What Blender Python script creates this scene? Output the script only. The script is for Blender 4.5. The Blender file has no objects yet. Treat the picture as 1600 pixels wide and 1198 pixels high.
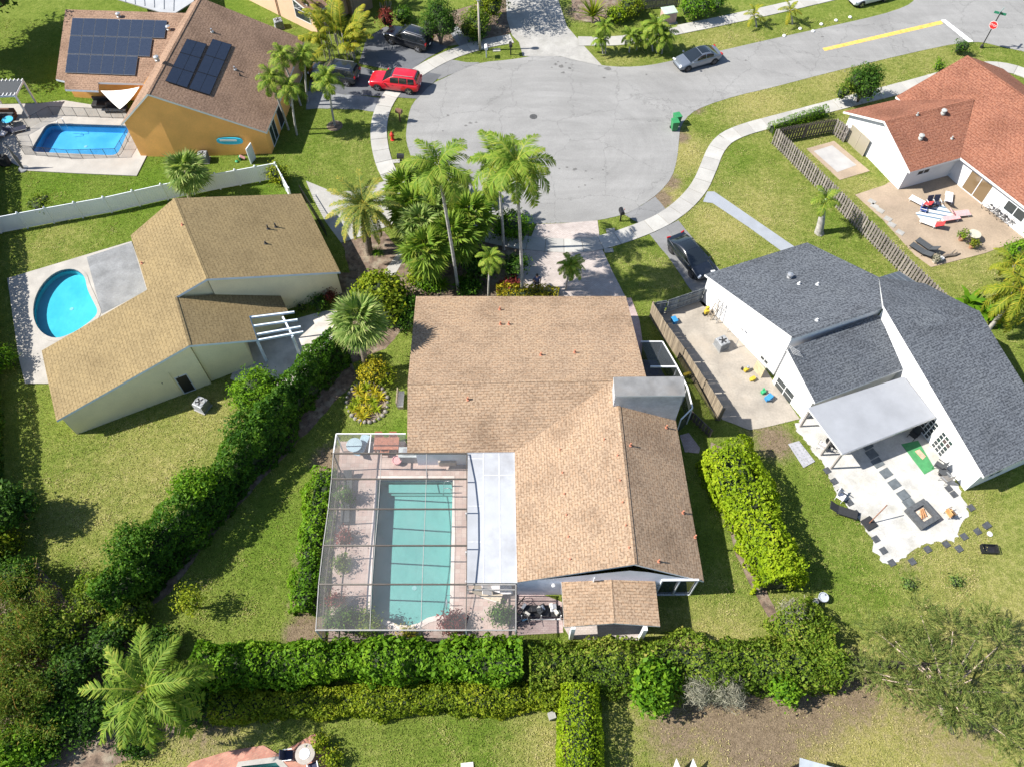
import bpy, bmesh, math, random
import numpy as np
from mathutils import Vector, Matrix, noise as mnoise
from mathutils.geometry import tessellate_polygon
random.seed(7); RNG = np.random.default_rng(7)
S = bpy.context.scene
COL = S.collection
R = math.radians
# ---------------------------------------------------------------- camera, sky, sun, exposure
CAM_H, PITCH, FPX = 49.0, R(57.3), 1240.0
cam_d = bpy.data.cameras.new('camera'); cam = bpy.data.objects.new('camera', cam_d); COL.objects.link(cam)
cam.location = (0, 0, CAM_H); cam.rotation_euler = (math.pi/2 - PITCH, 0, 0)
cam_d.sensor_width = 36; cam_d.lens = FPX/1600*36; cam_d.clip_end = 5000; cam_d.clip_start = 0.5
S.camera = cam
SUN_EL, SUN_AZ = R(45), R(3)          # light travels towards +x, turned SUN_AZ towards +y
w = bpy.data.worlds.new('World'); S.world = w; w.use_nodes = True
nt = w.node_tree; bg = nt.nodes['Background']
sky = nt.nodes.new('ShaderNodeTexSky'); sky.sky_type = 'NISHITA'; sky.sun_disc = False
sky.sun_elevation = SUN_EL; sky.sun_rotation = math.atan2(-math.cos(SUN_AZ), -math.sin(SUN_AZ)) % (2*math.pi)
sky.air_density = 1.0; sky.dust_density = 0.6; sky.ozone_density = 1.2
nt.links.new(sky.outputs[0], bg.inputs[0]); bg.inputs[1].default_value = 0.082
sd = bpy.data.lights.new('sun', 'SUN'); sd.energy = 4.6; sd.angle = R(0.53); sd.color = (1.0, 0.955, 0.88)
sun = bpy.data.objects.new('sun', sd); COL.objects.link(sun); sun.location = (-40, 20, 80)
ldir = Vector((math.cos(SUN_AZ)*math.cos(SUN_EL), math.sin(SUN_AZ)*math.cos(SUN_EL), -math.sin(SUN_EL)))
sun.rotation_euler = ldir.to_track_quat('-Z', 'Y').to_euler()
vs = S.view_settings; vs.view_transform = 'Standard'; vs.look = 'None'; vs.gamma = 1.0; vs.exposure = 1.2
vs.use_curve_mapping = False
S.cycles.use_denoising = True; S.cycles.max_bounces = 6; S.cycles.transparent_max_bounces = 24
S.cycles.diffuse_bounces = 3; S.cycles.glossy_bounces = 3; S.cycles.caustics_reflective = False; S.cycles.caustics_refractive = False
S.cycles.sample_clamp_indirect = 6

# ---------------------------------------------------------------- survey: photo point + height -> place
_c, _s = math.cos(PITCH), math.sin(PITCH)
def ray(x, y):
    a = (x-800)/FPX; b = (599-y)/FPX
    return Vector((a, b*_s+_c, b*_c-_s))
def G(x, y, z=0.0):
    d = ray(x, y); t = (z-CAM_H)/d.z
    return Vector((d.x*t, d.y*t, z))
def on_plane(x, y, p0, p1, p2):
    n = (p1-p0).cross(p2-p0); d = ray(x, y); o = Vector((0, 0, CAM_H))
    return o + d*((p0-o).dot(n)/d.dot(n))
def foot_of(x, y, z):
    v = G(x, y, z); return Vector((v.x, v.y, 0))

# ---------------------------------------------------------------- objects
def put(o, parent=None):
    COL.objects.link(o)
    if parent is not None: o.parent = parent
    return o
def tag(o, label=None, cat=None, group=None, kind=None):
    if label: o['label'] = label
    if cat: o['category'] = cat
    if group: o['group'] = group
    if kind: o['kind'] = kind
    return o
def thing(name, label, cat, loc=(0, 0, 0), rz=0, group=None):
    o = bpy.data.objects.new(name, None); put(o); o.empty_display_size = .2
    o.location = loc; o.rotation_euler = (0, 0, rz)
    return tag(o, label, cat, group)
def copy_tree(o, parent=None):
    c = o.copy(); COL.objects.link(c); c.parent = parent
    for ch in o.children: copy_tree(ch, c)
    return c

class MB:
    def __init__(s): s.V = []; s.F = []; s.M = []
    def add(s, vs, fs, mi=0):
        b = len(s.V); s.V += [tuple(v) for v in vs]
        for f in fs: s.F.append(tuple(b+i for i in f)); s.M.append(mi)
        return s
    def poly(s, pts, mi=0): return s.add(pts, [tuple(range(len(pts)))], mi)
    def slab(s, pts, th=.15, mt=0, ms=1, mb=None):
        n = len(pts); pts = [Vector(p) for p in pts]
        nz = sum(((pts[i].x*pts[(i+1) % n].y-pts[(i+1) % n].x*pts[i].y) for i in range(n)))
        if nz < 0: pts = pts[::-1]
        lo = [p-Vector((0, 0, th)) for p in pts]
        s.add(pts, [tuple(range(n))], mt); s.add(lo, [tuple(range(n))[::-1]], ms if mb is None else mb)
        for i in range(n):
            j = (i+1) % n; s.add([pts[i], lo[i], lo[j], pts[j]], [(0, 1, 2, 3)], ms)
        return s
    def box(s, c, size, rz=0, mi=0, rx=0, ry=0):
        m = Matrix.Rotation(rz, 3, 'Z') @ Matrix.Rotation(ry, 3, 'Y') @ Matrix.Rotation(rx, 3, 'X'); c = Vector(c); h = Vector(size)/2
        vs = [c + m @ Vector((sx*h.x, sy*h.y, sz*h.z)) for sz in (-1, 1) for sy in (-1, 1) for sx in (-1, 1)]
        return s.add(vs, [(0, 2, 3, 1), (4, 5, 7, 6), (0, 1, 5, 4), (2, 6, 7, 3), (0, 4, 6, 2), (1, 3, 7, 5)], mi)
    def bar(s, p, q, wd, ht, mi=0):
        p = Vector(p); q = Vector(q); d = (q-p).normalized(); up = Vector((0, 0, 1))
        if abs(d.z) > .98: up = Vector((0, 1, 0))
        sd_ = d.cross(up).normalized(); u2 = sd_.cross(d)
        vs = [a + sd_*(x*wd/2) + u2*(z*ht/2) for a in (p, q) for x, z in ((-1, -1), (1, -1), (1, 1), (-1, 1))]
        return s.add(vs, [(3, 2, 1, 0), (4, 5, 6, 7), (0, 1, 5, 4), (1, 2, 6, 5), (2, 3, 7, 6), (3, 0, 4, 7)], mi)
    def path(s, pts, rads, n=8, mi=0, cap=True):
        pts = [Vector(p) for p in pts]; rings = []
        for i, p in enumerate(pts):
            d = (pts[min(i+1, len(pts)-1)]-pts[max(i-1, 0)]).normalized()
            a = d.cross(Vector((1, 0, 0)) if abs(d.x) < .9 else Vector((0, 1, 0))).normalized(); b = d.cross(a)
            r = rads[i] if isinstance(rads, (list, tuple)) else rads
            rings.append([p + a*(r*math.cos(2*math.pi*k/n)) + b*(r*math.sin(2*math.pi*k/n)) for k in range(n)])
        vs = [v for rg in rings for v in rg]; fs = []
        for i in range(len(pts)-1):
            for k in range(n):
                k2 = (k+1) % n; fs.append((i*n+k, i*n+k2, (i+1)*n+k2, (i+1)*n+k))
        if cap: fs += [tuple(range(n))[::-1], tuple(range((len(pts)-1)*n, len(pts)*n))]
        return s.add(vs, fs, mi)
    def tube(s, p, q, r0, r1=None, n=8, mi=0): return s.path([p, q], [r0, r0 if r1 is None else r1], n, mi)
    def lathe(s, prof, n=12, c=(0, 0, 0), mi=0):
        c = Vector(c); vs = []; fs = []
        for r, z in prof:
            for k in range(n): vs.append(c+Vector((r*math.cos(2*math.pi*k/n), r*math.sin(2*math.pi*k/n), z)))
        for i in range(len(prof)-1):
            for k in range(n):
                k2 = (k+1) % n; fs.append((i*n+k, i*n+k2, (i+1)*n+k2, (i+1)*n+k))
        fs += [tuple(range(n))[::-1], tuple(range((len(prof)-1)*n, len(prof)*n))]
        return s.add(vs, fs, mi)
    def tess(s, outer, holes, z, mi=0):
        loops = [[Vector((p[0], p[1], 0)) for p in outer]] + [[Vector((p[0], p[1], 0)) for p in h] for h in holes]
        flat = [p for l in loops for p in l]
        tris = tessellate_polygon(loops); vs = [(p.x, p.y, z) for p in flat]; fs = []
        for a, b, c in tris:
            n = (flat[b]-flat[a]).cross(flat[c]-flat[a]).z
            fs.append((a, b, c) if n > 0 else (a, c, b))
        return s.add(vs, fs, mi)
    def skirt(s, loop, z0, z1, mi=0):
        n = len(loop)
        for i in range(n):
            j = (i+1) % n; a, b = loop[i], loop[j]
            s.add([(a[0], a[1], z1), (a[0], a[1], z0), (b[0], b[1], z0), (b[0], b[1], z1)], [(0, 1, 2, 3)], mi)
        return s
    def build(s, name, mats, parent=None, smooth=False, local=False, bevel=0, uvrot=0):
        me = bpy.data.meshes.new(name)
        off = Vector((0, 0, 0))
        if parent is not None and not local:
            p = parent
            while p is not None: off += p.location; p = p.parent
        V = [(v[0]-off.x, v[1]-off.y, v[2]-off.z) for v in s.V] if not local else s.V
        me.from_pydata(V, [], s.F)
        if not isinstance(mats, (list, tuple)): mats = [mats]
        for m in mats: me.materials.append(m)
        for p, mi in zip(me.polygons, s.M): p.material_index = min(mi, len(mats)-1); p.use_smooth = smooth
        uv = me.uv_layers.new(name='UVMap').data; cr, sr = math.cos(uvrot), math.sin(uvrot)
        for p in me.polygons:
            n = p.normal
            if abs(n.z) > .985: u, v = Vector((cr, sr, 0)), Vector((-sr, cr, 0))
            else:
                u = Vector((-n.y, n.x, 0)).normalized(); v = n.cross(u)
            for li in p.loop_indices:
                co = Vector(s.V[me.loops[li].vertex_index]); uv[li].uv = (co.dot(u), co.dot(v))
        o = bpy.data.objects.new(name, me); put(o, parent)
        if bevel:
            b = o.modifiers.new('bevel', 'BEVEL'); b.width = bevel; b.segments = 2; b.limit_method = 'ANGLE'; b.angle_limit = R(35)
        return o
def B(): return MB()
def inst(src, name, parent, loc, rot=(0, 0, 0), sc=(1, 1, 1)):
    o = bpy.data.objects.new(name, src.data if hasattr(src, 'data') else src); put(o, parent)
    o.location = loc; o.rotation_euler = rot; o.scale = sc; return o

# ---------------------------------------------------------------- materials
def newmat(name):
    m = bpy.data.materials.new(name); m.use_nodes = True; t = m.node_tree
    return m, t, t.nodes['Principled BSDF']
def nd(t, typ, **kw):
    n = t.nodes.new(typ)
    for k, v in kw.items():
        if k in n.inputs: n.inputs[k].default_value = v
        else: setattr(n, k, v)
    return n
def c4(c): return (c[0], c[1], c[2], 1)
def ramp(t, src, stops):
    r = nd(t, 'ShaderNodeValToRGB'); e = r.color_ramp.elements
    while len(e) < len(stops): e.new(.5)
    for k, (p, c) in enumerate(stops): e[k].position = p; e[k].color = c4(c)
    t.links.new(src, r.inputs[0]); return r.outputs[0]
def coords(t, space):
    if space == 'world': return nd(t, 'ShaderNodeNewGeometry').outputs['Position']
    tc = nd(t, 'ShaderNodeTexCoord'); return tc.outputs['UV' if space == 'uv' else 'Object']
def tnoise(t, co, scale, detail=4, rough=.55):
    n = nd(t, 'ShaderNodeTexNoise', Scale=scale, Detail=detail, Roughness=rough); t.links.new(co, n.inputs['Vector']); return n.outputs['Fac']
def mixc(t, f, a, b, mode='MIX'):
    m = nd(t, 'ShaderNodeMix', data_type='RGBA', blend_type=mode)
    for k, v in (('Factor', f), ('A', a), ('B', b)):
        i = [q for q in m.inputs if q.name == k and (q.type == ('VALUE' if k == 'Factor' else 'RGBA'))][0]
        if hasattr(v, 'links'): t.links.new(v, i)
        elif k == 'Factor': i.default_value = v
        else: i.default_value = c4(v)
    return [q for q in m.outputs if q.type == 'RGBA'][0]
def bump(t, b, h, dist=.02, st=1.0):
    n = nd(t, 'ShaderNodeBump', Distance=dist, Strength=st); t.links.new(h, n.inputs['Height']); t.links.new(n.outputs[0], b.inputs['Normal'])
MATS = {}
def plain(name, c, rough=.6, var=.12, sc=3.0, bmp=.0, metal=0, space='object', fine=40., spec=.5, dirt=None, dirtamt=.5):
    """base colour with a broad and a fine variation, optional blotchy dirt"""
    if name in MATS: return MATS[name]
    m, t, b = newmat(name); co = coords(t, space)
    n1 = tnoise(t, co, sc); n2 = tnoise(t, co, fine, 3)
    lo = [max(0, x*(1-var*1.6)) for x in c]; hi = [x*(1+var*1.2) for x in c]
    col = ramp(t, n1, [(.3, lo), (.7, hi)])
    f = ramp(t, n2, [(.3, (1-var,)*3), (.7, (1+var*.6,)*3)])
    col = mixc(t, 1.0, col, f, 'MULTIPLY')
    if dirt:
        d = ramp(t, tnoise(t, co, sc*.45, 6, .65), [(.5, (0, 0, 0)), (.68, (dirtamt,)*3)])
        col = mixc(t, d, col, dirt)
    t.links.new(col, b.inputs['Base Color']); b.inputs['Roughness'].default_value = rough; b.inputs['Metallic'].default_value = metal
    b.inputs['Specular IOR Level'].default_value = spec
    if bmp: bump(t, b, n2, bmp, .6)
    MATS[name] = m; return m
def shingle(name, c1, c2, c3, rw=.24, bw=.45, streak=.25):
    m, t, b = newmat(name); co = coords(t, 'uv')
    br = nd(t, 'ShaderNodeTexBrick', Scale=1.0); br.inputs['Brick Width'].default_value = bw; br.inputs['Row Height'].default_value = rw
    br.inputs['Mortar Size'].default_value = .018; br.inputs['Mortar Smooth'].default_value = .3; br.inputs['Bias'].default_value = 0
    br.inputs['Color1'].default_value = c4(c1); br.inputs['Color2'].default_value = c4(c2); br.inputs['Mortar'].default_value = c4([x*.48 for x in c1])
    br.offset = .5; t.links.new(co, br.inputs['Vector'])
    n = tnoise(t, co, 6.5, 2); col = mixc(t, ramp(t, n, [(.45, (0, 0, 0)), (.6, (.8, .8, .8))]), br.outputs['Color'], c3)
    big = tnoise(t, co, .35, 4); col = mixc(t, 1.0, col, ramp(t, big, [(.3, (1-streak, 1-streak*1.05, 1-streak*1.1)), (.5, (1, 1, 1)), (.72, (1.1, 1.09, 1.06))]), 'MULTIPLY')
    gr = tnoise(t, co, 45, 2); col = mixc(t, 1.0, col, ramp(t, gr, [(.25, (.72,)*3), (.75, (1.18,)*3)]), 'MULTIPLY')
    t.links.new(col, b.inputs['Base Color']); b.inputs['Roughness'].default_value = .95; b.inputs['Specular IOR Level'].default_value = .2
    bump(t, b, br.outputs['Fac'], .012, .8); b_ = t.nodes['Bump'] if 'Bump' in t.nodes else None
    if b_: b_.invert = True
    MATS[name] = m; return m
def brickmat(name, c1, c2, mortar, bw=.2, rh=.1, space='uv', rough=.85, var=.3, off=.5, ms=.008):
    m, t, b = newmat(name); co = coords(t, space)
    br = nd(t, 'ShaderNodeTexBrick', Scale=1.0); br.inputs['Brick Width'].default_value = bw; br.inputs['Row Height'].default_value = rh
    br.inputs['Mortar Size'].default_value = ms; br.inputs['Color1'].default_value = c4(c1); br.inputs['Color2'].default_value = c4(c2); br.inputs['Mortar'].default_value = c4(mortar)
    br.offset = off; t.links.new(co, br.inputs['Vector'])
    col = mixc(t, 1.0, br.outputs['Color'], ramp(t, tnoise(t, co, .9, 5), [(.3, (1-var,)*3), (.7, (1+var*.4,)*3)]), 'MULTIPLY')
    t.links.new(col, b.inputs['Base Color']); b.inputs['Roughness'].default_value = rough
    MATS[name] = m; return m
def leafmat(name, stops, trans=.35, rough=.5):
    """leaf colour picked by each leaf's own tint"""
    m, t, b = newmat(name); a = nd(t, 'ShaderNodeAttribute', attribute_name='tint')
    oi = nd(t, 'ShaderNodeObjectInfo')
    ad = nd(t, 'ShaderNodeMath', operation='MULTIPLY_ADD'); ad.inputs[1].default_value = .14; t.links.new(oi.outputs['Random'], ad.inputs[0]); t.links.new(a.outputs['Fac'], ad.inputs[2])
    k = len(stops); col = ramp(t, ad.outputs[0], [(i/(k-1), c) for i, c in enumerate(stops)])
    t.links.new(col, b.inputs['Base Color']); b.inputs['Roughness'].default_value = .6; b.inputs['Specular IOR Level'].default_value = .14
    tr = nd(t, 'ShaderNodeBsdfTranslucent'); t.links.new(mixc(t, 1.0, col, (1.25, 1.3, .6), 'MULTIPLY'), tr.inputs[0])
    mx = nd(t, 'ShaderNodeMixShader'); mx.inputs[0].default_value = trans
    t.links.new(b.outputs[0], mx.inputs[1]); t.links.new(tr.outputs[0], mx.inputs[2]); t.links.new(mx.outputs[0], t.nodes['Material Output'].inputs[0])
    MATS[name] = m; return m
def glassmat(name, c, rough=.06):
    m, t, b = newmat(name); b.inputs['Base Color'].default_value = c4(c); b.inputs['Roughness'].default_value = rough; b.inputs['Specular IOR Level'].default_value = .9
    MATS[name] = m; return m
def carpaint(name, c, metal=.0, rough=.25):
    m, t, b = newmat(name); co = coords(t, 'object')
    col = mixc(t, ramp(t, tnoise(t, co, 1.7, 5), [(.45, (0, 0, 0)), (.75, (.18,)*3)]), c, [x*.6+.06 for x in c])
    t.links.new(col, b.inputs['Base Color']); b.inputs['Roughness'].default_value = rough; b.inputs['Metallic'].default_value = metal; b.inputs['Coat Weight'].default_value = .8; b.inputs['Coat Roughness'].default_value = .06
    MATS[name] = m; return m
def watermat(name, tint, deep=.25):
    m, t, b = newmat(name); out = t.nodes['Material Output']
    tr = nd(t, 'ShaderNodeBsdfTransparent'); tr.inputs[0].default_value = c4(tint)
    gl = nd(t, 'ShaderNodeBsdfGlossy', Roughness=.04)
    fr = nd(t, 'ShaderNodeFresnel', IOR=1.33); mx = nd(t, 'ShaderNodeMixShader')
    co = coords(t, 'world'); bp = nd(t, 'ShaderNodeBump', Distance=.05, Strength=.3); t.links.new(tnoise(t, co, 2.3, 4), bp.inputs['Height'])
    t.links.new(bp.outputs[0], gl.inputs['Normal']); t.links.new(bp.outputs[0], fr.inputs['Normal'])
    t.links.new(fr.outputs[0], mx.inputs[0]); t.links.new(tr.outputs[0], mx.inputs[1]); t.links.new(gl.outputs[0], mx.inputs[2]); t.links.new(mx.outputs[0], out.inputs[0])
    MATS[name] = m; return m
def poolfloor(name, c, c2):
    m, t, b = newmat(name); co = coords(t, 'world')
    col = ramp(t, tnoise(t, co, .5, 3), [(.3, c), (.7, c2)])
    t.links.new(col, b.inputs['Base Color']); b.inputs['Roughness'].default_value = .5
    MATS[name] = m; return m
def screenmat(name, c, op):
    m, t, b = newmat(name); out = t.nodes['Material Output']; co = coords(t, 'world')
    tr = nd(t, 'ShaderNodeBsdfTransparent'); mx = nd(t, 'ShaderNodeMixShader')
    b.inputs['Base Color'].default_value = c4(c); b.inputs['Roughness'].default_value = .5; b.inputs['Specular IOR Level'].default_value = .6
    f = ramp(t, tnoise(t, co, .6, 3), [(.3, (op*.8,)*3), (.7, (op*1.25,)*3)]); t.links.new(f, mx.inputs[0])
    t.links.new(tr.outputs[0], mx.inputs[1]); t.links.new(b.outputs[0], mx.inputs[2]); t.links.new(mx.outputs[0], out.inputs[0])
    MATS[name] = m; return m

M_white = plain('white_paint', (.66, .66, .65), .5, .04, .8, dirt=(.55, .53, .5), dirtamt=.3)
M_trim = plain('trim_white', (.60, .62, .64), .5, .05, 1.2)
M_vinyl = plain('vinyl_white', (.66, .69, .72), .35, .03, .6)
M_dark = plain('dark_plastic', (.02, .02, .022), .5, .2, 4)
M_blackmetal = plain('black_metal', (.025, .025, .028), .4, .2, 5, metal=.3)
M_steel = plain('brushed_steel', (.5, .5, .5), .35, .1, 6, metal=.7)
M_conc = plain('concrete', (.31, .30, .28), .9, .13, .7, .004, space='world', fine=9, dirt=(.25, .24, .21), dirtamt=.5)
M_conc_grey = plain('concrete_grey', (.185, .19, .195), .9, .16, .9, .004, space='world', fine=8, dirt=(.2, .2, .2), dirtamt=.5)
M_deck = plain('pool_deck', (.325, .305, .275), .85, .10, .8, .003, space='world', fine=12, dirt=(.30, .27, .235), dirtamt=.4)
M_glass = glassmat('window_glass', (.03, .04, .045), .05)
M_glass_lt = glassmat('curtained_glass', (.28, .25, .19), .15)
M_bark = plain('bark', (.17, .13, .10), .95, .3, 5, .02, fine=25)
M_palmtrunk = plain('palm_trunk', (.36, .34, .31), .9, .22, 4, .01, fine=22)
M_palmrough = plain('rough_palm_trunk', (.20, .16, .12), .95, .35, 6, .03, fine=18)
M_core = plain('foliage_core', (.022, .036, .012), .95, .4, 5, .03, fine=14)  # solid core: the dim inside of the foliage is put into its dark colour
M_mulch = plain('mulch', (.15, .105, .075), .98, .35, 2.5, .02, space='world', fine=18, dirt=(.3, .27, .2), dirtamt=.6)
M_gravel = plain('white_gravel', (.42, .41, .385), .95, .14, 1.1, .01, space='world', fine=14, dirt=(.25, .235, .18), dirtamt=.5)
M_acgrey = plain('ac_grey', (.28, .29, .30), .55, .12, 4, metal=.2)
M_rubber = plain('tyre_rubber', (.018, .018, .018), .85, .2, 6)
# ================================================================ the setting
def gp(pts, z=0.0): return [G(x, y, z) for x, y in pts]
def struct(o): o['kind'] = 'structure'; return o
def smooth_loop(pts, it=2, closed=True):
    pts = [Vector(p) for p in pts]
    for _ in range(it):
        q = []; n = len(pts)
        for i in range(n if closed else n-1):
            a, b = pts[i], pts[(i+1) % n]; q += [a*.75+b*.25, a*.25+b*.75]
        if not closed: q = [pts[0]]+q+[pts[-1]]
        pts = q
    return pts
def ragged(pts, step=.35, amp=.07, fr=1.3):
    out = []; n = len(pts)
    for i in range(n):
        a, b = Vector(pts[i]), Vector(pts[(i+1) % n]); k = max(1, int((b-a).length/step))
        for j in range(k):
            p = a.lerp(b, j/k); v = mnoise.noise_vector(Vector((p.x*fr, p.y*fr, 3)))
            out.append(Vector((p.x+v.x*amp, p.y+v.y*amp, p.z)))
    return out
# pool outlines (photo survey of the water's edge)
POOL_MAIN = gp([(590, 750), (708, 750), (706, 850), (703, 962), (684, 962), (668, 966), (655, 974), (640, 978), (622, 977), (606, 970), (577, 967), (583, 860)])
def round_corners(pts, r=.5):
    out = []; n = len(pts)
    for i in range(n):
        p = pts[i]; a = p.lerp(pts[i-1], min(.45, r/(p-pts[i-1]).length)); b = p.lerp(pts[(i+1) % n], min(.45, r/(p-pts[(i+1) % n]).length))
        for k in range(5): t = k/4; out.append(a*(1-t)**2+p*2*t*(1-t)+b*t*t)
    return out
POOL_ORANGE = round_corners(gp([(74, 194), (206, 198), (184, 245), (47, 239)]), .7)
POOL_YELLOW = smooth_loop(gp([(50, 490), (58, 455), (84, 426), (116, 419), (134, 432), (137, 452), (147, 472), (156, 490), (140, 506), (112, 524), (84, 532), (60, 518)]), 2)
POOL_CORNER = gp([(378, 1196), (432, 1190), (470, 1230), (440, 1290), (340, 1290)])
POOLS = [POOL_MAIN, POOL_ORANGE, POOL_YELLOW, POOL_CORNER]
def inside(p, loop):
    c = False; n = len(loop); j = n-1
    for i in range(n):
        a, b = loop[i], loop[j]
        if (a[1] > p[1]) != (b[1] > p[1]) and p[0] < (b[0]-a[0])*(p[1]-a[1])/(b[1]-a[1])+a[0]: c = not c
        j = i
    return c
def near_loop(p, loop):
    best = 1e9; n = len(loop)
    for i in range(n):
        a = loop[i]; b = loop[(i+1) % n]; ex, ey = b[0]-a[0], b[1]-a[1]
        L = ex*ex+ey*ey+1e-9; t = max(0, min(1, ((p[0]-a[0])*ex+(p[1]-a[1])*ey)/L))
        best = min(best, math.hypot(p[0]-a[0]-t*ex, p[1]-a[1]-t*ey))
    return best
# lawn character: (photo x, y, radius m, dryness) and bare-earth spots
DRY = [(1500, 860, 7, .55), (1450, 760, 6, .35), (1570, 1000, 7, .7), (1380, 800, 5, .15), (240, 730, 6, .55), (330, 650, 4, .6), (150, 790, 5, .45),
       (1290, 240, 5, .45), (1180, 330, 6, .55), (1130, 350, 4, .75), (1150, 270, 6, .2), (1300, 120, 8, .6), (1190, 160, 5, .75), (1070, 240, 3, .9), (1040, 300, 2, .9),
       (1450, 85, 6, .45), (1130, 70, 6, .5), (960, 95, 4, .4), (1560, 190, 3, .3), (1350, 300, 4, .5), (1480, 400, 6, .55), (90, 380, 4, .35), (880, 1130, 3, .5),
       (860, 1170, 3, .7), (700, 1150, 6, .15), (1130, 1090, 6, 1.), (1200, 1150, 7, 1.), (1290, 1130, 5, 1.), (1400, 1120, 6, .75), (1480, 1180, 6, .8), (380, 960, 5, .1),
       (1110, 970, 3, .35), (150, 1170, 5, .7), (330, 1160, 4, .6), (540, 230, 4, .25), (480, 240, 4, .1), (650, 650, 2, 0), (990, 400, 2, .3), (1040, 430, 3, .35), (1340, 985, 4, .25)]
EARTH = [(1120, 1100, 4, .8), (1180, 1140, 4, .9), (1060, 1140, 3, .7), (1260, 1100, 3.5, .8), (1330, 1080, 3, .75), (1200, 1120, 1.6, 1.2), (1230, 1160, 3, .5), (470, 990, 1.3, 1.), (515, 720, 1.6, .9), (490, 870, 1.6, .8), (478, 940, 1.4, .8),
         (1440, 1120, 4, .5), (1500, 1150, 4, .5), (1065, 215, 1., .9), (1048, 285, 1.3, .8), (1030, 312, 1.3, 1.1), (1090, 172, 1., .7), (1210, 690, 2., .8), (1180, 660, 1.6, .7), (700, 1175, 1.2, .2), (890, 1150, 1.2, .8),
         (150, 1130, 4, .6), (320, 1130, 3, .6), (1420, 880, 2.5, .4), (1330, 860, 1., .2), (450, 100, 2, .7), (430, 55, 3, .4), (760, 45, 3, .8), (905, 20, 2, .8), (500, 975, .8, 1)]
LUSH = [(150, 100, 9, .9), (330, 40, 6, .8), (240, 290, 6, .8), (200, 330, 4, .6), (90, 290, 4, .8), (1210, 1000, 4, .4), (1100, 980, 4, .5), (440, 850, 4, .6), (620, 690, 2, .9), (480, 230, 4, .4), (420, 300, 3, .7), (760, 1160, 4, .5), (300, 330, 4, .6), (1300, 350, 3, .4), (1140, 250, 2, .6), (1340, 900, 4, .5), (1300, 800, 3, .4)]
def field(lst):
    return np.array([[*G(x, y)[:2], r, a] for x, y, r, a in lst])
def evalf(F, X, Y):
    v = np.zeros_like(X)
    for cx, cy, r, a in F: v = np.maximum(v, a*np.exp(-(((X-cx)**2+(Y-cy)**2)/(r*r))))
    return v
def make_ground():
    xs = np.concatenate([np.array([-1500, -600, -250, -120, -80]), np.arange(-62, 62.01, .5), np.array([80, 120, 250, 600, 1500])])
    ys = np.concatenate([np.array([-1200, -400, -120, -50, -20]), np.arange(-4, 92.01, .5), np.array([110, 150, 250, 600, 1800])])
    nx, ny = len(xs), len(ys); X, Y = np.meshgrid(xs, ys); P = np.stack([X.ravel(), Y.ravel(), np.zeros(nx*ny)], 1)
    idx = np.arange(nx*ny).reshape(ny, nx)
    F = np.stack([idx[:-1, :-1], idx[:-1, 1:], idx[1:, 1:], idx[1:, :-1]], -1).reshape(-1, 4)
    cen = P[F].mean(1); keep = np.ones(len(F), bool)
    for lp in POOLS:
        a = np.array([[p[0], p[1]] for p in lp]); mn, mx = a.min(0)-1, a.max(0)+1
        for i in np.where((cen[:, 0] > mn[0]) & (cen[:, 0] < mx[0]) & (cen[:, 1] > mn[1]) & (cen[:, 1] < mx[1]))[0]:
            if inside(cen[i], lp) or near_loop(cen[i], lp) < .36: keep[i] = False
    F = F[keep]
    me = bpy.data.meshes.new('ground'); me.from_pydata(P.tolist(), [], F.tolist())
    for nm, L in (('dry', DRY), ('earth', EARTH), ('lush', LUSH)):
        at = me.attributes.new(nm, 'FLOAT', 'POINT'); at.data.foreach_set('value', evalf(field(L), P[:, 0], P[:, 1]).astype(np.float32))
    o = bpy.data.objects.new('ground', me); put(o); struct(o); tag(o, 'mown green and patchy yellow lawns around the houses', 'lawn')
    m, t, b = newmat('lawn_grass'); co = coords(t, 'world')
    at = lambda n: nd(t, 'ShaderNodeAttribute', attribute_name=n).outputs['Fac']
    def madd(a, k, c):
        q = nd(t, 'ShaderNodeMath', operation='MULTIPLY_ADD'); t.links.new(a, q.inputs[0]); q.inputs[1].default_value = k
        if hasattr(c, 'links'): t.links.new(c, q.inputs[2])
        else: q.inputs[2].default_value = c
        return q.outputs[0]
    n_mid = tnoise(t, co, .55, 6, .68); n_fine = tnoise(t, co, 2.6, 6, .75); n_gr = tnoise(t, co, 11, 4, .75)
    base = ramp(t, madd(n_fine, .9, madd(n_mid, .5, -.2)), [(.22, (.058, .094, .014)), (.5, (.140, .182, .034)), (.8, (.245, .262, .075))])
    lush = ramp(t, n_fine, [(.22, (.034, .092, .006)), (.75, (.115, .205, .016))])
    col = mixc(t, madd(at('lush'), .9, 0), base, lush)
    dry = ramp(t, n_fine, [(.25, (.17, .165, .045)), (.5, (.27, .25, .085)), (.75, (.36, .32, .15))])
    dm = ramp(t, madd(n_fine, .75, madd(n_mid, .8, madd(at('dry'), 1.0, -.80))), [(.12, (0, 0, 0)), (.75, (1, 1, 1))])
    col = mixc(t, dm, col, dry)
    ear = ramp(t, n_fine, [(.25, (.105, .078, .05)), (.75, (.26, .20, .14))])
    em = ramp(t, madd(n_fine, .8, madd(at('earth'), 1.0, -.62)), [(.1, (0, 0, 0)), (.45, (1, 1, 1))])
    col = mixc(t, em, col, ear)
    col = mixc(t, 1.0, col, ramp(t, n_gr, [(.3, (.42, .42, .42)), (.7, (1.42, 1.42, 1.36))]), 'MULTIPLY')
    t.links.new(col, b.inputs['Base Color']); b.inputs['Roughness'].default_value = .95; b.inputs['Specular IOR Level'].default_value = .04
    bump(t, b, n_gr, .09, .9)
    me.materials.append(m); return o
ground = make_ground()

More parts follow.
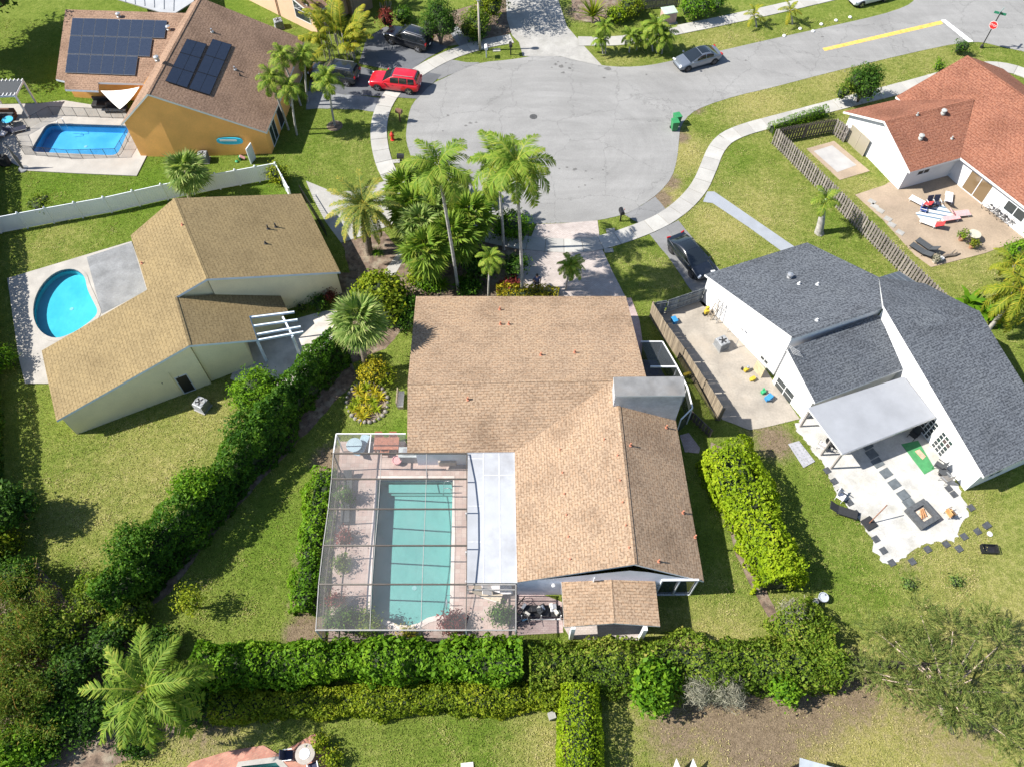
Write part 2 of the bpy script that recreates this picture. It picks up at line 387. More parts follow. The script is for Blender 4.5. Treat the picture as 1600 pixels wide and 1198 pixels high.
SOLID = []
def sheet(name, pts, z, mat, holes=(), rag=0, rag2=0, thick=0, kind='structure', uvrot=0, label=None, cat=None):
    p = pts if isinstance(pts[0], Vector) else gp(pts)
    if rag: p = ragged(p, .35, rag)
    if rag2: p = ragged(ragged(p, .2, rag2, 2.6), .12, rag2*.6, 6.)
    b = B().tess(p, holes, z)
    if thick:
        ar = sum(p[i][0]*p[(i+1) % len(p)][1]-p[(i+1) % len(p)][0]*p[i][1] for i in range(len(p)))
        b.skirt(p if ar > 0 else p[::-1], z-thick, z)
    SOLID.append([(q[0], q[1]) for q in p])
    o = b.build(name, mat, uvrot=uvrot)
    if kind: o['kind'] = kind
    return tag(o, label, cat)
# ---- asphalt
def asphalt(name, c, var=.10, patch=.25, stain=(.12, .12, .115)):
    m, t, b = newmat(name); co = coords(t, 'world')
    col = ramp(t, tnoise(t, co, .22, 5), [(.3, [x*(1-var) for x in c]), (.7, [x*(1+var*.6) for x in c])])
    wv = nd(t, 'ShaderNodeTexNoise', Scale=1.0, Detail=6, Roughness=.6, Distortion=.8)
    mp = nd(t, 'ShaderNodeMapping'); mp.inputs['Scale'].default_value = (.12, .7, 1); mp.inputs['Rotation'].default_value = (0, 0, .45); t.links.new(co, mp.inputs[0]); t.links.new(mp.outputs[0], wv.inputs['Vector'])
    col = mixc(t, 1.0, col, ramp(t, wv.outputs['Fac'], [(.3, (.88,)*3), (.7, (1.07,)*3)]), 'MULTIPLY')
    dc = nd(t, 'ShaderNodeVectorMath', operation='DISTANCE'); t.links.new(co, dc.inputs[0]); dc.inputs[1].default_value = tuple(G(905, 230))
    cx = nd(t, 'ShaderNodeCombineXYZ'); t.links.new(dc.outputs['Value'], cx.inputs[0]); sv_ = nd(t, 'ShaderNodeVectorMath', operation='MULTIPLY'); t.links.new(co, sv_.inputs[0]); sv_.inputs[1].default_value = (.28, .2, 0); av = nd(t, 'ShaderNodeVectorMath', operation='ADD'); t.links.new(cx.outputs[0], av.inputs[0]); t.links.new(sv_.outputs[0], av.inputs[1])
    col = mixc(t, 1.0, col, ramp(t, tnoise(t, av.outputs[0], 1.1, 6, .75), [(.33, (.93,)*3), (.67, (1.05,)*3)]), 'MULTIPLY')
    st = ramp(t, tnoise(t, co, 1.3, 6, .62), [(.66, (0, 0, 0)), (.73, (patch*2.4,)*3)])
    col = mixc(t, st, col, stain)
    vd = nd(t, 'ShaderNodeVectorMath', operation='ADD'); nz = nd(t, 'ShaderNodeTexNoise', Scale=.8, Detail=5, Roughness=.7); t.links.new(co, nz.inputs['Vector']); sc_ = nd(t, 'ShaderNodeVectorMath', operation='SCALE'); sc_.inputs['Scale'].default_value = 1.6; t.links.new(nz.outputs['Color'], sc_.inputs[0]); t.links.new(co, vd.inputs[0]); t.links.new(sc_.outputs[0], vd.inputs[1])
    vo = nd(t, 'ShaderNodeTexVoronoi', feature='DISTANCE_TO_EDGE', Scale=.17); t.links.new(vd.outputs[0], vo.inputs['Vector']); ck = ramp(t, vo.outputs['Distance'], [(0, (.72,)*3), (.008, (1., 1., 1.))]); col = mixc(t, 1.0, col, ck, 'MULTIPLY')
    gr = tnoise(t, co, 22, 3); col = mixc(t, 1.0, col, ramp(t, gr, [(.3, (.82,)*3), (.7, (1.12,)*3)]), 'MULTIPLY')
    t.links.new(col, b.inputs['Base Color']); b.inputs['Roughness'].default_value = .92; b.inputs['Specular IOR Level'].default_value = .25; bump(t, b, gr, .006, .6)
    MATS[name] = m; return m
M_road = asphalt('road_asphalt', (.236, .233, .226)); M_asph_dk = asphalt('driveway_asphalt', (.115, .12, .13), .18); M_asph_md = asphalt('apron_asphalt', (.19, .19, .19), .15)
ROAD = [(1700, 118), (1640, 92), (1600, 81), (1561, 73), (1540, 67.5), (1525, 66), (1498, 67.6), (1425, 82.7), (1300, 112.7), (1200, 139), (1151, 150), (1101, 166), (1078, 178), (1063, 198), (1061, 218), (1058, 250), (1050, 278), (1030, 302), (1002, 322), (975, 336), (933, 345.5),
        (880, 349), (820, 350.5), (770, 343), (720, 325), (680, 300), (652, 268), (638, 235), (634, 215), (635.5, 198), (640.5, 170), (650.5, 155), (675, 131), (695.6, 122), (723, 107.7), (750.7, 98), (800, 93.5), (837, 87), (875, 88), (900, 94.5), (940, 103), (975, 105.5), (1013, 103), (1050, 95.5),
        (1125, 80), (1200, 62.6), (1300, 41), (1375, 24), (1415, 11), (1430, 0), (1450, -30), (1465, -60), (1600, -70), (1720, -40)]
sheet('road', smooth_loop(gp(ROAD), 1), .02, M_road, label='pale grey asphalt cul-de-sac joining a cross street')
yel = plain('yellow_road_paint', (.62, .40, .08), .8, .2, 3, space='world', dirt=(.3, .27, .2), dirtamt=.4)
wht = plain('white_road_paint', (.74, .74, .72), .8, .12, 3, space='world', dirt=(.4, .4, .4), dirtamt=.4)
sheet('yellow_centre_line', [(1285, 76), (1288.5, 80.5), (1473.5, 38), (1470, 33)], .026, yel, label='double yellow centre line on the road')
sheet('white_stop_line', [(1470, 32), (1477, 31.5), (1521, 65.5), (1512, 66.5)], .026, wht, label='white stop line across the road end')
# ---- driveways
M_paver = brickmat('paver_pink', (.35, .30, .275), (.41, .36, .335), (.25, .215, .195), .22, .11, var=.22)
M_paver2 = brickmat('paver_walk', (.36, .26, .25), (.42, .33, .31), (.24, .19, .18), .22, .11, var=.25)
sheet('paver_driveway', [(838, 351), (880, 349.5), (933.5, 345), (937, 372), (941, 390), (957, 425), (978, 466), (990, 490), (800, 490), (806, 440), (812, 400), (826, 380)], .032, M_paver, label='pinkish paver driveway in front of tan-roofed house')
sheet('paver_side_walk', [(972, 466), (986, 466), (999, 500), (1004, 535), (1000, 580), (978, 580), (980, 510)], .04, M_paver2, label='paver side walk along east wall of tan-roofed house')
sheet('asphalt_driveway', [(1015, 367), (1060, 345), (1095, 388), (1122, 420), (1150, 470), (1100, 480), (1078, 452), (1048, 408)], .03, M_asph_md, rag=.05, label='grey asphalt driveway beside grey-roofed house')
sheet('asphalt_apron', [(975, 336), (1002, 322), (1024, 308), (1042, 329), (1000, 350), (990, 345)], .028, M_asph_md, rag=.06, label='stained asphalt apron between sidewalk and road')
sheet('asphalt_driveway', [(486, 120), (520, 108), (560, 104), (590, 112), (640, 118), (664, 112), (690, 118), (672, 134), (652, 155), (610, 152), (560, 150), (520, 146), (482, 142)], .03, M_asph_dk, rag=.05, label='dark asphalt driveway under the red car')
sheet('concrete_driveway', [(482, 143), (520, 146), (560, 150), (597, 154), (588, 176), (560, 172), (505, 170), (478, 172)], .027, M_conc_grey, rag=.08, label='pale worn strip beside dark asphalt driveway')
sheet('asphalt_driveway', [(572, 60), (603, 42), (660, 60), (700, 74), (668, 92), (645, 108), (600, 108), (560, 100), (568, 78)], .03, M_asph_dk, rag=.05, label='dark asphalt driveway under the black car')
sheet('asphalt_apron', [(664, 112.5), (702, 93), (728, 98), (750, 98), (716, 112), (686, 125)], .029, M_asph_md, rag=.04, label='grey asphalt apron of black car driveway')
sheet('concrete_driveway', [(790, -15), (868, -12), (886, 42), (912, 72), (941, 103.5), (905, 96), (875, 88.5), (817, 88.5), (811, 67), (800, 56), (792, 30)], .034, M_conc, label='pale concrete driveway at the head of the cul-de-sac')
sheet('concrete_walk', [(695, 40), (712, 40), (748, 70), (720, 77)], .03, M_conc_grey, label='grey concrete path beside round dark tree')
sheet('concrete_driveway', [(478, 283), (500, 292), (525, 302), (560, 296), (600, 284), (622, 300), (632, 328), (612, 352), (566, 369), (533, 380), (508, 346), (490, 312)], .03, M_conc, label='white concrete driveway of the olive-roofed house')
sheet('concrete_walk', [(596, 430), (611, 440), (642, 388), (652, 362), (640, 362), (630, 385)], .03, M_conc, label='white concrete path between palms and date palm')
sheet('concrete_walk', [(1105, 300), (1116, 300), (1180, 344), (1250, 392), (1225, 396), (1170, 356), (1113, 318), (1098, 316)], .031, plain('walk_blue', (.25, .268, .295), .85, .06, 1, space='world'), label='pale concrete path leading to grey-roofed house')
sheet('entry_patio', [(500, 488), (530, 482), (540, 500), (515, 540), (470, 600), (430, 620), (360, 592), (385, 520)], .03, plain('entry_concrete', (.44, .41, .37), .9, .15, 1, space='world', dirt=(.3, .28, .25)), label='concrete entry court under white pergola')
# ---- sidewalks: one slab per joint
def sidewalk(name, px, width, label, skip=None):
    p = smooth_loop(gp(px), 2, False); d = [0]
    for i in range(1, len(p)): d.append(d[-1]+(p[i]-p[i-1]).length)
    def at(s):
        for i in range(1, len(p)):
            if d[i] >= s or i == len(p)-1:
                t = (s-d[i-1])/max(1e-6, d[i]-d[i-1]); q = p[i-1].lerp(p[i], t); dr = (p[i]-p[i-1]).normalized(); return q, Vector((-dr.y, dr.x, 0))
    base = B(); n = int(d[-1]/1.52)
    SOLID.append([tuple((q+at(d[i])[1]*width/2)[:2]) for i, q in enumerate(p)]+[tuple((q-at(d[i])[1]*width/2)[:2]) for i, q in reversed(list(enumerate(p)))])
    for k in range(n):
        a, na = at(k*d[-1]/n); b, nb = at((k+1)*d[-1]/n); hw = width/2
        base.add([(*(a-na*hw)[:2], .035), (*(b-nb*hw)[:2], .035), (*(b+nb*hw)[:2], .035), (*(a+na*hw)[:2], .035)], [(0, 1, 2, 3)])
    o = base.build(name, plain('joint_sand', (.16, .14, .10), .95, .2, 2, space='world')); struct(o); tag(o, label)
    for k in range(n):
        L = d[-1]/n; g = .018
        a, na = at(k*L+g); m_, nm = at(k*L+L/2); b, nb = at((k+1)*L-g); hw = width/2+random.uniform(-.01, .01); z = .062+random.uniform(-.006, .006)
        low = [(*(a-na*hw)[:2],), (*(m_-nm*hw)[:2],), (*(b-nb*hw)[:2],), (*(b+nb*hw)[:2],), (*(m_+nm*hw)[:2],), (*(a+na*hw)[:2],)]
        sl = B(); sl.add([(x, y, z) for x, y in low], [(0, 1, 2, 3, 4, 5)]); sl.skirt(low, 0, z)
        shade = random.choice(SLABM); sl.build('slab', shade, o)
SLABM = [plain('slab_%d' % i, c, .9, .07, .8, .003, space='world', fine=9, dirt=(.30, .28, .245), dirtamt=.4) for i, c in enumerate([(.345, .335, .31), (.315, .305, .285), (.37, .36, .335)])]
sidewalk('sidewalk', [(800, 61), (762, 68), (726, 78), (694, 90), (656, 111), (628, 130), (610, 149), (597, 172), (591, 200), (593, 230), (603, 266), (622, 292), (650, 318), (690, 343), (735, 362), (790, 376), (845, 383), (900, 385.5), (938, 381), (1005, 359), (1050, 337), (1090, 300), (1107, 263), (1117, 235), (1134, 215), (1166, 202), (1200, 193), (1300, 166), (1380, 146), (1450, 127), (1530, 104), (1572, 105), (1610, 118), (1660, 140)], 1.5, 'white concrete sidewalk curving around the cul-de-sac')
sidewalk('sidewalk', [(903, 65), (935, 65.5), (973, 64.5), (1010, 58), (1052, 49), (1130, 33), (1200, 18), (1290, -3), (1350, -18)], 1.5, 'white concrete sidewalk along the far verge')
# ---- beds, decks, patios
sheet('mulch_bed', [(532, 376), (560, 372), (600, 362), (628, 395), (600, 428), (575, 440), (548, 430), (540, 400)], .012, M_mulch, rag=.12, label='brown mulch bed under the date palm')
sheet('mulch_bed', [(628, 395), (660, 340), (640, 300), (700, 318), (770, 345), (828, 352), (826, 380), (812, 400), (808, 470), (640, 470), (612, 455), (620, 430)], .013, M_mulch, rag=.12, label='brown planting bed in front of tan-roofed house')
sheet('mulch_bed', [(530, 425), (560, 428), (600, 440), (645, 462), (645, 500), (600, 545), (545, 570), (525, 520), (530, 480)], .011, M_mulch, rag=.15, label='shaded soil bed between two houses')
sheet('mulch_bed', [(655, 50), (700, 20), (795, -10), (805, 50), (750, 66), (690, 74)], .011, M_mulch, rag=.15, label='mulch bed of shrubs behind street lamp')
sheet('mulch_bed', [(890, -5), (990, -8), (985, 22), (930, 38), (898, 30)], .011, M_mulch, rag=.15, label='mulch bed around spiky yellow plant')
sheet('hedge_soil', [(1110, 690), (1130, 700), (1165, 850), (1200, 930), (1232, 1000), (1222, 1003), (1185, 935), (1150, 870), (1125, 770)], .011, M_mulch, rag=.1, label='dark soil strip beside the lime hedge')
sheet('hedge_soil', [(545, 560), (560, 590), (400, 760), (330, 840), (260, 930), (200, 970), (240, 880), (380, 720)], .011, M_mulch, rag=.15, label='dark soil strip beside the long dark hedge')
sheet('dark_gap_sheet', [(-40, 880), (60, 880), (130, 960), (200, 1000), (300, 1070), (330, 1110), (250, 1160), (120, 1230), (-60, 1260)], .010, M_mulch, rag=.25, label='dark sheet for the shaded gaps under bamboo and queen palm')  # mulch-coloured sheet added to stand in for shade between the bamboo stems
def deck(name, outer, hole, z, mat, label, uvrot=0, rag=0):
    p = gp(outer) if not isinstance(outer[0], Vector) else outer
    return sheet(name, p, z, mat, [hole] if hole else [], thick=.16, label=label, uvrot=uvrot, rag=rag)
M_paverdeck = brickmat('paver_deck', (.38, .275, .24), (.42, .335, .295), (.29, .23, .205), .3, .3, var=.22, off=.0)
deck('pool_deck', [(532, 690), (634, 690), (640, 712), (732, 712), (732, 912), (808, 912), (806, 1003), (513, 1003)], POOL_MAIN, .08, M_paverdeck, 'pink paver pool deck inside screen cage')
deck('pool_deck', [(60, 163), (100, 158), (150, 166), (205, 176), (215, 200), (232, 218), (236, 232), (214, 276), (120, 272), (45, 268), (20, 256), (-30, 250), (-30, 165)], POOL_ORANGE, .08, M_deck, 'cream pool deck of the orange house')
deck('pool_deck', [(12, 436), (206, 378), (232, 452), (150, 530), (95, 600), (40, 600), (30, 560)], POOL_YELLOW, .08, M_deck, 'pale pool deck of the olive-roofed house')
M_brick = brickmat('patio_brick', (.33, .13, .09), (.42, .20, .14), (.25, .17, .13), .22, .11, var=.35)
deck('brick_patio', [(300, 1190), (360, 1172), (412, 1164), (434, 1177), (470, 1158), (491, 1145), (520, 1180), (545, 1230), (500, 1320), (250, 1320), (260, 1230)], POOL_CORNER, .08, M_brick, 'red brick patio around the corner pool', .5)
sheet('grey_patio_slab', gp([(136, 403), (206, 380), (230, 455), (160, 492)]), .088, M_conc_grey, label='grey stained patio slab beside round pool')
M_tan = plain('tan_patio', (.285, .222, .16), .9, .12, .5, space='world', fine=8, dirt=(.36, .27, .2), dirtamt=.4)
sheet('tan_patio', gp([(1336, 305), (1382, 290), (1400, 278), (1500, 262), (1602, 366), (1602, 372), (1540, 396), (1455, 418), (1430, 400), (1380, 345)]), .04, M_tan, thick=.05, label='tan concrete patio behind red-roofed house')
sheet('tan_patio', gp([(1260, 233), (1303, 221), (1359, 268), (1312, 282)]), .04, M_tan, thick=.05, label='tan border slab below curtained sliding window')
sheet('white_patio', gp([(1271, 237), (1300, 228), (1338, 259), (1308, 270)]), .05, plain('white_slab', (.34, .33, .32), .8, .08, 1, space='world'), label='white painted square below curtained sliding window')
M_sideyard = plain('side_yard_concrete', (.285, .255, .215), .92, .12, .8, space='world', fine=7, dirt=(.33, .28, .22), dirtamt=.6)
sheet('side_yard', gp([(1018, 493), (1096, 468), (1125, 476), (1250, 655), (1172, 672), (1128, 655), (1100, 612), (1066, 562), (1038, 522)]), .03, M_sideyard, rag=.05, label='dusty concrete side yard behind plank fence')
sheet('gravel_patio', gp([(1243, 672), (1262, 640), (1420, 640), (1500, 757), (1500, 772), (1512, 800), (1500, 820), (1492, 845), (1440, 852), (1405, 878), (1380, 878), (1362, 850), (1345, 812), (1310, 775), (1283, 722)]), .02, M_gravel, rag=.3, rag2=.2, label='white gravel patio behind grey-roofed house')
sheet('lanai_slab', gp([(880, 978), (892, 998), (1002, 1000), (1010, 975), (1010, 930), (880, 930)]), .1, M_paver, thick=.1, label='pink paver slab of small lanai')
sheet('paver_side_walk', gp([(806, 912), (878, 940), (880, 988), (808, 992)]), .03, M_paver2, label='paver strip behind the rear wall')
sheet('paver_side_walk', gp([(1062, 680), (1076, 676), (1094, 700), (1092, 708), (1070, 706)]), .03, M_paver2, label='paver step at the east side door')
tar = asphalt('tar_spot', (.135, .132, .127), .25)
for k_, (x, y, r) in enumerate([(877, 104, .32), (868, 101, .22), (890, 107, .2), (880, 114, .24), (872, 97, .16), (884, 99, .12), (895, 102, .1), (862, 106, .12), (700, 181, .16), (735, 193, .22), (728, 197, .16), (744, 192, .14), (692, 205, .12), (886, 262, .16), (898, 265, .24), (874, 264, .12), (915, 268, .12), (925, 280, .1), (914, 290, .13), (904, 293, .1), (942, 266, .1), (950, 108, .35), (1010, 117, .14), (944, 122, .18), (1285, 58, .15), (1320, 112, .1), (1165, 95, .13), (860, 160, .07)]):
    c = G(x, y); o_ = sheet('tar_stain', [c+Vector((r*math.cos(a*.63)*random.uniform(.5, 1.2), r*.8*math.sin(a*.63)*random.uniform(.5, 1.2), 0)) for a in range(10)], .0245+.0003*k_, tar)
# manhole in the road
mh = B().lathe([(.36, 0), (.36, .028), (.33, .03)], 20, G(833.5, 183)).build('manhole_cover', plain('cast_iron', (.06, .06, .06), .7, .3, 9)); tag(mh, 'dark round manhole cover set in the road', 'manhole')
mh.data.transform(Matrix.Translation((0, 0, .004)))
# ---- pools
def pool(name, loop, depth, floor_mat, water_mat, label, coping=None, wz=-.12):
    ar = sum(loop[i][0]*loop[(i+1) % len(loop)][1]-loop[(i+1) % len(loop)][0]*loop[i][1] for i in range(len(loop)))
    lp = loop if ar > 0 else loop[::-1]
    c = sum((Vector((p[0], p[1], 0)) for p in lp), Vector())/len(lp); t = thing(name, label, 'swimming pool', c)
    b = B().tess(lp, [], -depth)
    n = len(lp)
    for i in range(n):
        a, d = lp[i], lp[(i+1) % n]; b.add([(a[0], a[1], .06), (d[0], d[1], .06), (d[0], d[1], -depth), (a[0], a[1], -depth)], [(0, 1, 2, 3)])
    b.build('basin', floor_mat, t)
    wl = [c.lerp(Vector((p[0], p[1], 0)), .998) for p in lp]; tl = [c.lerp(Vector((p[0], p[1], 0)), .9965) for p in lp]; tbm = B()
    for i in range(n): a, d = tl[i], tl[(i+1) % n]; tbm.add([(a.x, a.y, .05), (d.x, d.y, .05), (d.x, d.y, -.2), (a.x, a.y, -.2)], [(0, 1, 2, 3)])
    tbm.build('tile_band', brickmat('pool_tile', (.03, .09, .16), (.06, .16, .24), (.3, .33, .34), .15, .15, off=0) if 'pool_tile' not in MATS else MATS['pool_tile'], t)
    B().lathe([(.16, -depth+.006), (.15, -depth+.02)], 14, c).build('floor_drain', M_trim, t)
    B().tess(wl, [], wz).build('water', water_mat, t)
    out = [Vector((p[0], p[1], 0))+(Vector((p[0], p[1], 0))-c).normalized()*.3 for p in lp]
    inn = [Vector((p[0], p[1], 0))-(Vector((p[0], p[1], 0))-c).normalized()*.03 for p in lp]
    cb = B()
    for i in range(n):
        j = (i+1) % n
        cb.add([(*inn[i][:2], .11), (*inn[j][:2], .11), (*out[j][:2], .11), (*out[i][:2], .11), (*inn[i][:2], .05), (*inn[j][:2], .05), (*out[j][:2], .05), (*out[i][:2], .05)], [(3, 2, 1, 0), (0, 1, 5, 4), (2, 3, 7, 6)])
    cb.build('coping', coping or M_deck, t); return t
def steps(t, a, b, c, d, mat, k=3):
    for i in range(k):
        f = i/k; q = [Vector(a).lerp(Vector(d), f*.0), Vector(b), Vector(b).lerp(Vector(c), 1-f*.33), Vector(a).lerp(Vector(d), 1-f*.33)]
        B().slab([Vector((p.x, p.y, -1.0+i*.25+.02)) for p in q], .24, 0, 0).build('step', mat, t)
pm = pool('swimming_pool', POOL_MAIN, .95, poolfloor('pool_teal', (.27, .44, .42), (.33, .50, .47)), watermat('water_teal', (.62, .84, .84)), 'teal swimming pool under the screen cage', plain('coping_pink', (.55, .47, .43), .8, .1, 2, space='world'))
steps(pm, G(606, 751.5), G(706, 751.5), G(706, 768), G(606, 768), MATS['pool_teal'])
po = pool('swimming_pool', POOL_ORANGE, .8, poolfloor('pool_blue', (.12, .42, .66), (.22, .56, .76)), watermat('water_blue', (.55, .82, .96)), 'bright blue rectangular pool beside orange house')
steps(po, G(192, 199), G(203, 199), G(188, 240), G(178, 240), plain('pool_step', (.45, .72, .85), .5, .05), 2)
py_ = pool('swimming_pool', POOL_YELLOW, .6, poolfloor('pool_turq', (.10, .46, .54), (.20, .60, .66)), watermat('water_turq', (.55, .88, .94)), 'turquoise rounded pool beside olive-roofed house')
pc = pool('swimming_pool', POOL_CORNER, 1.3, MATS['pool_teal'], MATS['water_teal'], 'corner of teal pool in red brick patio')
# ================================================================ houses
def plane_z(pl, x, y):
    a, b, c = pl[0], pl[1], pl[2]; n = (b-a).cross(c-a)
    return a.z-(n.x*(x-a.x)+n.y*(y-a.y))/n.z
def inset(loop, d):
    n = len(loop); ar = sum(loop[i].x*loop[(i+1) % n].y-loop[(i+1) % n].x*loop[i].y for i in range(n)); sg = 1 if ar > 0 else -1; out = []
    ds = d if isinstance(d, (list, tuple)) else [d]*n
    for i in range(n):
        p0, p1, p2 = loop[i-1], loop[i], loop[(i+1) % n]
        e1 = (p1-p0).to_2d().normalized(); e2 = (p2-p1).to_2d().normalized()
        n1 = Vector((-e1.y, e1.x))*sg; n2 = Vector((-e2.y, e2.x))*sg
        a = p1.to_2d()+n1*ds[i-1]; b = p1.to_2d()+n2*ds[i]; cr = e1.x*e2.y-e1.y*e2.x
        if abs(cr) < 1e-3: q = a
        else:
            t = ((b-a).x*e2.y-(b-a).y*e2.x)/cr; q = a+e1*t
        out.append(Vector((q.x, q.y, 0)))
    return out
def walls(parent, loop, planes, mat, th=.17, seg=10, zmax=None, name='wall', z0=0.0):
    n = len(loop); ar = sum(loop[i].x*loop[(i+1) % n].y-loop[(i+1) % n].x*loop[i].y for i in range(n))
    lp = loop if ar > 0 else loop[::-1]; b = B(); tops = []
    def zt(p):
        for pl in planes:
            if inside(p, pl): return plane_z(pl, p.x, p.y)-th
        k = min(planes, key=lambda pl: near_loop(p, pl)); return plane_z(k, p.x, p.y)-th
    for i in range(n):
        a, c = lp[i], lp[(i+1) % n]; pr = None
        for k in range(seg+1):
            p = a.lerp(c, k/seg); q = Vector((p.x, p.y, min(zt(p), zmax or 99)))
            if pr is not None: b.add([(pr.x, pr.y, z0), (p.x, p.y, z0), q, pr], [(0, 1, 2, 3)])
            pr = q
    SOLID.append([(q.x, q.y) for q in lp])
    return b.build(name, mat, parent)
def roof(parent, planes, shing, fascia, th=.18, name='roof', caps=()):
    b = B()
    for pl in planes: b.slab(pl, th, 0, 1)
    o = b.build(name, [shing, fascia], parent)
    for p, q in caps:
        d = (q-p).normalized(); cb = B(); up = Vector((0, 0, .022)); sdv = d.cross(Vector((0, 0, 1))).normalized()*.16; dn = Vector((0, 0, -.035))
        cb.add([p+up, q+up, q+sdv+dn, p+sdv+dn, q-sdv+dn, p-sdv+dn], [(0, 1, 2, 3), (1, 0, 5, 4)])
        cb.build('ridge_cap', shing, o)
    return o
def vents(parent, pl, pts, mat, r=.055, h=.3):
    for x, y in pts:
        p = on_plane(x, y, pl[0], pl[1], pl[2])
        B().lathe([(r*2.2, -.05), (r*2, .04), (r, .05), (r, h), (r*.6, h)], 10, p).build('vent_pipe', mat, parent)
def box_vents(parent, pl, pts, mat):
    for x, y in pts:
        p = on_plane(x, y, pl[0], pl[1], pl[2]); B().lathe([(.2, -.05), (.2, .1), (.16, .12), (.16, .3), (.24, .32), (.22, .4), (.05, .46)], 12, p).build('roof_ventilator', mat, parent)
def window(parent, p, q, x0, y0, x1, y1, nx=2, ny=1, frame=None, glass=None, name='window', px=True, rng=None, proud=.035):
    """p->q is the wall's foot seen left to right from outside; corners by photo point or metres"""
    p = Vector(p); q = Vector(q); d = (q-p); d.z = 0; d.normalize(); up = Vector((0, 0, 1)); nrm = d.cross(up)
    if px:
        A = on_plane(x0, y0, p, q, p+up); C = on_plane(x1, y1, p, q, p+up)
        a0, a1 = sorted(((A-p).dot(d), (C-p).dot(d))); z0, z1 = sorted((A.z, C.z))
    else: a0, z0, a1, z1 = x0, y0, x1, y1
    fr = frame or M_trim; gl = glass or M_glass; fw = .07; f = B()
    def P(a, z, o): return p+d*a+Vector((0, 0, z))+nrm*o
    def rect(b, a, z, c, e, o0, o1, mi=0):
        vs_ = [P(a, z, o0), P(c, z, o0), P(c, e, o0), P(a, e, o0), P(a, z, o1), P(c, z, o1), P(c, e, o1), P(a, e, o1)]
        b.add(vs_, [(4, 5, 6, 7), (0, 1, 5, 4), (1, 2, 6, 5), (2, 3, 7, 6), (3, 0, 4, 7)], mi)
    rect(f, a0, z0, a1, z0+fw, 0, proud); rect(f, a0, z1-fw, a1, z1, 0, proud)
    for k in range(nx+1):
        m_ = a0+(a1-a0-fw)*k/nx; rect(f, m_, z0+fw, m_+fw, z1-fw, 0, proud*.95)
    for k in range(1, ny):
        m_ = z0+(z1-z0)*k/ny; rect(f, a0+fw, m_-.02, a1-fw, m_+.02, 0, proud*.8)
    o = f.build(name, fr, parent)
    for i in range(nx):
        for j in range(ny):
            g = B(); ca = a0+(a1-a0-fw)*i/nx+fw; cb = a0+(a1-a0-fw)*(i+1)/nx; za = z0+fw+(z1-z0-2*fw)*j/ny; zb = z0+fw+(z1-z0-2*fw)*(j+1)/ny
            rect(g, ca, za, cb, zb, -.002, .012); g.build('pane', gl, o)
    return o
def ac_unit(px, py, label, s=.82, rz=0.4):
    g = G(px, py); t = thing('air_conditioner', label, 'air conditioner', g, rz, 'condensers beside the houses')
    B().box((0, 0, .04), (s*1.15, s*1.15, .08)).build('pad', M_conc, t, local=True)
    c = B().box((0, 0, .46), (s, s, .76)); c.build('casing', M_acgrey, t, local=True, bevel=.05)
    l = B()
    for k in range(9): l.box((0, 0, .14+k*.075), (s+.02, s+.02, .018))
    l.build('louvre', plain('ac_louvre', (.2, .21, .22), .5, .1, 4, metal=.2), t, local=True)
    tp = B().lathe([(s*.47, .84), (s*.47, .87), (s*.40, .875), (s*.40, .85)], 20); tp.build('fan_rim', plain('ac_top', (.30, .31, .32), .4, .08, 4, metal=.2), t, local=True)
    fb = B()
    for k in range(5): fb.box((s*.2*math.cos(k*1.2566), s*.2*math.sin(k*1.2566), .862), (s*.36, .13, .012), k*1.2566, rx=.3)
    fb.build('fan_blade', M_dark, t, local=True); return t

# ---------------- the tan-roofed house in the middle
SH_TAN = shingle('shingle_tan', (.333, .223, .143), (.232, .16, .108), (.352, .262, .184), rw=.18, bw=.38)
M_lav = plain('lavender_stucco', (.70, .70, .77), .9, .07, .8, .004, space='world', fine=14)
M_flatwhite = plain('white_membrane', (.35, .362, .385), .7, .06, .6, space='world', dirt=(.2, .2, .21), dirtamt=.6)
M_terra = plain('terracotta_vent', (.42, .17, .10), .8, .2, 9)
mh_t = thing('tan_roofed_house', 'tan-shingled L-shaped house with screened pool at the centre', 'house', G(850, 640))
FL, FR = G(650, 463, 2.6), G(978, 463, 2.6); RL = G(637, 597, 4.7); RR = on_plane(1010, 590, FL, FR, RL)
X = on_plane(962, 594, FL, FR, RL); X = RL.lerp(RR, (X-RL).length/(RR-RL).length)
EL = G(636, 707, 2.75); V0 = on_plane(804, 706, RL, X, EL)
SA = G(992, 881, X.z-.02); WC = on_plane(808, 909, X, SA, V0)
XE = X.lerp(SA, .09); EC = G(1100, 907.5, 2.5); EN = on_plane(1057, 662, XE, SA, EC)
EC0 = on_plane(1045, 594, XE, SA, EC)
PL_F = [FL, FR, RR, RL]; PL_R = [RL, X, V0, EL]; PL_W = [X, SA, WC, V0]; PL_E = [X, EC0, EN, EC, SA]
roof(mh_t, [PL_F, PL_R, PL_W, PL_E], SH_TAN, M_trim, caps=[(RL, X), (X, SA), (X, RR)])
walls(mh_t, inset([FL, FR, RR, X, V0, EL], .45), [PL_F, PL_R], M_lav)
walls(mh_t, inset([X, RR, EN, EC, WC, V0], [.3, .4, .35, .06, .02, .3]), [PL_W, PL_E, PL_F], M_lav)
best = min(((G(1070.6, 617.6, z)-EN).to_2d().length, z) for z in [3+.05*k for k in range(60)])[1]
bt = [G(958.5, 589, best), G(1068.7, 588, best), G(1070.6, 617.6, best), G(960.4, 618.3, best)]
bx = B(); bx.slab(bt, .14, 0, 1); o_ = bx.build('raised_roof', [plain('grey_membrane', (.17, .17, .17), .85, .2, 1.2, space='world', dirt=(.16, .15, .14), dirtamt=.8), M_trim], mh_t)
fl = inset(bt, .06); bw = B()
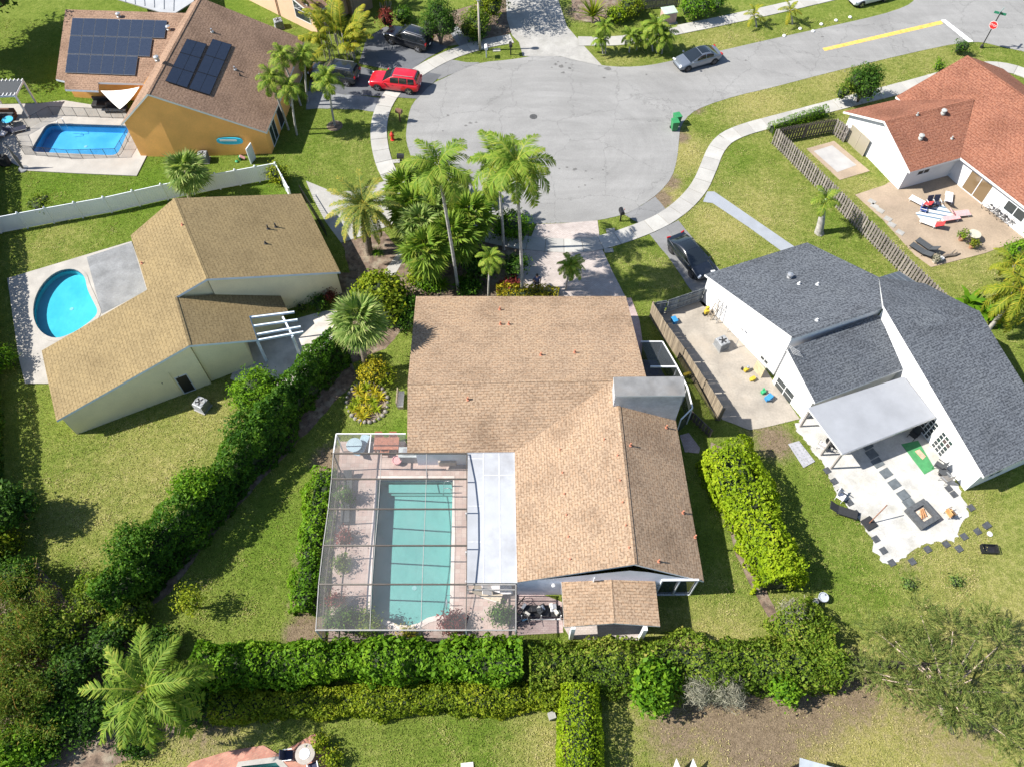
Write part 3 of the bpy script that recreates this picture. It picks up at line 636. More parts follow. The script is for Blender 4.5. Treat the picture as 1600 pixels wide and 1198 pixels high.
for i in range(4):
    a, c = fl[i], fl[(i+1) % 4]; bw.add([(a.x, a.y, 2.2), (c.x, c.y, 2.2), (c.x, c.y, best-.13), (a.x, a.y, best-.13)], [(0, 1, 2, 3), (3, 2, 1, 0)])
bw.build('raised_wall', plain('rough_white_wall', (.76, .77, .80), .9, .10, 1.3, .02, space='world', fine=7), mh_t)
flat = [G(731, 703, 2.58), G(804, 703, 2.58), G(808.5, 910, 2.58), G(729.5, 910, 2.58)]
fo = B().slab(flat, .2, 0, 1).build('flat_patio_roof', [M_flatwhite, M_trim], mh_t)
for k in (1, 2): # membrane seams
    a = flat[0].lerp(flat[1], k/3); b_ = flat[3].lerp(flat[2], k/3); B().bar(a+Vector((0, 0, .006)), b_+Vector((0, 0, .006)), .06, .012).build('seam', plain('seam_grey', (.5, .51, .54), .7, .15, 3), fo)
for y in (716, 742, 790, 846): 
    a = on_plane(731 if y != 742 else 756, y, *flat[:3]); b_ = on_plane(756 if y != 742 else 804, y, *flat[:3]); B().bar(a+Vector((0, 0, .005)), b_+Vector((0, 0, .005)), .05, .01).build('seam', MATS['seam_grey'], fo)
for x, y in ((741, 706), (782, 706), (729, 906), (729, 860), (729, 800)):
    f_ = foot_of(x, y, 2.4); B().box((f_.x, f_.y-.05, 1.2), (.12, .12, 2.36)).build('post', M_trim, mh_t)
vents(mh_t, PL_F, [(781, 484), (782, 507), (795, 507), (845, 555), (898, 551)], M_terra)
vents(mh_t, PL_R, [(731, 624)], M_terra); vents(mh_t, PL_W, [(944, 686), (875, 702), (879, 738), (882, 771), (885, 804), (888, 838), (891, 873), (965, 711), (969, 750), (973, 784), (978, 820), (983, 855)], M_terra, .035, .12)
vents(mh_t, PL_E, [(985, 696), (1067, 801), (1086, 839), (1029, 877), (1041, 668)], M_terra, .05, .34)
# lanai at the back
lr0, lr1 = G(955, 899, 2.75), G(960, 973, 2.75); le = G(1031.5, 978, 2.42); lw = G(881.5, 979, 2.42)
LP_W = [lr0, lr1, lw, on_plane(877, 907, lr0, lr1, lw)]; LP_E = [lr0, lr1, le, on_plane(1023, 901, lr0, lr1, le)]
lo_ = roof(mh_t, [LP_W, LP_E], SH_TAN, M_trim, .14, 'lanai_roof', caps=[(lr0, lr1)])
for x, y in ((892, 996), (1000, 998), (893, 962), (1001, 960)):
    g = G(x, y); B().box((g.x, g.y, 1.2), (.26, .26, 2.3)).build('column', M_white, mh_t, bevel=.02)
s0 = inset([X, RR, EN, EC, WC, V0], [.3, .4, .35, .06, .02, .3]); SWa, SEa = s0[4], s0[3]
window(mh_t, SWa, SEa, 1034, 904, 1078, 927, 2, 1, proud=.12)
window(mh_t, SWa, SEa, 968, 968, 992, 984, 2, 1, glass=M_glass, proud=.06)
dsp = B(); g = SWa.lerp(SEa, .42)
dsp.tube((g.x, g.y-.06, .05), (g.x, g.y-.06, 3.3), .04); dsp.build('downspout', M_trim, mh_t)
lamp_p = SWa.lerp(SEa, .2); B().lathe([(.05, 0), (.11, .06), (.11, .16), (.04, .2)], 10, (lamp_p.x, lamp_p.y-.12, 2.05)).build('wall_lamp', M_white, mh_t)
# side screen porch on the east wall
sp = [G(1001, 534, 2.3), G(1035, 534, 2.3), G(1058, 573, 2.3), G(1074, 605, 2.3), G(1082, 637, 2.2), G(1064, 655, 2.2)]
st_ = thing('screen_porch', 'small dark screened side porch with white frame', 'screen porch', Vector((sp[1].x, sp[1].y, 0)))
M_scr_dk = screenmat('porch_screen', (.05, .055, .06), .55); M_scr = screenmat('cage_screen', (.25, .25, .25), .15); M_scr_s = screenmat('cage_side_screen', (.13, .13, .13), .3)
for i in range(5):
    a, c = sp[i], sp[i+1]; B().bar(a, c, .08, .1).build('top_rail', M_white, st_)
    B().bar((c.x, c.y, 0), c, .07, .07).build('post', M_white, st_)
    B().add([(a.x, a.y, .02), (c.x, c.y, .02), (c.x, c.y, c.z-.05), (a.x, a.y, a.z-.05)], [(0, 1, 2, 3)]).build('side_screen', M_scr_dk, st_)
wi = [Vector((RR.x-.3, sp[0].y, 2.3)), Vector((RR.x-.3, sp[2].y, 2.3))]
B().tess([sp[0], sp[1], sp[2], Vector((sp[2].x-1.9, sp[2].y, 0))], [], 2.33).build('roof_screen', M_scr_dk, st_)
B().bar(sp[2], (sp[2].x-1.9, sp[2].y, 2.3), .1, .12).build('cross_beam', M_white, st_)
B().add([sp[0].lerp(sp[1], .15)+Vector((0, 0, -2.25)), sp[1]+Vector((-.1, -.1, -2.25)), sp[2]+Vector((-.2, 0, -2.25)), sp[2]+Vector((-1.9, 0, -2.25))], [(0, 3, 2, 1)]).build('porch_floor', plain('porch_floor', (.08, .09, .11), .6, .2, 3), st_)

# ---------------- the pool screen cage
cg = thing('pool_cage', 'bronze and white framed screen cage over the pool', 'screen enclosure', G(620, 850))
M_bronze = plain('bronze_alu', (.075, .062, .05), .5, .15, 5); M_cagel = plain('cage_grey', (.27, .26, .245), .5, .1, 5)
rows = [(708, 521, 729.5, 2.78), (748, 518, 729.5, 3.12), (795, 513, 729.5, 3.3), (852, 505, 729.5, 3.3), (912.5, 498, 729, 3.1), (984, 493.5, 728, 2.65)]
LZ = 2.62
cols = []
for y, xl, xr, z in rows:
    L_ = G(xl, y, LZ); Rr = G(xr, y, z); P1 = G(xl+(xr-xl)*.36, y, z); P2 = G(xl+(xr-xl)*.70, y, z)
    if y == 984: P1, P2, Rr = G(xl+(xr-xl)*.36, y, LZ), G(xl+(xr-xl)*.7, y, LZ), G(xr, y, LZ)
    cols.append([L_, P1, P2, Rr])
for k, (r_, rw) in enumerate(zip(cols, rows)):
    last = k == len(cols)-1; mt = M_cagel if last else M_bronze
    for i in range(3): B().bar(r_[i], r_[i+1], .075, .12 if not last else .1).build('roof_beam', mt, cg)
    B().bar((r_[0].x, r_[0].y, .06), r_[0], .07, .07).build('post', M_bronze if not last else M_white, cg)
for k in range(len(cols)-1):
    for i in range(4):
        if i in (0, 3): B().bar(cols[k][i], cols[k+1][i], .05, .07).build('edge_beam', M_cagel if i == 0 else M_bronze, cg)
        else: B().bar(cols[k][i], cols[k+1][i], .035, .04).build('purlin', M_cagel, cg)
    for i in range(3):
        q = [cols[k][i], cols[k][i+1], cols[k+1][i+1], cols[k+1][i]]; B().add([p+Vector((0, 0, -.02)) for p in q], [(3, 2, 1, 0)]).build('roof_screen', M_scr, cg)
    a, c = cols[k][0], cols[k+1][0]
    B().add([(a.x, a.y, .08), (c.x, c.y, .08), c, a], [(0, 1, 2, 3)]).build('side_screen', M_scr_s, cg)
    B().bar((a.x, a.y, .95), (c.x, c.y, .95), .05, .05).build('chair_rail', M_bronze, cg)
    B().bar((a.x, a.y, .1), (c.x, c.y, .1), .05, .08).build('base_rail', M_bronze, cg)
# front wall, right bay and the small bay at the back
fr_ = [cols[-1][0], cols[-1][1], cols[-1][2], cols[-1][3], G(806, 984, LZ)]
for i, p in enumerate(fr_):
    if i: B().bar((p.x, p.y, .06), p, .07, .07).build('post', M_white if i >= 3 else M_bronze, cg)
    if i < 4:
        c = fr_[i+1]; B().add([(p.x, p.y, .08), (c.x, c.y, .08), c, p], [(0, 1, 2, 3)]).build('front_screen', M_scr_s, cg)
        B().bar((p.x, p.y, .9), (c.x, c.y, .9), .05, .05).build('chair_rail', M_bronze, cg); B().bar((p.x, p.y, .1), (c.x, c.y, .1), .05, .08).build('base_rail', M_bronze, cg)
rb = [G(729.5, 913, LZ), G(806, 913, LZ), G(806, 984, LZ), G(728, 984, LZ)]
for a, c, m_ in ((rb[0], rb[1], M_white), (rb[1], rb[2], M_white), (rb[3], rb[2], M_white), (rb[0], rb[3], M_white), (G(729, 921, LZ), G(806, 921, LZ), M_white)): B().bar(a, c, .06, .09).build('edge_beam', M_cagel, cg)
B().add([p+Vector((0, 0, .05)) for p in rb], [(3, 2, 1, 0)]).build('roof_screen', M_scr, cg)
B().add([(rb[1].x, rb[1].y, .08), (rb[2].x, rb[2].y, .08), rb[2], rb[1]], [(0, 1, 2, 3)]).build('side_screen', M_scr_s, cg)
bb = [G(525.5, 677.5, LZ), G(634, 677.5, LZ), cols[0][1].lerp(cols[0][1], 0), cols[0][0]]; bb[2] = Vector((bb[1].x, bb[3].y, LZ))
for a, c in ((bb[0], bb[1]), (bb[0], bb[3]), (bb[3], bb[2]), (bb[0].lerp(bb[1], .5), bb[3].lerp(bb[2], .5))): B().bar(a, c, .07, .09).build('edge_beam', M_white, cg)
B().bar((bb[0].x, bb[0].y, .06), bb[0], .07, .07).build('post', M_white, cg)
B().add([p+Vector((0, 0, .05)) for p in bb], [(3, 2, 1, 0)]).build('roof_screen', M_scr, cg)
for a, c in ((bb[0], bb[1]), (bb[0], bb[3])): B().add([(a.x, a.y, .08), (c.x, c.y, .08), c, a], [(0, 1, 2, 3)]).build('side_screen', M_scr_s, cg)

# ---------------- the olive-roofed house on the left
SH_OL = shingle('shingle_olive', (.232, .172, .086), (.185, .136, .068), (.25, .19, .10), streak=.15)
M_cream = plain('cream_stucco', (.82, .72, .46), .9, .05, .7, .004, space='world', fine=12)
M_fasc = plain('fascia_blue_white', (.62, .70, .78), .5, .05, 1.2)
yh = thing('olive_roofed_house', 'cream house with olive-tan shingle roof and white pergola', 'house', G(300, 500))
N0, N1 = G(272, 310, 5.7), G(323, 436, 5.7); SEV = G(88, 657, 2.4)
yb = lambda x, y: on_plane(x, y, N0, N1, SEV)
PB = [N0, N1, yb(273, 465), yb(295, 540), SEV, yb(65, 548), yb(230, 453), yb(204, 368)]
A2, A1 = G(531.5, 425, 2.6), None; A1 = on_plane(470.5, 303, N0, N1, A2); PA = [N0, A1, A2, N1]
c0, c1 = yb(273, 465), yb(295, 540); c2 = G(401.5, 531, 2.95)
yc = lambda x, y: on_plane(x, y, c0, c1, c2)
PC = [c0, c1, c2, yc(389, 494), yc(450.5, 487), yc(434, 453)]
# clockwise order kept simple: planes are thickened one by one
roof(yh, [PA, [N0, N1, yb(230, 453), yb(204, 368)], [N1, c0, c1, SEV, yb(65, 548), yb(230, 453)], PC], SH_OL, M_fasc, .2, caps=[(N0, N1), (c0, c1)])
walls(yh, inset([N0, A1, A2, N1], [.4, .25, .12, .02]), [PA], M_cream, .2)
walls(yh, inset([N0, N1, yb(273, 465), yb(230, 453), yb(204, 368)], [.02, .3, .3, .35, .35]), [PB[:8]], M_cream, .2)
lo_y = inset([c0, c1, SEV, yb(65, 548), yb(230, 453)], [.02, .15, .3, .35, .35]); walls(yh, lo_y, [PB], M_cream, .2)
lo_c = inset([c0, c1, c2, yc(389, 494), yc(450.5, 487), yc(434, 453)], [.02, .35, .9, .3, .4, .3]); walls(yh, lo_c, [PC], M_cream, .2)
vents(yh, PA, [(431, 355), (419, 358)], M_dark, .06, .4); vents(yh, PA, [(415, 381)], M_dark, .06, .25); vents(yh, PB, [(222, 412), (285, 352)], M_terra, .05, .2)
# pergola
pa, pb = G(389, 494, 2.75), G(401, 530, 2.75)
for k, (x0, y0, x1, y1) in enumerate([(388, 497, 460, 488), (395, 510, 465, 500), (402, 523, 470, 511), (403, 532, 474, 519)]): B().bar(G(x0, y0, 2.75), G(x1, y1, 2.75), .1, .18).build('pergola_rafter', M_fasc, yh)
B().bar(G(442, 496, 2.63), G(458, 527, 2.63), .12, .2).build('pergola_beam', M_fasc, yh); B().bar(G(390, 495, 2.6), G(402, 533, 2.6), .12, .2).build('pergola_beam', M_fasc, yh)
for x, y in ((402, 533), (457, 526)):
    f_ = foot_of(x, y, 2.55); B().box((f_.x, f_.y, 1.27), (.16, .16, 2.5)).build('pergola_post', M_fasc, yh)
di = lo_y[2]-lo_y[1]; 
for k, a in enumerate((.18, .3)): B().lathe([(.03, 0), (.03, .12)], 8, lo_y[1].lerp(lo_y[2], a)+Vector((.2, -.2, 2.3))).build('wall_spout', M_dark, yh)
B().tube(lo_y[1].lerp(lo_y[2], .22)+Vector((.03, -.06, .4)), lo_y[1].lerp(lo_y[2], .22)+Vector((.03, -.06, 2.9)), .03).build('conduit', M_cream, yh)
window(yh, lo_y[2], lo_y[1], 7.6, .02, 8.5, 2.1, 1, 1, px=False, name='door', glass=M_dark)

# ---------------- the orange house, upper left
SH_BR = shingle('shingle_brown', (.25, .16, .108), (.19, .12, .082), (.30, .20, .14))
M_orange = plain('orange_stucco', (.88, .43, .12), .9, .07, .6, .004, space='world', fine=12)
oh = thing('orange_house', 'orange stucco house with brown roof and solar panels', 'house', G(300, 150))
r0, r1 = G(230, 147, 6.8), G(312, -4, 6.8); e1 = G(416.5, 207, 2.5); PE = [r0, r1, on_plane(476, 62, r0, r1, e1), e1]
w1 = G(188.5, 195, 3.6); PW = [r0, r1, on_plane(299, 5, r0, r1, w1), w1]
roof(oh, [PE, PW], SH_BR, M_white, .2, caps=[(r0, r1)])
s_o = inset([r1, PE[2], PE[3], r0, PW[3], PW[2]], [.3, .2, .12, .12, .3, .3])
walls(oh, s_o, [PE, PW], M_orange, .2)
q0, q1, q2 = G(102, 15, 3.5), G(299, 21, 3.5), G(87, 124, 2.65)
pq = lambda x, y: on_plane(x, y, q0, q1, q2)
PQ = [q0, q1, pq(224, 131), pq(153, 129), pq(153, 142), pq(101, 140), pq(101, 127), q2]
roof(oh, [PQ], SH_BR, M_trim, .2, 'solar_roof')
walls(oh, inset([q0, q1, pq(224, 131), pq(150, 129), q2], [.3, .2, .9, .9, .4]), [PQ], M_orange, .2)
oW, oE = inset([q0, q1, pq(224, 131), pq(150, 129), q2], [.3, .2, .9, .9, .4])[4], inset([q0, q1, pq(224, 131), pq(150, 129), q2], [.3, .2, .9, .9, .4])[2]
window(oh, oW, oE, 1.4, .05, 3.2, 2.1, 1, 1, px=False, name='sliding_door', glass=glassmat('door_green', (.10, .12, .08), .1)); window(oh, oW, oE, 4.2, .9, 6.4, 2.0, 2, 1, px=False)
box_vents(oh, PQ, [(186, 27), (264, 47)], M_steel); box_vents(oh, PE, [(246, 95)], M_steel); vents(oh, PE, [(331, 50), (367, 109), (406, 120)], M_steel, .08, .3); vents(oh, PE, [(375, 118)], M_dark, .05, .25)
window(oh, s_o[2], s_o[1], .8, .05, 2.4, 2.2, 2, 1, px=False, name='front_window', frame=M_white); window(oh, s_o[2], s_o[1], 3.2, .02, 4.5, 2.2, 1, 1, px=False, name='front_door', glass=M_dark)
window(oh, s_o[2], s_o[1], 6.5, .02, 11.2, 2.3, 1, 1, px=False, name='garage_door', glass=plain('garage_peach', (.55, .33, .2), .6, .05, 2))
pr = [G(180, -2, 2.6), G(250, 19, 2.6), G(274, 20.5, 2.6), G(303, 2, 2.6), G(298, -45, 2.6), G(170, -45, 2.6)]
pro = B().slab(pr, .1, 0, 0).build('patio_roof', plain('white_metal_roof', (.34, .345, .35), .5, .06, 1, space='world'), oh)
for k in range(6): B().bar(G(196+k*15, 4+k*2.6, 2.63), G(188+k*17, -44, 2.63), .05, .05).build('roof_seam', M_acgrey, pro)
M_sol = None
def solarmat():
    m, t, b = newmat('solar_glass'); co = coords(t, 'uv')
    br = nd(t, 'ShaderNodeTexBrick', Scale=1.0); br.offset = 0; br.inputs['Brick Width'].default_value = .158; br.inputs['Row Height'].default_value = .158; br.inputs['Mortar Size'].default_value = .003
    br.inputs['Color1'].default_value = (.018, .025, .044, 1); br.inputs['Color2'].default_value = (.022, .03, .05, 1); br.inputs['Mortar'].default_value = (.03, .035, .05, 1); t.links.new(co, br.inputs['Vector'])
    t.links.new(br.outputs['Color'], b.inputs['Base Color']); b.inputs['Roughness'].default_value = .22; b.inputs['Specular IOR Level'].default_value = .7; return m
M_sol = solarmat(); M_solfr = plain('solar_frame', (.15, .16, .175), .4, .1, 5, metal=.3)
def solar(label, pl, corners, nu, nv, missing=(), frm=None):
    c = [on_plane(x, y, pl[0], pl[1], pl[2])+Vector((0, 0, .14)) for x, y in corners]
    t = thing('solar_array', label, 'solar panels', c[0], 0, 'solar arrays on the brown roof')
    for i in range(nu):
        for j in range(nv):
            if (i, j) in missing: continue
            def q(u, v): return (c[0].lerp(c[1], u)).lerp(c[3].lerp(c[2], u), v)
            g = .004 if frm else .014; u0, u1, v0, v1 = i/nu, (i+1)/nu, j/nv, (j+1)/nv; du, dv = g/nu, g/nv
            p = [q(u0+du, v0+dv), q(u1-du, v0+dv), q(u1-du, v1-dv), q(u0+du, v1-dv)]
            ce = sum(p, Vector())/4; pn = B().slab(p, .05, 1, 1).build('solar_panel', [M_sol, frm or M_solfr], t); ip = [q_+(ce-q_).normalized()*.045+Vector((0, 0, .006)) for q_ in p]; B().slab(ip, .004, 0, 0).build('solar_glass', M_sol, pn)
    for v in (.02, .35, .66, .98):
        a = c[0].lerp(c[3], v); b_ = c[1].lerp(c[2], v) if not missing else c[0].lerp(c[1], .72).lerp(c[3].lerp(c[2], .72), v); B().bar(a-Vector((0, 0, .085)), b_-Vector((0, 0, .085)), .04, .06).build('rail', M_steel, t)
solar('large blue-black solar array on the lower brown roof', PQ, [(114, 30), (262, 34), (249, 122), (102.5, 116)], 8, 3, {(7, 1), (7, 2), (6, 2)})
solar('left solar array of five panels on the steeper brown roof', PE, [(293, 63), (324, 71), (293, 140), (259, 129)], 2, 3, (), M_blackmetal)
solar('right solar array of panels nearest the ridge vents', PE, [(333, 63), (363, 72), (328.5, 151), (296, 141)], 2, 3, (), M_blackmetal)

# ---------------- the grey-roofed house on the right
SH_GR = shingle('shingle_grey', (.055, .062, .074), (.095, .105, .12), (.13, .142, .16), streak=.18, bw=.5, rw=.17)
M_whitewall = plain('white_stucco', (.64, .64, .645), .9, .04, .6, .004, space='world', fine=12, dirt=(.5, .49, .47), dirtamt=.3)
gh = thing('grey_roofed_house', 'white stucco house with charcoal shingle roof and flat patio cover', 'house', G(1360, 560))
g0, g1, g2 = G(1101, 429, 2.8), G(1237, 526.5, 4.9), G(1261, 379, 2.8)
gN = lambda x, y: on_plane(x, y, g0, g1, g2)
PN = [g0, g1, gN(1382, 478), gN(1373, 433), g2]
k0, k1, k2 = G(1230, 546, 4.15), G(1372, 492, 4.15), G(1273.5, 629, 2.62)
PK = [k0, k1, on_plane(1419, 574, k0, k1, k2), k2]
h0, h2 = G(1380, 478, 5.1), G(1538, 745, 2.55); h1 = G(1605, 712, 2.55)
gh_ = lambda x, y: on_plane(x, y, h0, h2, h1)
PH = [h0, gh_(1442, 512), gh_(1531, 487), gh_(1563, 541), gh_(1625, 640), gh_(1660, 690), h2]
PJ = [h0, gN(1373, 433), G(1445, 443, 3.6), gh_(1531, 487), gh_(1442, 512)]
roof(gh, [PN, PK, PH, PJ], SH_GR, M_white, .2, caps=[(g1, gN(1382, 478)), (PH[1], PH[2])])
lN = inset([g0, g1, gN(1382, 478), gN(1373, 433), g2], [.1, .02, .02, .3, .3]); walls(gh, lN, [PN], M_whitewall, .2)
lK = inset(PK, [.02, .02, .2, .1]); walls(gh, lK, [PK], M_whitewall, .2)
lH = inset([h0, gh_(1531, 487), gh_(1660, 690), h2], [.02, .4, .2, .1]); walls(gh, lH, [PH], M_whitewall, .2)
fg = [G(1262, 637, 2.5), G(1413, 588, 2.5), G(1462, 651, 2.4), G(1316, 709, 2.4)]
fc = B().slab(fg, .14, 0, 1).build('flat_patio_cover', [plain('cover_membrane', (.25, .26, .28), .75, .07, .7, space='world', dirt=(.23, .24, .25), dirtamt=.5), M_white], gh)
B().bar(fg[3]+Vector((0, 0, -.1)), fg[2]+Vector((0, 0, -.1)), .1, .14).build('gutter', M_steel, fc)
for x, y, z in ((1316, 711, 2.25), (1299, 690, 2.2), (1266, 643, 2.3)):
    f_ = foot_of(x, y, z); B().box((f_.x+.05, f_.y+.15, 1.12), (.13, .13, 2.24)).build('post', plain('taupe_post', (.30, .27, .25), .7, .1, 3), gh)
vents(gh, PN, [(1277, 445), (1248, 444), (1276, 501)], M_white, .06, .22); box_vents(gh, PN, [(1233, 434)], M_steel)
ga, gb = lN[0], lK[3]; gwp = ga.lerp(gb, 0)
window(gh, lK[0], lK[3], 1209, 602, 1243, 618, 2, 2, frame=M_white); window(gh, lN[0], lN[1], 1187, 559, 1202, 566, 2, 1, frame=M_white)
hW, hS = lH[0], lH[3]
def french(ax, w):
    window(gh, hW, hS, ax, .05, ax+w, 2.05, 3, 5, px=False, name='french_door', frame=M_white)
L_w = (hS-hW).length; french(L_w*.58, 1.15); french(L_w*.70, 1.15)
window(gh, lH[3], lH[2], 1.2, .9, 2.4, 1.9, 2, 1, px=False)
metal = B().slab([G(1375, 433, 2.9), G(1404, 424, 2.9), G(1436, 445, 2.7), G(1410, 455, 2.7)], .08, 0, 0).build('metal_awning', plain('awning_metal', (.11, .13, .15), .4, .1, 3, metal=.4), gh)
for k in range(5):
    u = k/4; B().bar(G(1375+29*u, 433-9*u, 2.92), G(1410+26*u, 455-10*u, 2.72), .05, .05).build('awning_rib', plain('awning_rib', (.2, .22, .25), .4, .1, 3, metal=.4), metal)
ant = thing('roof_antenna', 'thin metal antenna on the grey roof valley', 'antenna', G(1243, 544, 3.9))
for k in range(6): B().tube(G(1232+k*3, 538+k*2, 4.35), G(1240+k*3, 554+k*1, 4.15), .015).build('antenna_rod', M_steel, ant)
B().tube(G(1233, 540, 4.0), G(1233, 540, 4.5), .02).build('mast', M_steel, ant); B().tube(G(1233, 540, 4.35), G(1250, 550, 4.35), .02).build('boom', M_steel, ant)

# ---------------- the red-roofed house, upper right
SH_RED = shingle('shingle_red', (.235, .094, .056), (.18, .070, .045), (.285, .135, .088))
rh = thing('red_roofed_house', 'white stucco house with terracotta red shingle roof', 'house', G(1500, 190))
t0, t1 = G(1382, 190, 4.3), G(1522, 155, 4.3); ta = G(1318, 174.5, 2.55); tb = G(1422, 269.5, 2.55)
PTN = [t0, t1, on_plane(1418, 152, t0, t1, ta), ta]; PTS = [t0, t1, on_plane(1502, 247, t0, t1, tb), tb]
m0, m1 = G(1511, 87, 5.2), G(1640, 178, 5.2); mw = G(1500, 246, 2.6)
pm_ = lambda x, y: on_plane(x, y, m0, m1, mw)
PM = [m0, m1, pm_(1720, 415), mw, pm_(1400, 151)]; me_ = G(1600, 133, 3.6); PME = [m0, m1, on_plane(1720, 215, m0, m1, me_), me_, on_plane(1568, 108, m0, m1, me_)]
roof(rh, [PTN, PTS, PM, PME], SH_RED, M_white, .2, caps=[(m0, m1), (t0, t1)])
lT = inset([ta, t0, tb, PTS[2], t1, PTN[2]], [.4, .4, .5, .02, .02, .4]); walls(rh, lT, [PTN, PTS], M_whitewall, .2)
lM = inset([pm_(1400, 151), mw, pm_(1720, 415), m1, m0], [.5, .4, .02, .02, .4]); walls(rh, lM, [PM], M_whitewall, .2)
box_vents(rh, PTS, [(1473, 178), (1438, 217)], plain('vent_grey', (.35, .36, .34), .6, .1, 5)); vents(rh, PTS, [(1433, 180), (1487, 217)], MATS['vent_grey'], .06, .25)
window(rh, lT[0], lT[2], 1319, 225, 1360, 220, 2, 1, glass=M_glass_lt, name='sliding_window', frame=plain('tan_frame', (.33, .29, .22), .6, .1, 3))
window(rh, lT[2], lT[3], 1431, 275, 1455, 262, 2, 1, glass=M_dark)
dm_ = (lM[2]-lM[1]).length
window(rh, lM[1], lM[2], .25, .05, 2.6, 2.1, 2, 1, px=False, name='sliding_door', glass=glassmat('amber_glass', (.16, .11, .06), .1)); window(rh, lM[1], lM[2], 4.2, .95, 6.2, 2.0, 2, 1, px=False)
# ---------------- the peach house at the top edge
ph = thing('peach_house', 'peach stucco house cut by the top edge', 'house', G(480, 20))
A_, B_ = G(412, 12), G(488, 50); dv = (B_-A_).normalized(); nv = Vector((-dv.y, dv.x, 0))
pa0 = A_-dv*3.2; pb0 = B_+dv*.8; pcn, pdn = pb0+nv*12, pa0+nv*12; mid0 = (pa0+pb0)/2; mid1 = mid0+nv*12.4
M_peach = plain('peach_stucco', (.62, .42, .29), .9, .06, .7, .004, space='world', fine=12)
ridz = 4.4
e_a, e_b = pa0-dv*.4-nv*.4, pb0+dv*.4-nv*.4
PPL = [Vector((mid0.x, mid0.y, ridz))-nv*.4, Vector((mid1.x, mid1.y, ridz)), Vector(((pdn-dv*.4).x, (pdn-dv*.4).y, 2.5)), Vector((e_a.x, e_a.y, 2.5))]
PPR = [Vector((mid0.x, mid0.y, ridz))-nv*.4, Vector((mid1.x, mid1.y, ridz)), Vector(((pcn+dv*.4).x, (pcn+dv*.4).y, 2.5)), Vector((e_b.x, e_b.y, 2.5))]
roof(ph, [PPL, PPR], SH_BR, M_white, .2); walls(ph, [pa0, pb0, pcn, pdn], [PPL, PPR], M_peach, .2)
window(ph, pa0, pb0, 463, 27, 480, 8, 1, 2, frame=M_white); window(ph, pa0, pb0, 2.0, 1.0, 3.2, 2.1, 1, 1, px=False, frame=M_white)
B().tube(pa0.lerp(pb0, .5)+Vector((0, -.1, .05)), pa0.lerp(pb0, .5)+Vector((0, -.1, 2.9)), .05).build('downspout', plain('brown_pipe', (.22, .09, .05), .6, .1, 4), ph)
ga0 = G(552, 27); ga1 = G(583, 12); gd = (ga1-ga0).normalized(); gn = Vector((-gd.y, gd.x, 0))
gq = [ga0, ga1, ga1+gn*6, ga0+gn*6]; gpl = [Vector((p.x, p.y, z)) for p, z in zip([ga0-gd*.4-gn*.4, ga1+gd*.4-gn*.4, ga1+gd*.4+gn*6, ga0-gd*.4+gn*6], (2.5, 2.5, 3.6, 3.6))]
walls(ph, gq, [gpl], plain('garage_taupe', (.30, .23, .18), .8, .08, 1), .2, name='garage_wall'); roof(ph, [gpl], SH_BR, M_white, .2, 'garage_roof')
B().box((*(ga0.lerp(ga1, .5)-gn*.02)[:2], 1.05), ((ga1-ga0).length*.8, .06, 2.1), math.atan2(gd.y, gd.x)).build('garage_door', MATS['garage_taupe'], ph)
ac_unit(437, 43, 'grey air conditioner on pad beside peach wall')
ac_unit(320, 252, 'grey air conditioner against orange wall', rz=.1)
ac_unit(1126, 542, 'grey air conditioner in the white house side yard', rz=.45)
ac_unit(318, 637, 'dark-topped air conditioner against cream wall', rz=-.45)
# ================================================================ plants
def nrm(a): return a/np.maximum(1e-6, np.linalg.norm(a, axis=1, keepdims=True))
def quads(name, V, tint, mat, parent=None, local=True):
    """V: (n,4,3) leaf quads -> one mesh with a tint per leaf"""
    n = len(V); me = bpy.data.meshes.new(name); me.vertices.add(n*4); me.vertices.foreach_set('co', V.astype(np.float32).ravel())
    me.loops.add(n*4); me.loops.foreach_set('vertex_index', np.arange(n*4, dtype=np.int32)); me.polygons.add(n)
    me.polygons.foreach_set('loop_start', np.arange(0, n*4, 4, dtype=np.int32)); me.update(calc_edges=True)
    a = me.attributes.new('tint', 'FLOAT', 'FACE'); a.data.foreach_set('value', np.clip(tint, 0, 1).astype(np.float32)); me.materials.append(mat)
    return me
def leafquads(C, D, N, L, W, fold=.25):
    D = nrm(D); Sd = nrm(np.cross(D, N)); N2 = nrm(np.cross(Sd, D)); L = np.asarray(L).reshape(-1, 1); W = np.asarray(W).reshape(-1, 1)
    a = C-D*L/2; b = C+Sd*W/2+N2*(W*fold)+D*L*.05; c = C+D*L/2-N2*(L*.12); d = C-Sd*W/2+N2*(W*fold)+D*L*.05
    return np.stack([a, b, c, d], 1)
def rv(n): return nrm(RNG.normal(size=(n, 3)))
def scatter(C, Nn, leaf, wr=.55, spread=.9):
    n = len(C); N = nrm(Nn+rv(n)*spread); D = nrm(np.cross(N, rv(n))+np.array([0, 0, -.25])); L = leaf*np.clip(RNG.lognormal(-.05, .35, n), .4, 2.)
    return leafquads(C, D, N, L, L*wr)
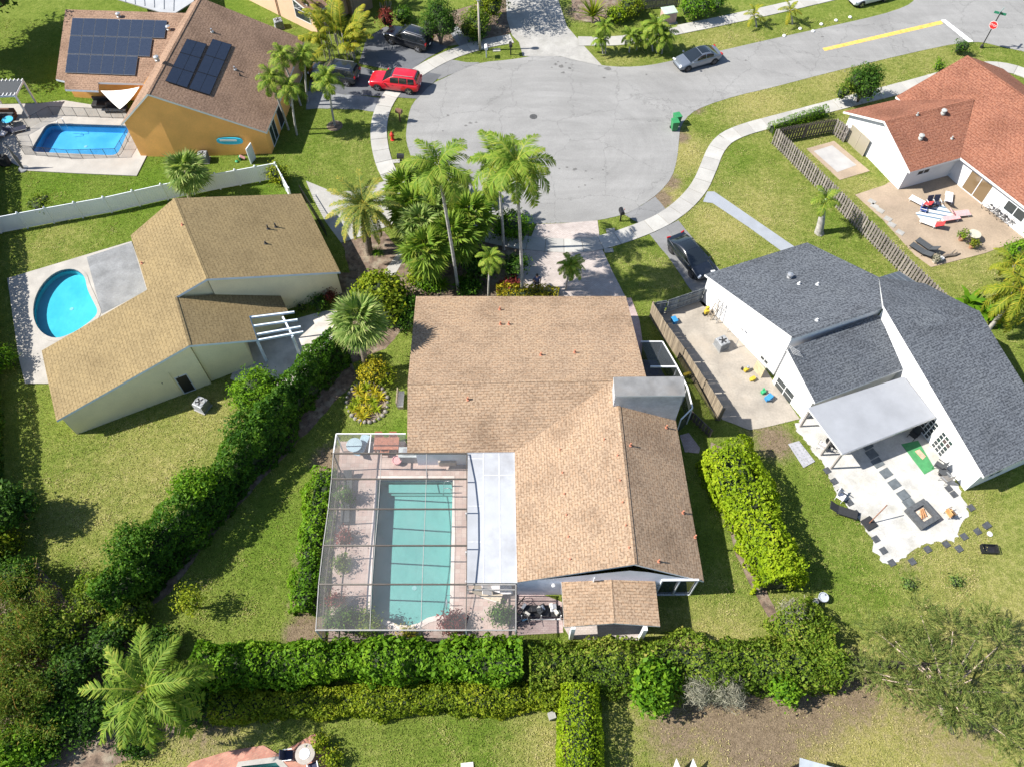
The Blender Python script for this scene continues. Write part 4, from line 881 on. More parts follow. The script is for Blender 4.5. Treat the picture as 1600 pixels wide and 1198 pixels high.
def crown(ells, n, leaf, clump=.45, nc=None, wr=.55, inner=.25):
    """clumped leaves over the shells of a few ellipsoids"""
    vol = np.array([e[1][0]*e[1][1]+e[1][0]*e[1][2] for e in ells]); vol = vol/vol.sum(); Vs = []; Ts = []
    for (c, r), f in zip(ells, vol):
        k = int(n*f); c = np.array(c); r = np.array(r); m = nc or max(12, int(9*(r[0]+r[1])*r[2]/max(.2, clump)))
        d = rv(m); d[:, 2] = np.where(d[:, 2] < -.35, -d[:, 2], d[:, 2]); rad = RNG.uniform(.72, 1.08, (m, 1)); cc = c+d*r*rad; ct = RNG.uniform(-.18, .18, m)
        idx = RNG.integers(0, m, k); off = RNG.normal(size=(k, 3))*clump*np.array([.55, .55, .45]); P = cc[idx]+off
        inn = RNG.random(k) < inner; P[inn] = c+(rv(inn.sum())*r)*RNG.uniform(.3, .85, (inn.sum(), 1))
        P[:, 2] = np.maximum(P[:, 2], .06)
        Nn = nrm((P-c)/r)+np.array([0, 0, .55]); Vs.append(scatter(P, Nn, leaf, wr)); Ts.append(np.clip(RNG.normal(.45, .17, k)+ct[idx], 0, 1))
    return np.concatenate(Vs), np.concatenate(Ts)
LM = dict(
    green=leafmat('leaf_green', [(.012, .042, .004), (.034, .098, .008), (.075, .165, .012), (.14, .235, .022)]),
    dark=leafmat('leaf_dark', [(.009, .030, .004), (.025, .070, .008), (.055, .125, .012), (.11, .19, .022)], .3),
    bright=leafmat('leaf_bright', [(.028, .085, .005), (.075, .175, .008), (.135, .26, .012), (.21, .32, .022)]),
    lime=leafmat('leaf_lime', [(.045, .095, .005), (.14, .225, .007), (.24, .335, .010), (.35, .40, .022)]),
    olive=leafmat('leaf_olive', [(.03, .065, .006), (.085, .15, .012), (.165, .24, .02), (.28, .26, .055)]),
    yellowgreen=leafmat('leaf_yellowgreen', [(.05, .09, .006), (.13, .19, .010), (.23, .28, .015), (.35, .34, .03)]),
    croton=leafmat('leaf_croton', [(.06, .10, .008), (.20, .20, .012), (.42, .36, .02), (.58, .42, .03)]),
    red=leafmat('leaf_red', [(.05, .010, .010), (.10, .018, .018), (.20, .04, .03), (.28, .06, .05)]),
    palm=leafmat('leaf_palm', [(.028, .07, .007), (.075, .15, .014), (.165, .245, .028), (.31, .32, .055)]),
    date=leafmat('leaf_date', [(.04, .08, .016), (.09, .15, .03), (.20, .235, .05), (.46, .36, .06)]),
    fan=leafmat('leaf_fan', [(.045, .10, .016), (.105, .185, .034), (.20, .275, .072), (.34, .37, .13)]),
    gold=leafmat('leaf_goldpalm', [(.045, .09, .008), (.11, .165, .014), (.21, .235, .02), (.40, .33, .035)]),
    pine=leafmat('leaf_pine', [(.03, .055, .012), (.085, .13, .026), (.165, .20, .048), (.27, .25, .085)], .2),
    bamboo=leafmat('leaf_bamboo', [(.03, .07, .008), (.075, .13, .014), (.14, .19, .024), (.28, .19, .04)]),
    grey=leafmat('leaf_greybrush', [(.09, .10, .07), (.17, .17, .12), (.25, .24, .18), (.32, .29, .22)], .15))
def core_blob(c, r, mat, parent, off):
    b = B(); n = 10; m = 6; vs = []; fs = []
    for j in range(m+1):
        th = math.pi*j/m
        for i in range(n):
            d = Vector((math.sin(th)*math.cos(2*math.pi*i/n), math.sin(th)*math.sin(2*math.pi*i/n), math.cos(th))); k = .62*(1+.25*mnoise.noise(d*2+Vector(c)))
            vs.append((c[0]+d.x*r[0]*k-off[0], c[1]+d.y*r[1]*k-off[1], max(.02, c[2]+d.z*r[2]*k)-off[2]))
    for j in range(m):
        for i in range(n): fs.append((j*n+i, (j+1)*n+i, (j+1)*n+(i+1) % n, j*n+(i+1) % n))
    return b.add(vs, fs).build('inner_core', mat, parent, smooth=True, local=True)
def shrub(name, label, foot, ells, n, leaf, mat, cat='shrub', trunk=None, group=None, clump=.4, wr=.55, core=True, inner=.25):
    """foot: Vector on the ground; ells: [(dx,dy,z),(rx,ry,rz)]"""
    t = thing(name, label, cat, (foot.x, foot.y, 0), 0, group)
    V, T = crown(ells, n, leaf, clump, wr=wr, inner=inner); o = bpy.data.objects.new('crown', quads('crown', V, T, LM[mat])); put(o, t)
    if core:
        for c, r in ells: core_blob(c, r, M_core, t, (0, 0, 0))
    if trunk:
        b = B()
        for (x, y, z), _ in ells[:4]:
            b.path([(0, 0, 0), (x*.25, y*.25, z*.45), (x*.8, y*.8, z)], [trunk, trunk*.75, trunk*.35], 7)
        b.build('trunk', M_bark, t, local=True, smooth=True)
    return t
def bush_px(name, label, px, py, z, rpx, h, n, leaf, mat, cat='shrub', group=None, lumps=4, trunk=None, clump=.4, flat=1.0, wr=.55, core=True):
    """crown centred at photo point px,py at height z; rpx its radius in photo pixels"""
    c = G(px, py, z); r = (G(px+rpx, py, z)-c).length; ells = [((0, 0, z), (r*.8, r*.8*flat, h*.5))]
    for k in range(lumps):
        a = 2*math.pi*k/lumps+random.random(); ells.append(((r*.5*math.cos(a), r*.5*flat*math.sin(a), z+random.uniform(-.2, .15)*h), (r*.52, r*.52*flat, h*random.uniform(.3, .42))))
    return shrub(name, label, c, ells, n, leaf, mat, cat, trunk, group, clump, wr, core)
def hedge(label, px, z, width, height, leaf, mat, dens=75, amp=.35, name='hedge', lum=.9, mats2=None, flat=.5, group=None, wob=1.0):
    """px: photo points along the hedge's top at height z"""
    p = smooth_loop([Vector((*G(x, y, z)[:2], 0)) for x, y in px], 2, False); d = [0]
    for i in range(1, len(p)): d.append(d[-1]+(p[i]-p[i-1]).length)
    Lh = d[-1]; ex = np.array([q.x for q in p]); ey = np.array([q.y for q in p]); dd = np.array(d)
    o0 = p[len(p)//2]; t = thing(name, label, 'hedge', o0, 0, group)
    wf = (lambda s: width) if not callable(width) else width
    def surf(s, ph, k=1.0):
        x = np.interp(s, dd, ex); y = np.interp(s, dd, ey); tx = np.interp(s+.3, dd, ex)-np.interp(s-.3, dd, ex); ty = np.interp(s+.3, dd, ey)-np.interp(s-.3, dd, ey)
        ln = np.hypot(tx, ty)+1e-6; nx, ny = -ty/ln, tx/ln; c, sn = np.cos(ph), np.sin(ph)
        w_ = (np.array([wf(v/Lh) for v in s]) if callable(width) else width)/2*(1+.28*np.array([mnoise.noise(Vector((v*.28, o0.x, 1.))) for v in s])*wob); u = np.sign(c)*np.abs(c)**flat*w_*k; hgt = np.abs(sn)**flat*height*k*(1+.22*wob*np.array([mnoise.noise(Vector((v*.33, o0.y, 4.))) for v in s]))
        return np.stack([x+nx*u, y+ny*u, hgt], -1), np.stack([nx*c/ w_, ny*c/w_, sn/height], -1)
    per = 2*height+(width if not callable(width) else 2.)
    n = int(Lh*per*dens*1.3); s = RNG.uniform(-.2, Lh+.2, n); g_ = np.linspace(0, math.pi, 600); wm = (width if not callable(width) else 2.8)/2
    uu = np.sign(np.cos(g_))*np.abs(np.cos(g_))**flat*wm; hh = np.abs(np.sin(g_))**flat*height; al = np.concatenate([[0], np.cumsum(np.hypot(np.diff(uu), np.diff(hh)))]); ph = np.interp(RNG.uniform(0, al[-1], n), al, g_)
    P, N = surf(np.clip(s, 0, Lh), ph); N = nrm(N)
    lump = np.array([mnoise.noise(Vector((q[0]*lum, q[1]*lum, q[2]*lum))) + .6*mnoise.noise(Vector((q[0]*lum*2.7, q[1]*lum*2.7, q[2]*lum*2.7))) for q in P])
    keep = (lump > -.55) | (RNG.random(n) < .6)
    big = np.array([mnoise.noise(Vector((q[0]*.33, q[1]*.33, 7.))) for q in P])
    P = P+N*(lump*amp+big*amp*.9-RNG.exponential(.10, n)+.08)[:, None]; P[:, 2] = np.maximum(P[:, 2], .04)
    P = P[keep]; N = N[keep]; lump = lump[keep]
    P = P-np.array([o0.x, o0.y, 0]); T = np.clip(RNG.normal(.45, .15, len(P))+lump*.16+.3*np.array([mnoise.noise(Vector((q[0]*.45, q[1]*.45, q[2]*.45))) for q in P]), 0, 1)  # relief shading put into the tint: bulging leaves lighter, hollows darker
    V = scatter(P, N+np.array([0, 0, .4]), leaf)
    o = bpy.data.objects.new('foliage', quads('foliage', V, T, LM[mat])); put(o, t)
    m = max(6, int(Lh/.7)); kk = 9; b = B(); ss = np.linspace(.15, max(.3, Lh-.15), m); vs = []
    for a in ss:
        Q, _ = surf(np.full(kk, a), np.linspace(0, math.pi, kk), .62)
        for q in Q: vs.append((q[0]-o0.x, q[1]-o0.y, q[2]+.01+.12*mnoise.noise(Vector(q*1.3))))
    fs = [(i*kk+j, i*kk+j+1, (i+1)*kk+j+1, (i+1)*kk+j) for i in range(m-1) for j in range(kk-1)]+[tuple(range(kk)), tuple(range((m-1)*kk, m*kk))[::-1]]
    b.add(vs, fs).build('inner_core', M_core, t, local=True, smooth=True); return t

# ---- palm leaves
def frond(L, leaflet, n=26, a0=.5, droop=1.5, sag=.35, seed=1, plum=.15, mat='palm', wl=.045, tip=.25):
    rg = np.random.default_rng(seed); s = np.linspace(0, 1, 40); ang = a0-droop*s**1.3; x = np.concatenate([[0], np.cumsum(np.cos(ang[:-1]))])*L/39; z = np.concatenate([[0], np.cumsum(np.sin(ang[:-1]))])*L/39
    V = []; T = []
    for i in range(39):  # midrib
        w0 = .05*(1-s[i])+.008; w1 = .05*(1-s[i+1])+.008; V.append([(x[i], -w0, z[i]), (x[i+1], -w1, z[i+1]), (x[i+1], w1, z[i+1]), (x[i], w0, z[i])]); T.append(.85)
    for sd_ in (-1, 1):
        for k in range(n):
            f = .12+.88*(k+.5)/n; px_ = np.interp(f, s, x); pz = np.interp(f, s, z); an = np.interp(f, s, ang)
            ll = leaflet*(math.sin(math.pi*min(1, f*.86+.12))**.6)*rg.uniform(.85, 1.1); fw = .45+.5*f+rg.uniform(-.12, .12)
            fwd = np.array([math.cos(an), 0, math.sin(an)]); upv = np.array([-math.sin(an), 0, math.cos(an)])
            d = fwd*fw+np.array([0, sd_, 0])*1.0+upv*rg.uniform(-plum, plum*1.6)-np.array([0, 0, sag]); d /= np.linalg.norm(d)
            p0 = np.array([px_, 0, pz]); pm = p0+d*ll*.5+upv*.02; d2 = d-np.array([0, 0, sag*1.2]); d2 /= np.linalg.norm(d2); p1 = pm+d2*ll*.5
            wv = np.cross(d, upv); wv /= np.linalg.norm(wv)+1e-6; wv = wv*wl*rg.uniform(.8, 1.2); tn = np.clip(rg.normal(.42, .14)+tip*f*f, 0, 1)
            V.append([p0-wv*.5, pm-wv, pm+wv, p0+wv*.5]); T.append(tn); V.append([pm-wv, p1-wv*.1, p1+wv*.1, pm+wv]); T.append(min(1, tn+.08))
    return quads('frond', np.array(V, float), np.array(T), LM[mat])
def fanleaf(r, pet, seg=20, seed=1, mat='fan', span=4.4):
    rg = np.random.default_rng(seed); V = [[(0, -.025, 0), (pet, -.018, .0), (pet, .018, 0), (0, .025, 0)]]; T = [.7]
    for k in range(seg):
        a = -span/2+span*(k+.5)/seg; da = span/seg*.5; rr = r*rg.uniform(.85, 1.06)*(.82+.18*math.cos(a)); zf = .05*(1 if k % 2 else -1)
        c = np.array([pet, 0, 0]); d0 = np.array([math.cos(a-da), math.sin(a-da), 0]); d1 = np.array([math.cos(a+da), math.sin(a+da), 0]); dm = np.array([math.cos(a), math.sin(a), 0])
        m0 = c+d0*rr*.55+np.array([0, 0, zf-.04]); m1 = c+d1*rr*.55+np.array([0, 0, -zf-.04]); tp = c+dm*rr+np.array([0, 0, -rr*rg.uniform(.15, .32)]); tn = np.clip(rg.normal(.48, .16), 0, 1)
        V.append([c, m0, (m0+m1)/2, m1]); T.append(tn); V.append([m0, tp-d0*.02, tp, m1]); T.append(min(1, tn+.1))
    return quads('fan_leaf', np.array(V, float), np.array(T), LM[mat])
FR_ = dict(
    royal=[frond(2.7, .78, 30, .55, 1.55, .3, s, .22, 'palm', .04) for s in (1, 2, 3)],
    queen=[frond(3.9, .95, 44, .5, 1.5, .6, s, .6, 'palm', .045) for s in (4, 5, 6)],
    date=[frond(2.9, .42, 44, .45, 1.05, .08, s, .25, 'date', .028, .25) for s in (7, 8, 9)],
    pygmy=[frond(1.25, .34, 24, .6, 1.5, .2, s, .1, 'palm', .022) for s in (10, 11)],
    christmas=[frond(1.75, .6, 28, .75, 1.8, .35, s, .25, 'palm', .03) for s in (12, 13)],
    gold=[frond(2.2, .55, 26, .95, 1.5, .3, s, .1, 'gold', .035) for s in (14, 15)],
    golddroop=[frond(3.4, .8, 34, .5, 1.6, .6, s, .5, 'gold', .04) for s in (16, 17)])
FAN_ = dict(sabal=[fanleaf(.85, .75, 20, s, 'fan') for s in (1, 2)], big=[fanleaf(1.35, 1.1, 26, s, 'fan') for s in (3, 4)], livistona=[fanleaf(.95, .9, 22, s, 'palm') for s in (5, 6)])
def height_of(base, crown_px):
    g = G(*base); return min(((G(*crown_px, z)-Vector((g.x, g.y, z))).length, z) for z in [.4+.1*k for k in range(120)])[1]
def palm(label, base, crown_px, kind, n, r0=.13, r1=.09, sc=1.0, name='palm_tree', hi=1.25, lo=-.45, shaft=False, group=None, z=None, rough=False, fan=False, skirt=0, lean=True, cat='palm tree', fruit=False):
    g = G(*base); h = z or height_of(base, crown_px); top = G(*crown_px, h); t = thing(name, label, cat, (g.x, g.y, 0), 0, group)
    off = Vector((top.x-g.x, top.y-g.y, 0)) if lean else Vector()
    if off.length > 1.2: off = off.normalized()*1.2
    pts = [Vector((0, 0, -.05)), off*.15+Vector((0, 0, h*.25)), off*.45+Vector((0, 0, h*.55)), off*.8+Vector((0, 0, h*.85)), off+Vector((0, 0, h))]
    fine = smooth_loop(pts, 2, False); m = len(fine)
    b = B().path(fine, [(r0+(r1-r0)*i/(m-1))*(1.35 if i == 0 else 1)*(1+(.12*(i % 2) if rough else .03*(i % 2))) for i in range(m)], 9); b.build('trunk', M_palmrough if rough else M_palmtrunk, t, local=True, smooth=True)
    hd = fine[-1]
    if shaft: B().path([hd-Vector((0, 0, .1)), hd+Vector((0, 0, .35)), hd+Vector((0, 0, .8))], [r1*1.25, r1*1.2, r1*.5], 8).build('crownshaft', plain('crownshaft', (.16, .22, .07), .5, .1, 3), t, local=True, smooth=True); hd = hd+Vector((0, 0, .55))
    if fruit:
        fb = B()
        for k in range(30): v = Vector((random.gauss(0, .22), random.gauss(0, .22)-.2, random.gauss(-.25, .15))); fb.box(hd+v, (.06, .06, .07), k)
        fb.build('fruit_bunch', plain('palm_fruit', (.5, .42, .22), .8, .2, 8), t, local=True)
    ms = (FAN_ if fan else FR_)[kind]
    for i in range(n):
        f = i/(n-1); el = hi+(lo-hi)*(f**.85)+random.uniform(-.1, .1); yaw = i*2.39996+random.uniform(-.15, .15); k = sc*random.uniform(.88, 1.1)*(1-.15*(1-f))
        o = bpy.data.objects.new('fan_leaf' if fan else 'frond', ms[i % len(ms)]); put(o, t); o.location = hd+Vector((0, 0, .12*(1-f)))
        o.rotation_euler = (random.uniform(-.25, .25), -el+(.5 if not fan else 0), yaw); o.scale = (k, k, k)
    if skirt:
        V = []; T = []
        for i in range(skirt):
            a = random.random()*6.28; p = np.array(hd)+np.array([math.cos(a)*.1, math.sin(a)*.1, -.1]); q = p+np.array([math.cos(a)*.35, math.sin(a)*.35, -random.uniform(.5, 1.0)]); w_ = np.array([-math.sin(a), math.cos(a), 0])*.06
            V.append([p-w_, q-w_, q+w_, p+w_]); T.append(random.random())
        o = bpy.data.objects.new('dead_skirt', quads('dead_skirt', np.array(V), np.array(T), leafmat('dead_frond', [(.22, .15, .08), (.32, .23, .13), (.38, .3, .18), (.3, .2, .1)], .1) if 'dead_frond' not in MATS else MATS['dead_frond'])); put(o, t)
    return t
# ---- the palms
palm('leaning grey-trunked palm tallest left of the front trio', (716, 456), (686, 272), 'royal', 19, .13, .10, 1.15, shaft=True, group='tall palms in front of the house', skirt=22)
palm('middle slender palm of the front trio behind the other trunk', (787, 390), (778, 262), 'royal', 17, .12, .09, 1.1, shaft=True, group='tall palms in front of the house')
palm('right white-trunked palm of the front trio with seed bunch', (816, 458), (807, 268), 'royal', 20, .13, .10, 1.2, shaft=True, group='tall palms in front of the house', fruit=True)
palm('spreading date palm with yellow lower fronds in mulch bed', (577, 396), (568, 322), 'date', 44, .3, .3, 1.15, hi=1.2, lo=-.75, rough=True, name='date_palm')
palm('pygmy date palm nearest the front eave between the palm trunks', (763, 464), (766, 404), 'pygmy', 22, .08, .07, 1.1, group='pygmy palms by the driveway', name='pygmy_palm')
palm('pygmy date palm standing alone beside the paver driveway', (884, 452), (892, 416), 'pygmy', 24, .08, .07, 1.1, group='pygmy palms by the driveway', name='pygmy_palm')
palm('small palm against the road beyond the fan palms', (728, 318), (724, 283), 'pygmy', 18, .07, .06, 1.05, group='pygmy palms by the driveway', name='pygmy_palm')
palm('small palm rising from round bush at road edge', (768, 345), (766, 305), 'pygmy', 20, .07, .06, 1.15, group='pygmy palms by the driveway', name='pygmy_palm')
for i, (b_, c_, lab) in enumerate([((640, 330), (633, 300), 'leftmost green fan palm of the front clump near sidewalk'), ((668, 405), (657, 352), 'green fan palm at centre left of the front clump'), ((672, 440), (666, 393), 'lowest green fan palm of the front clump'),
        ((712, 365), (703, 318), 'green fan palm behind the leaning trunk'), ((742, 390), (733, 340), 'right green fan palm of the front clump'), ((672, 318), (662, 278), 'far green fan palm of the front clump beside the road'), ((716, 420), (708, 372), 'green fan palm low beside the leaning grey trunk'), ((690, 380), (680, 330), 'central green fan palm of the front clump'), ((655, 372), (645, 328), 'green fan palm overhanging the white path')]):
    palm(lab, b_, c_, 'sabal' if i % 2 else 'livistona', 36, .16, .14, 1.4, hi=1.35, lo=-.9, fan=True, rough=True, group='fan palms clumped in front of the house', name='fan_palm')
palm('large silver-green fan palm between the two houses', (573, 578), (561, 503), 'big', 34, .22, .2, 1.05, hi=1.35, lo=-.8, fan=True, rough=True, name='fan_palm')
palm('bushy fan palm standing at the white vinyl fence', (297, 312), (291, 268), 'big', 32, .18, .16, .95, hi=1.3, lo=-.9, fan=True, rough=True, name='fan_palm')
for b_, c_, lab, s_ in [((451, 203), (426, 133), 'left white-trunked palm beside orange house corner', 1.), ((464, 211), (455, 147), 'nearest white-trunked palm beside orange house corner', 1.), ((481, 160), (476, 95), 'far palm beside orange house front door', .9), ((470, 165), (443, 98), 'tallest palm leaning over the brown roof edge', .95), ((523, 197), (513, 134), 'single white-trunked palm in mulch ring on the lawn', 1.05)]:
    palm(lab, b_, c_, 'christmas', 16, .10, .08, s_, shaft=True, hi=1.3, lo=-.2, group='palms in front of the orange house')
B().lathe([(.75, 0), (.7, .05), (.3, .08)], 16, G(523, 197)).build('mulch_ring', M_mulch)['kind'] = 'structure'
for (b_, c_, lab) in [((946, 84), (945, 42), 'slim young palm nearest the concrete driveway edge'), ((942, 84), (938, 62), 'short yellowish palm touching the slim young palm'), ((983, 82), (985, 56), 'small young palm alone in the middle of the verge'), ((994, 78), (1000, 60), 'leaning small palm beside the sidewalk'), ((1026, 82), (1026, 40), 'tall bushy palm of the verge clump behind silver car'), ((1034, 84), (1038, 56), 'low bushy palm of the verge clump behind silver car'), ((1020, 80), (1012, 52), 'yellowish palm of the verge clump left side')]:
    palm(lab, b_, c_, 'pygmy', 22, .08, .06, 1.35 if 'clump' in lab else 1.0, group='young palms on the far verge', name='young_palm')
palm('young yellow palm on the far verge left of the white car', (1238, 38), (1234, 18), 'gold', 9, .1, .07, .7, group='young golden palms on the verge', name='young_palm'); palm('young yellow palm on the far verge nearest the silver car', (1182, 42), (1178, 25), 'gold', 9, .1, .07, .7, group='young golden palms on the verge', name='young_palm')
palm('squat swollen-trunk palm on the lawn beside picket fence', (1279, 364), (1286, 322), 'christmas', 9, .38, .16, .95, hi=1.2, lo=-.1, shaft=True, name='bottle_palm')
palm('queen palm leaning over the rear hedge at lower left', (278, 1122), (228, 1078), 'queen', 24, .2, .15, 1.0, hi=1.25, lo=-.5)
palm('arching golden palm at the right edge beyond grey roof', (1546, 513), (1592, 452), 'golddroop', 22, .17, .14, 1.0, hi=1.1, lo=-.7, lean=False)
palm('low golden palm at the right edge beside tan patio', (1580, 460), (1577, 410), 'golddroop', 12, .14, .12, .75, hi=1.2, lo=-.5)
def palm_clump(label, px, py, n, kind, spread, sc, name='areca_palm', cat='palm clump', h=.4):
    g = G(px, py); t = thing(name, label, cat, g); ms = FR_[kind]
    b = B()
    for k in range(n):
        a = random.random()*6.28; r = spread*math.sqrt(random.random()); p = Vector((r*math.cos(a), r*math.sin(a), 0)); hh = h*random.uniform(.4, 1.6)
        b.tube(p, p+Vector((0, 0, hh)), .04, .03, 6); o = bpy.data.objects.new('frond', ms[k % len(ms)]); put(o, t); o.location = p+Vector((0, 0, hh)); q = sc*random.uniform(.75, 1.2); o.scale = (q, q, q)
        o.rotation_euler = (random.uniform(-.3, .3), -random.uniform(-.05, .75), a+random.uniform(-.8, .8))
    b.build('stems', M_palmtrunk, t, local=True); return t
palm_clump('large yellow-green areca clump between two dark cars', 535, 82, 46, 'gold', 1.9, 1.25, h=1.7)
palm_clump('areca clump spilling over the peach house roof edge', 508, 40, 22, 'gold', 1.1, 1.0, h=1.6)
palm_clump('yellow areca plant at the peach house garage corner', 602, 12, 18, 'gold', .8, .9, h=1.)
# strap-leaf rosettes
def straps(L, w_, n, seed, mat, up=.9, droop=1.2):
    rg = np.random.default_rng(seed); V = []; T = []
    for k in range(n):
        a = k*2.39996+rg.uniform(-.2, .2); e0 = up*(1-k/n*.85)+.1+rg.uniform(-.1, .1); l = L*rg.uniform(.7, 1.1); p = np.zeros(3); dr = np.array([math.cos(a), math.sin(a), 0]); sd_ = np.array([-math.sin(a), math.cos(a), 0]); tn = np.clip(rg.normal(.5, .18), 0, 1); e = e0
        for j in range(3):
            q = p+(dr*math.cos(e)+np.array([0, 0, math.sin(e)]))*l/3; w0 = w_*(1, .95, .7)[j]; w1 = w_*(.95, .7, .08)[j]; V.append([p-sd_*w0, q-sd_*w1, q+sd_*w1, p+sd_*w0]); T.append(tn); p = q; e -= droop/3
    return quads('leaves', np.array(V), np.array(T), LM[mat])
ST = dict(yucca=straps(1.5, .06, 46, 1, 'gold', 1.3, .5), brom=straps(.55, .05, 22, 2, 'croton', 1.0, .9), bromg=straps(.5, .05, 22, 3, 'yellowgreen', 1.0, .9), ti=straps(.6, .07, 20, 4, 'red', 1.3, 1.0), banana=straps(1.5, .22, 12, 5, 'bright', 1.25, 1.5), grass=straps(.7, .02, 60, 6, 'bright', 1.2, 1.6), agave=straps(.5, .05, 18, 7, 'fan', 1.0, .3))
def rosette(label, px, py, kind, sc=1., name='plant', cat='plant', group=None, stem=0):
    g = G(px, py); t = thing(name, label, cat, g, random.random()*6, group); o = bpy.data.objects.new('leaves', ST[kind]); put(o, t); o.scale = (sc,)*3; o.location.z = .04+stem
    if stem: B().tube((0, 0, 0), (0, 0, stem+.05), .07, .05).build('stem', M_bark, t, local=True)
    return t
rosette('spiky yellow yucca in mulch at the top edge', 925, 36, 'yucca', 1.5, 'yucca', 'yucca', stem=.7)
BROM = ['top left yellow bromeliad', 'top middle green bromeliad', 'top right yellow bromeliad', 'left green bromeliad of the second row', 'central yellow bromeliad', 'green bromeliad right of the central one', 'rightmost yellow bromeliad', 'left yellow bromeliad of the third row', 'middle yellow bromeliad of the third row', 'right green bromeliad of the third row', 'lowest yellow bromeliad', 'leftmost green bromeliad']
TI = ['red ti plant nearest the front eave', 'largest red ti plant', 'red ti plant nearest the white palm trunk', 'leftmost red ti plant', 'middle red ti plant', 'farthest red ti plant']
for i, (x, y, k) in enumerate([(561, 612, 'brom'), (572, 606, 'bromg'), (585, 612, 'brom'), (558, 628, 'bromg'), (570, 624, 'brom'), (583, 628, 'bromg'), (594, 622, 'brom'), (562, 643, 'brom'), (575, 642, 'brom'), (588, 640, 'bromg'), (568, 652, 'brom'), (552, 638, 'bromg')]):
    rosette(BROM[i]+' in the stone-edged oval bed', x, y, k, 1.25, 'bromeliad', 'plant', 'bromeliads in the stone-edged bed')
for i, (x, y, s_) in enumerate([(790, 458, 1.3), (798, 452, 1.4), (806, 446, 1.2), (786, 448, 1.2), (794, 442, 1.1), (803, 436, 1.)]): rosette(TI[i]+' in the front bed', x, y, 'ti', s_, 'ti_plant', 'plant', 'red ti plants in the front bed')
rosette('banana-like plant with broad leaves behind the grey roof', 1512, 476, 'banana', 1.2, 'banana_plant', 'plant'); rosette('broad-leaved plant beside arching golden palm trunk', 1538, 492, 'banana', 1.1, 'banana_plant', 'plant'); rosette('broad-leaved plant low behind the grey roof edge', 1556, 500, 'banana', 1., 'banana_plant', 'plant')
rosette('broad-leaved dark green plant beside leaning trunk base', 726, 448, 'banana', .95, 'broadleaf_plant', 'plant'); rosette('grassy green tuft beside the date palm trunk', 590, 396, 'grass', 1.1, 'grass_tuft', 'plant'); rosette('tuft of grassy leaves under lowest fan palm', 690, 448, 'grass', 1.6, 'grass_tuft', 'plant')
# ---- hedges
hedge('long dark green hedge running diagonally beside the cream house', [(520, 520), (485, 555), (440, 615), (395, 680), (335, 740), (280, 795), (215, 868), (150, 935)], 3.0, 2.2, 3.5, .19, 'green', 120, .5, flat=.85)
hedge('tall glossy hedge directly behind the pool cage', [(300, 1034), (420, 1030), (560, 1027), (700, 1026), (815, 1026)], 2.1, 2.4, 2.4, .22, 'bright', 90, .45, flat=.55)
hedge('olive-green hedge behind the small lanai', [(828, 1038), (930, 1036), (1040, 1034), (1140, 1034), (1240, 1032), (1310, 1030)], 1.8, 3.0, 2.0, .16, 'olive', 120, .5, flat=.6)
hedge('low yellow-green hedge at the foot of the tall rear hedge', [(330, 1098), (450, 1094), (600, 1088), (740, 1086), (880, 1080)], 1.0, 1.7, 1.15, .15, 'yellowgreen', 175, .3, flat=.6)
hedge('clipped lime hedge running down from the rear hedge', [(908, 1068), (908, 1110), (908, 1160), (905, 1250)], 1.9, 2.3, 2.2, .14, 'lime', 130, .18, wob=.2)
hedge('bright lime hedge between the two backyards', [(1138, 690), (1160, 735), (1190, 800), (1210, 850), (1226, 905)], 2.3, lambda f: 2.5+1.4*math.sin(math.pi*min(1, f*1.1+.1)), 2.7, .2, 'lime', 110, .5, flat=.62)
hedge('mixed olive shrubs continuing the lime hedge', [(1238, 945), (1258, 975), (1285, 1005)], 1.6, 3.0, 1.9, .16, 'olive', 120, .55, flat=.65)
hedge('trimmed green hedge along the outer side of the picket fence', [(1206, 196), (1240, 184), (1292, 168)], .9, .8, 1.1, .1, 'bright', 130, .12, wob=.2)
hedge('shaggy low shrubs along the left side of the pool cage', [(507, 732), (494, 790), (484, 850), (476, 905), (468, 955)], .8, 1.7, 1.0, .17, 'bright', 95, .45, flat=.65)
hedge('tall clipped hedge along the left edge of the photo', [(-58, 150), (-56, 330), (-54, 500), (-50, 700), (-48, 900)], 2.8, 1.6, 2.9, .22, 'dark', 60, .15, wob=.1)
hedge('yellow croton border hedge against the front eave', [(776, 452), (815, 452), (845, 455), (872, 458)], .8, 1.3, .95, .14, 'croton', 110, .25)
# ---- shrubs and trees
bush_px('leafy_tree', 'light green small tree at the end of the dark hedge', 400, 612, 2.2, 42, 3.4, 5200, .17, 'bright', 'tree', trunk=.09)
bush_px('leafy_tree', 'broad-leaved yellow-green tree beside the cream garage wall', 592, 462, 2.2, 48, 3.2, 4200, .26, 'yellowgreen', 'tree', trunk=.09)
bush_px('leafy_shrub', 'dark green shrub against the tan roof corner', 630, 478, 1.3, 32, 2.4, 2600, .2, 'green')
bush_px('croton_shrub', 'golden croton shrub below the large fan palm', 581, 582, 1.0, 22, 1.6, 2000, .15, 'croton')
bush_px('croton_shrub', 'round green shrub beside the golden croton', 598, 588, .8, 16, 1.3, 1200, .15, 'yellowgreen')
bush_px('leafy_shrub', 'round glossy bush between road and paver driveway', 800, 352, .9, 32, 1.7, 3000, .17, 'bright'); bush_px('leafy_shrub', 'dark shrub shading the sidewalk beside right palm', 806, 415, .9, 20, 1.6, 1600, .17, 'dark'); bush_px('leafy_shrub', 'dark shrub between fan palms and white trunk', 752, 415, 1.1, 28, 2.0, 2400, .18, 'dark')
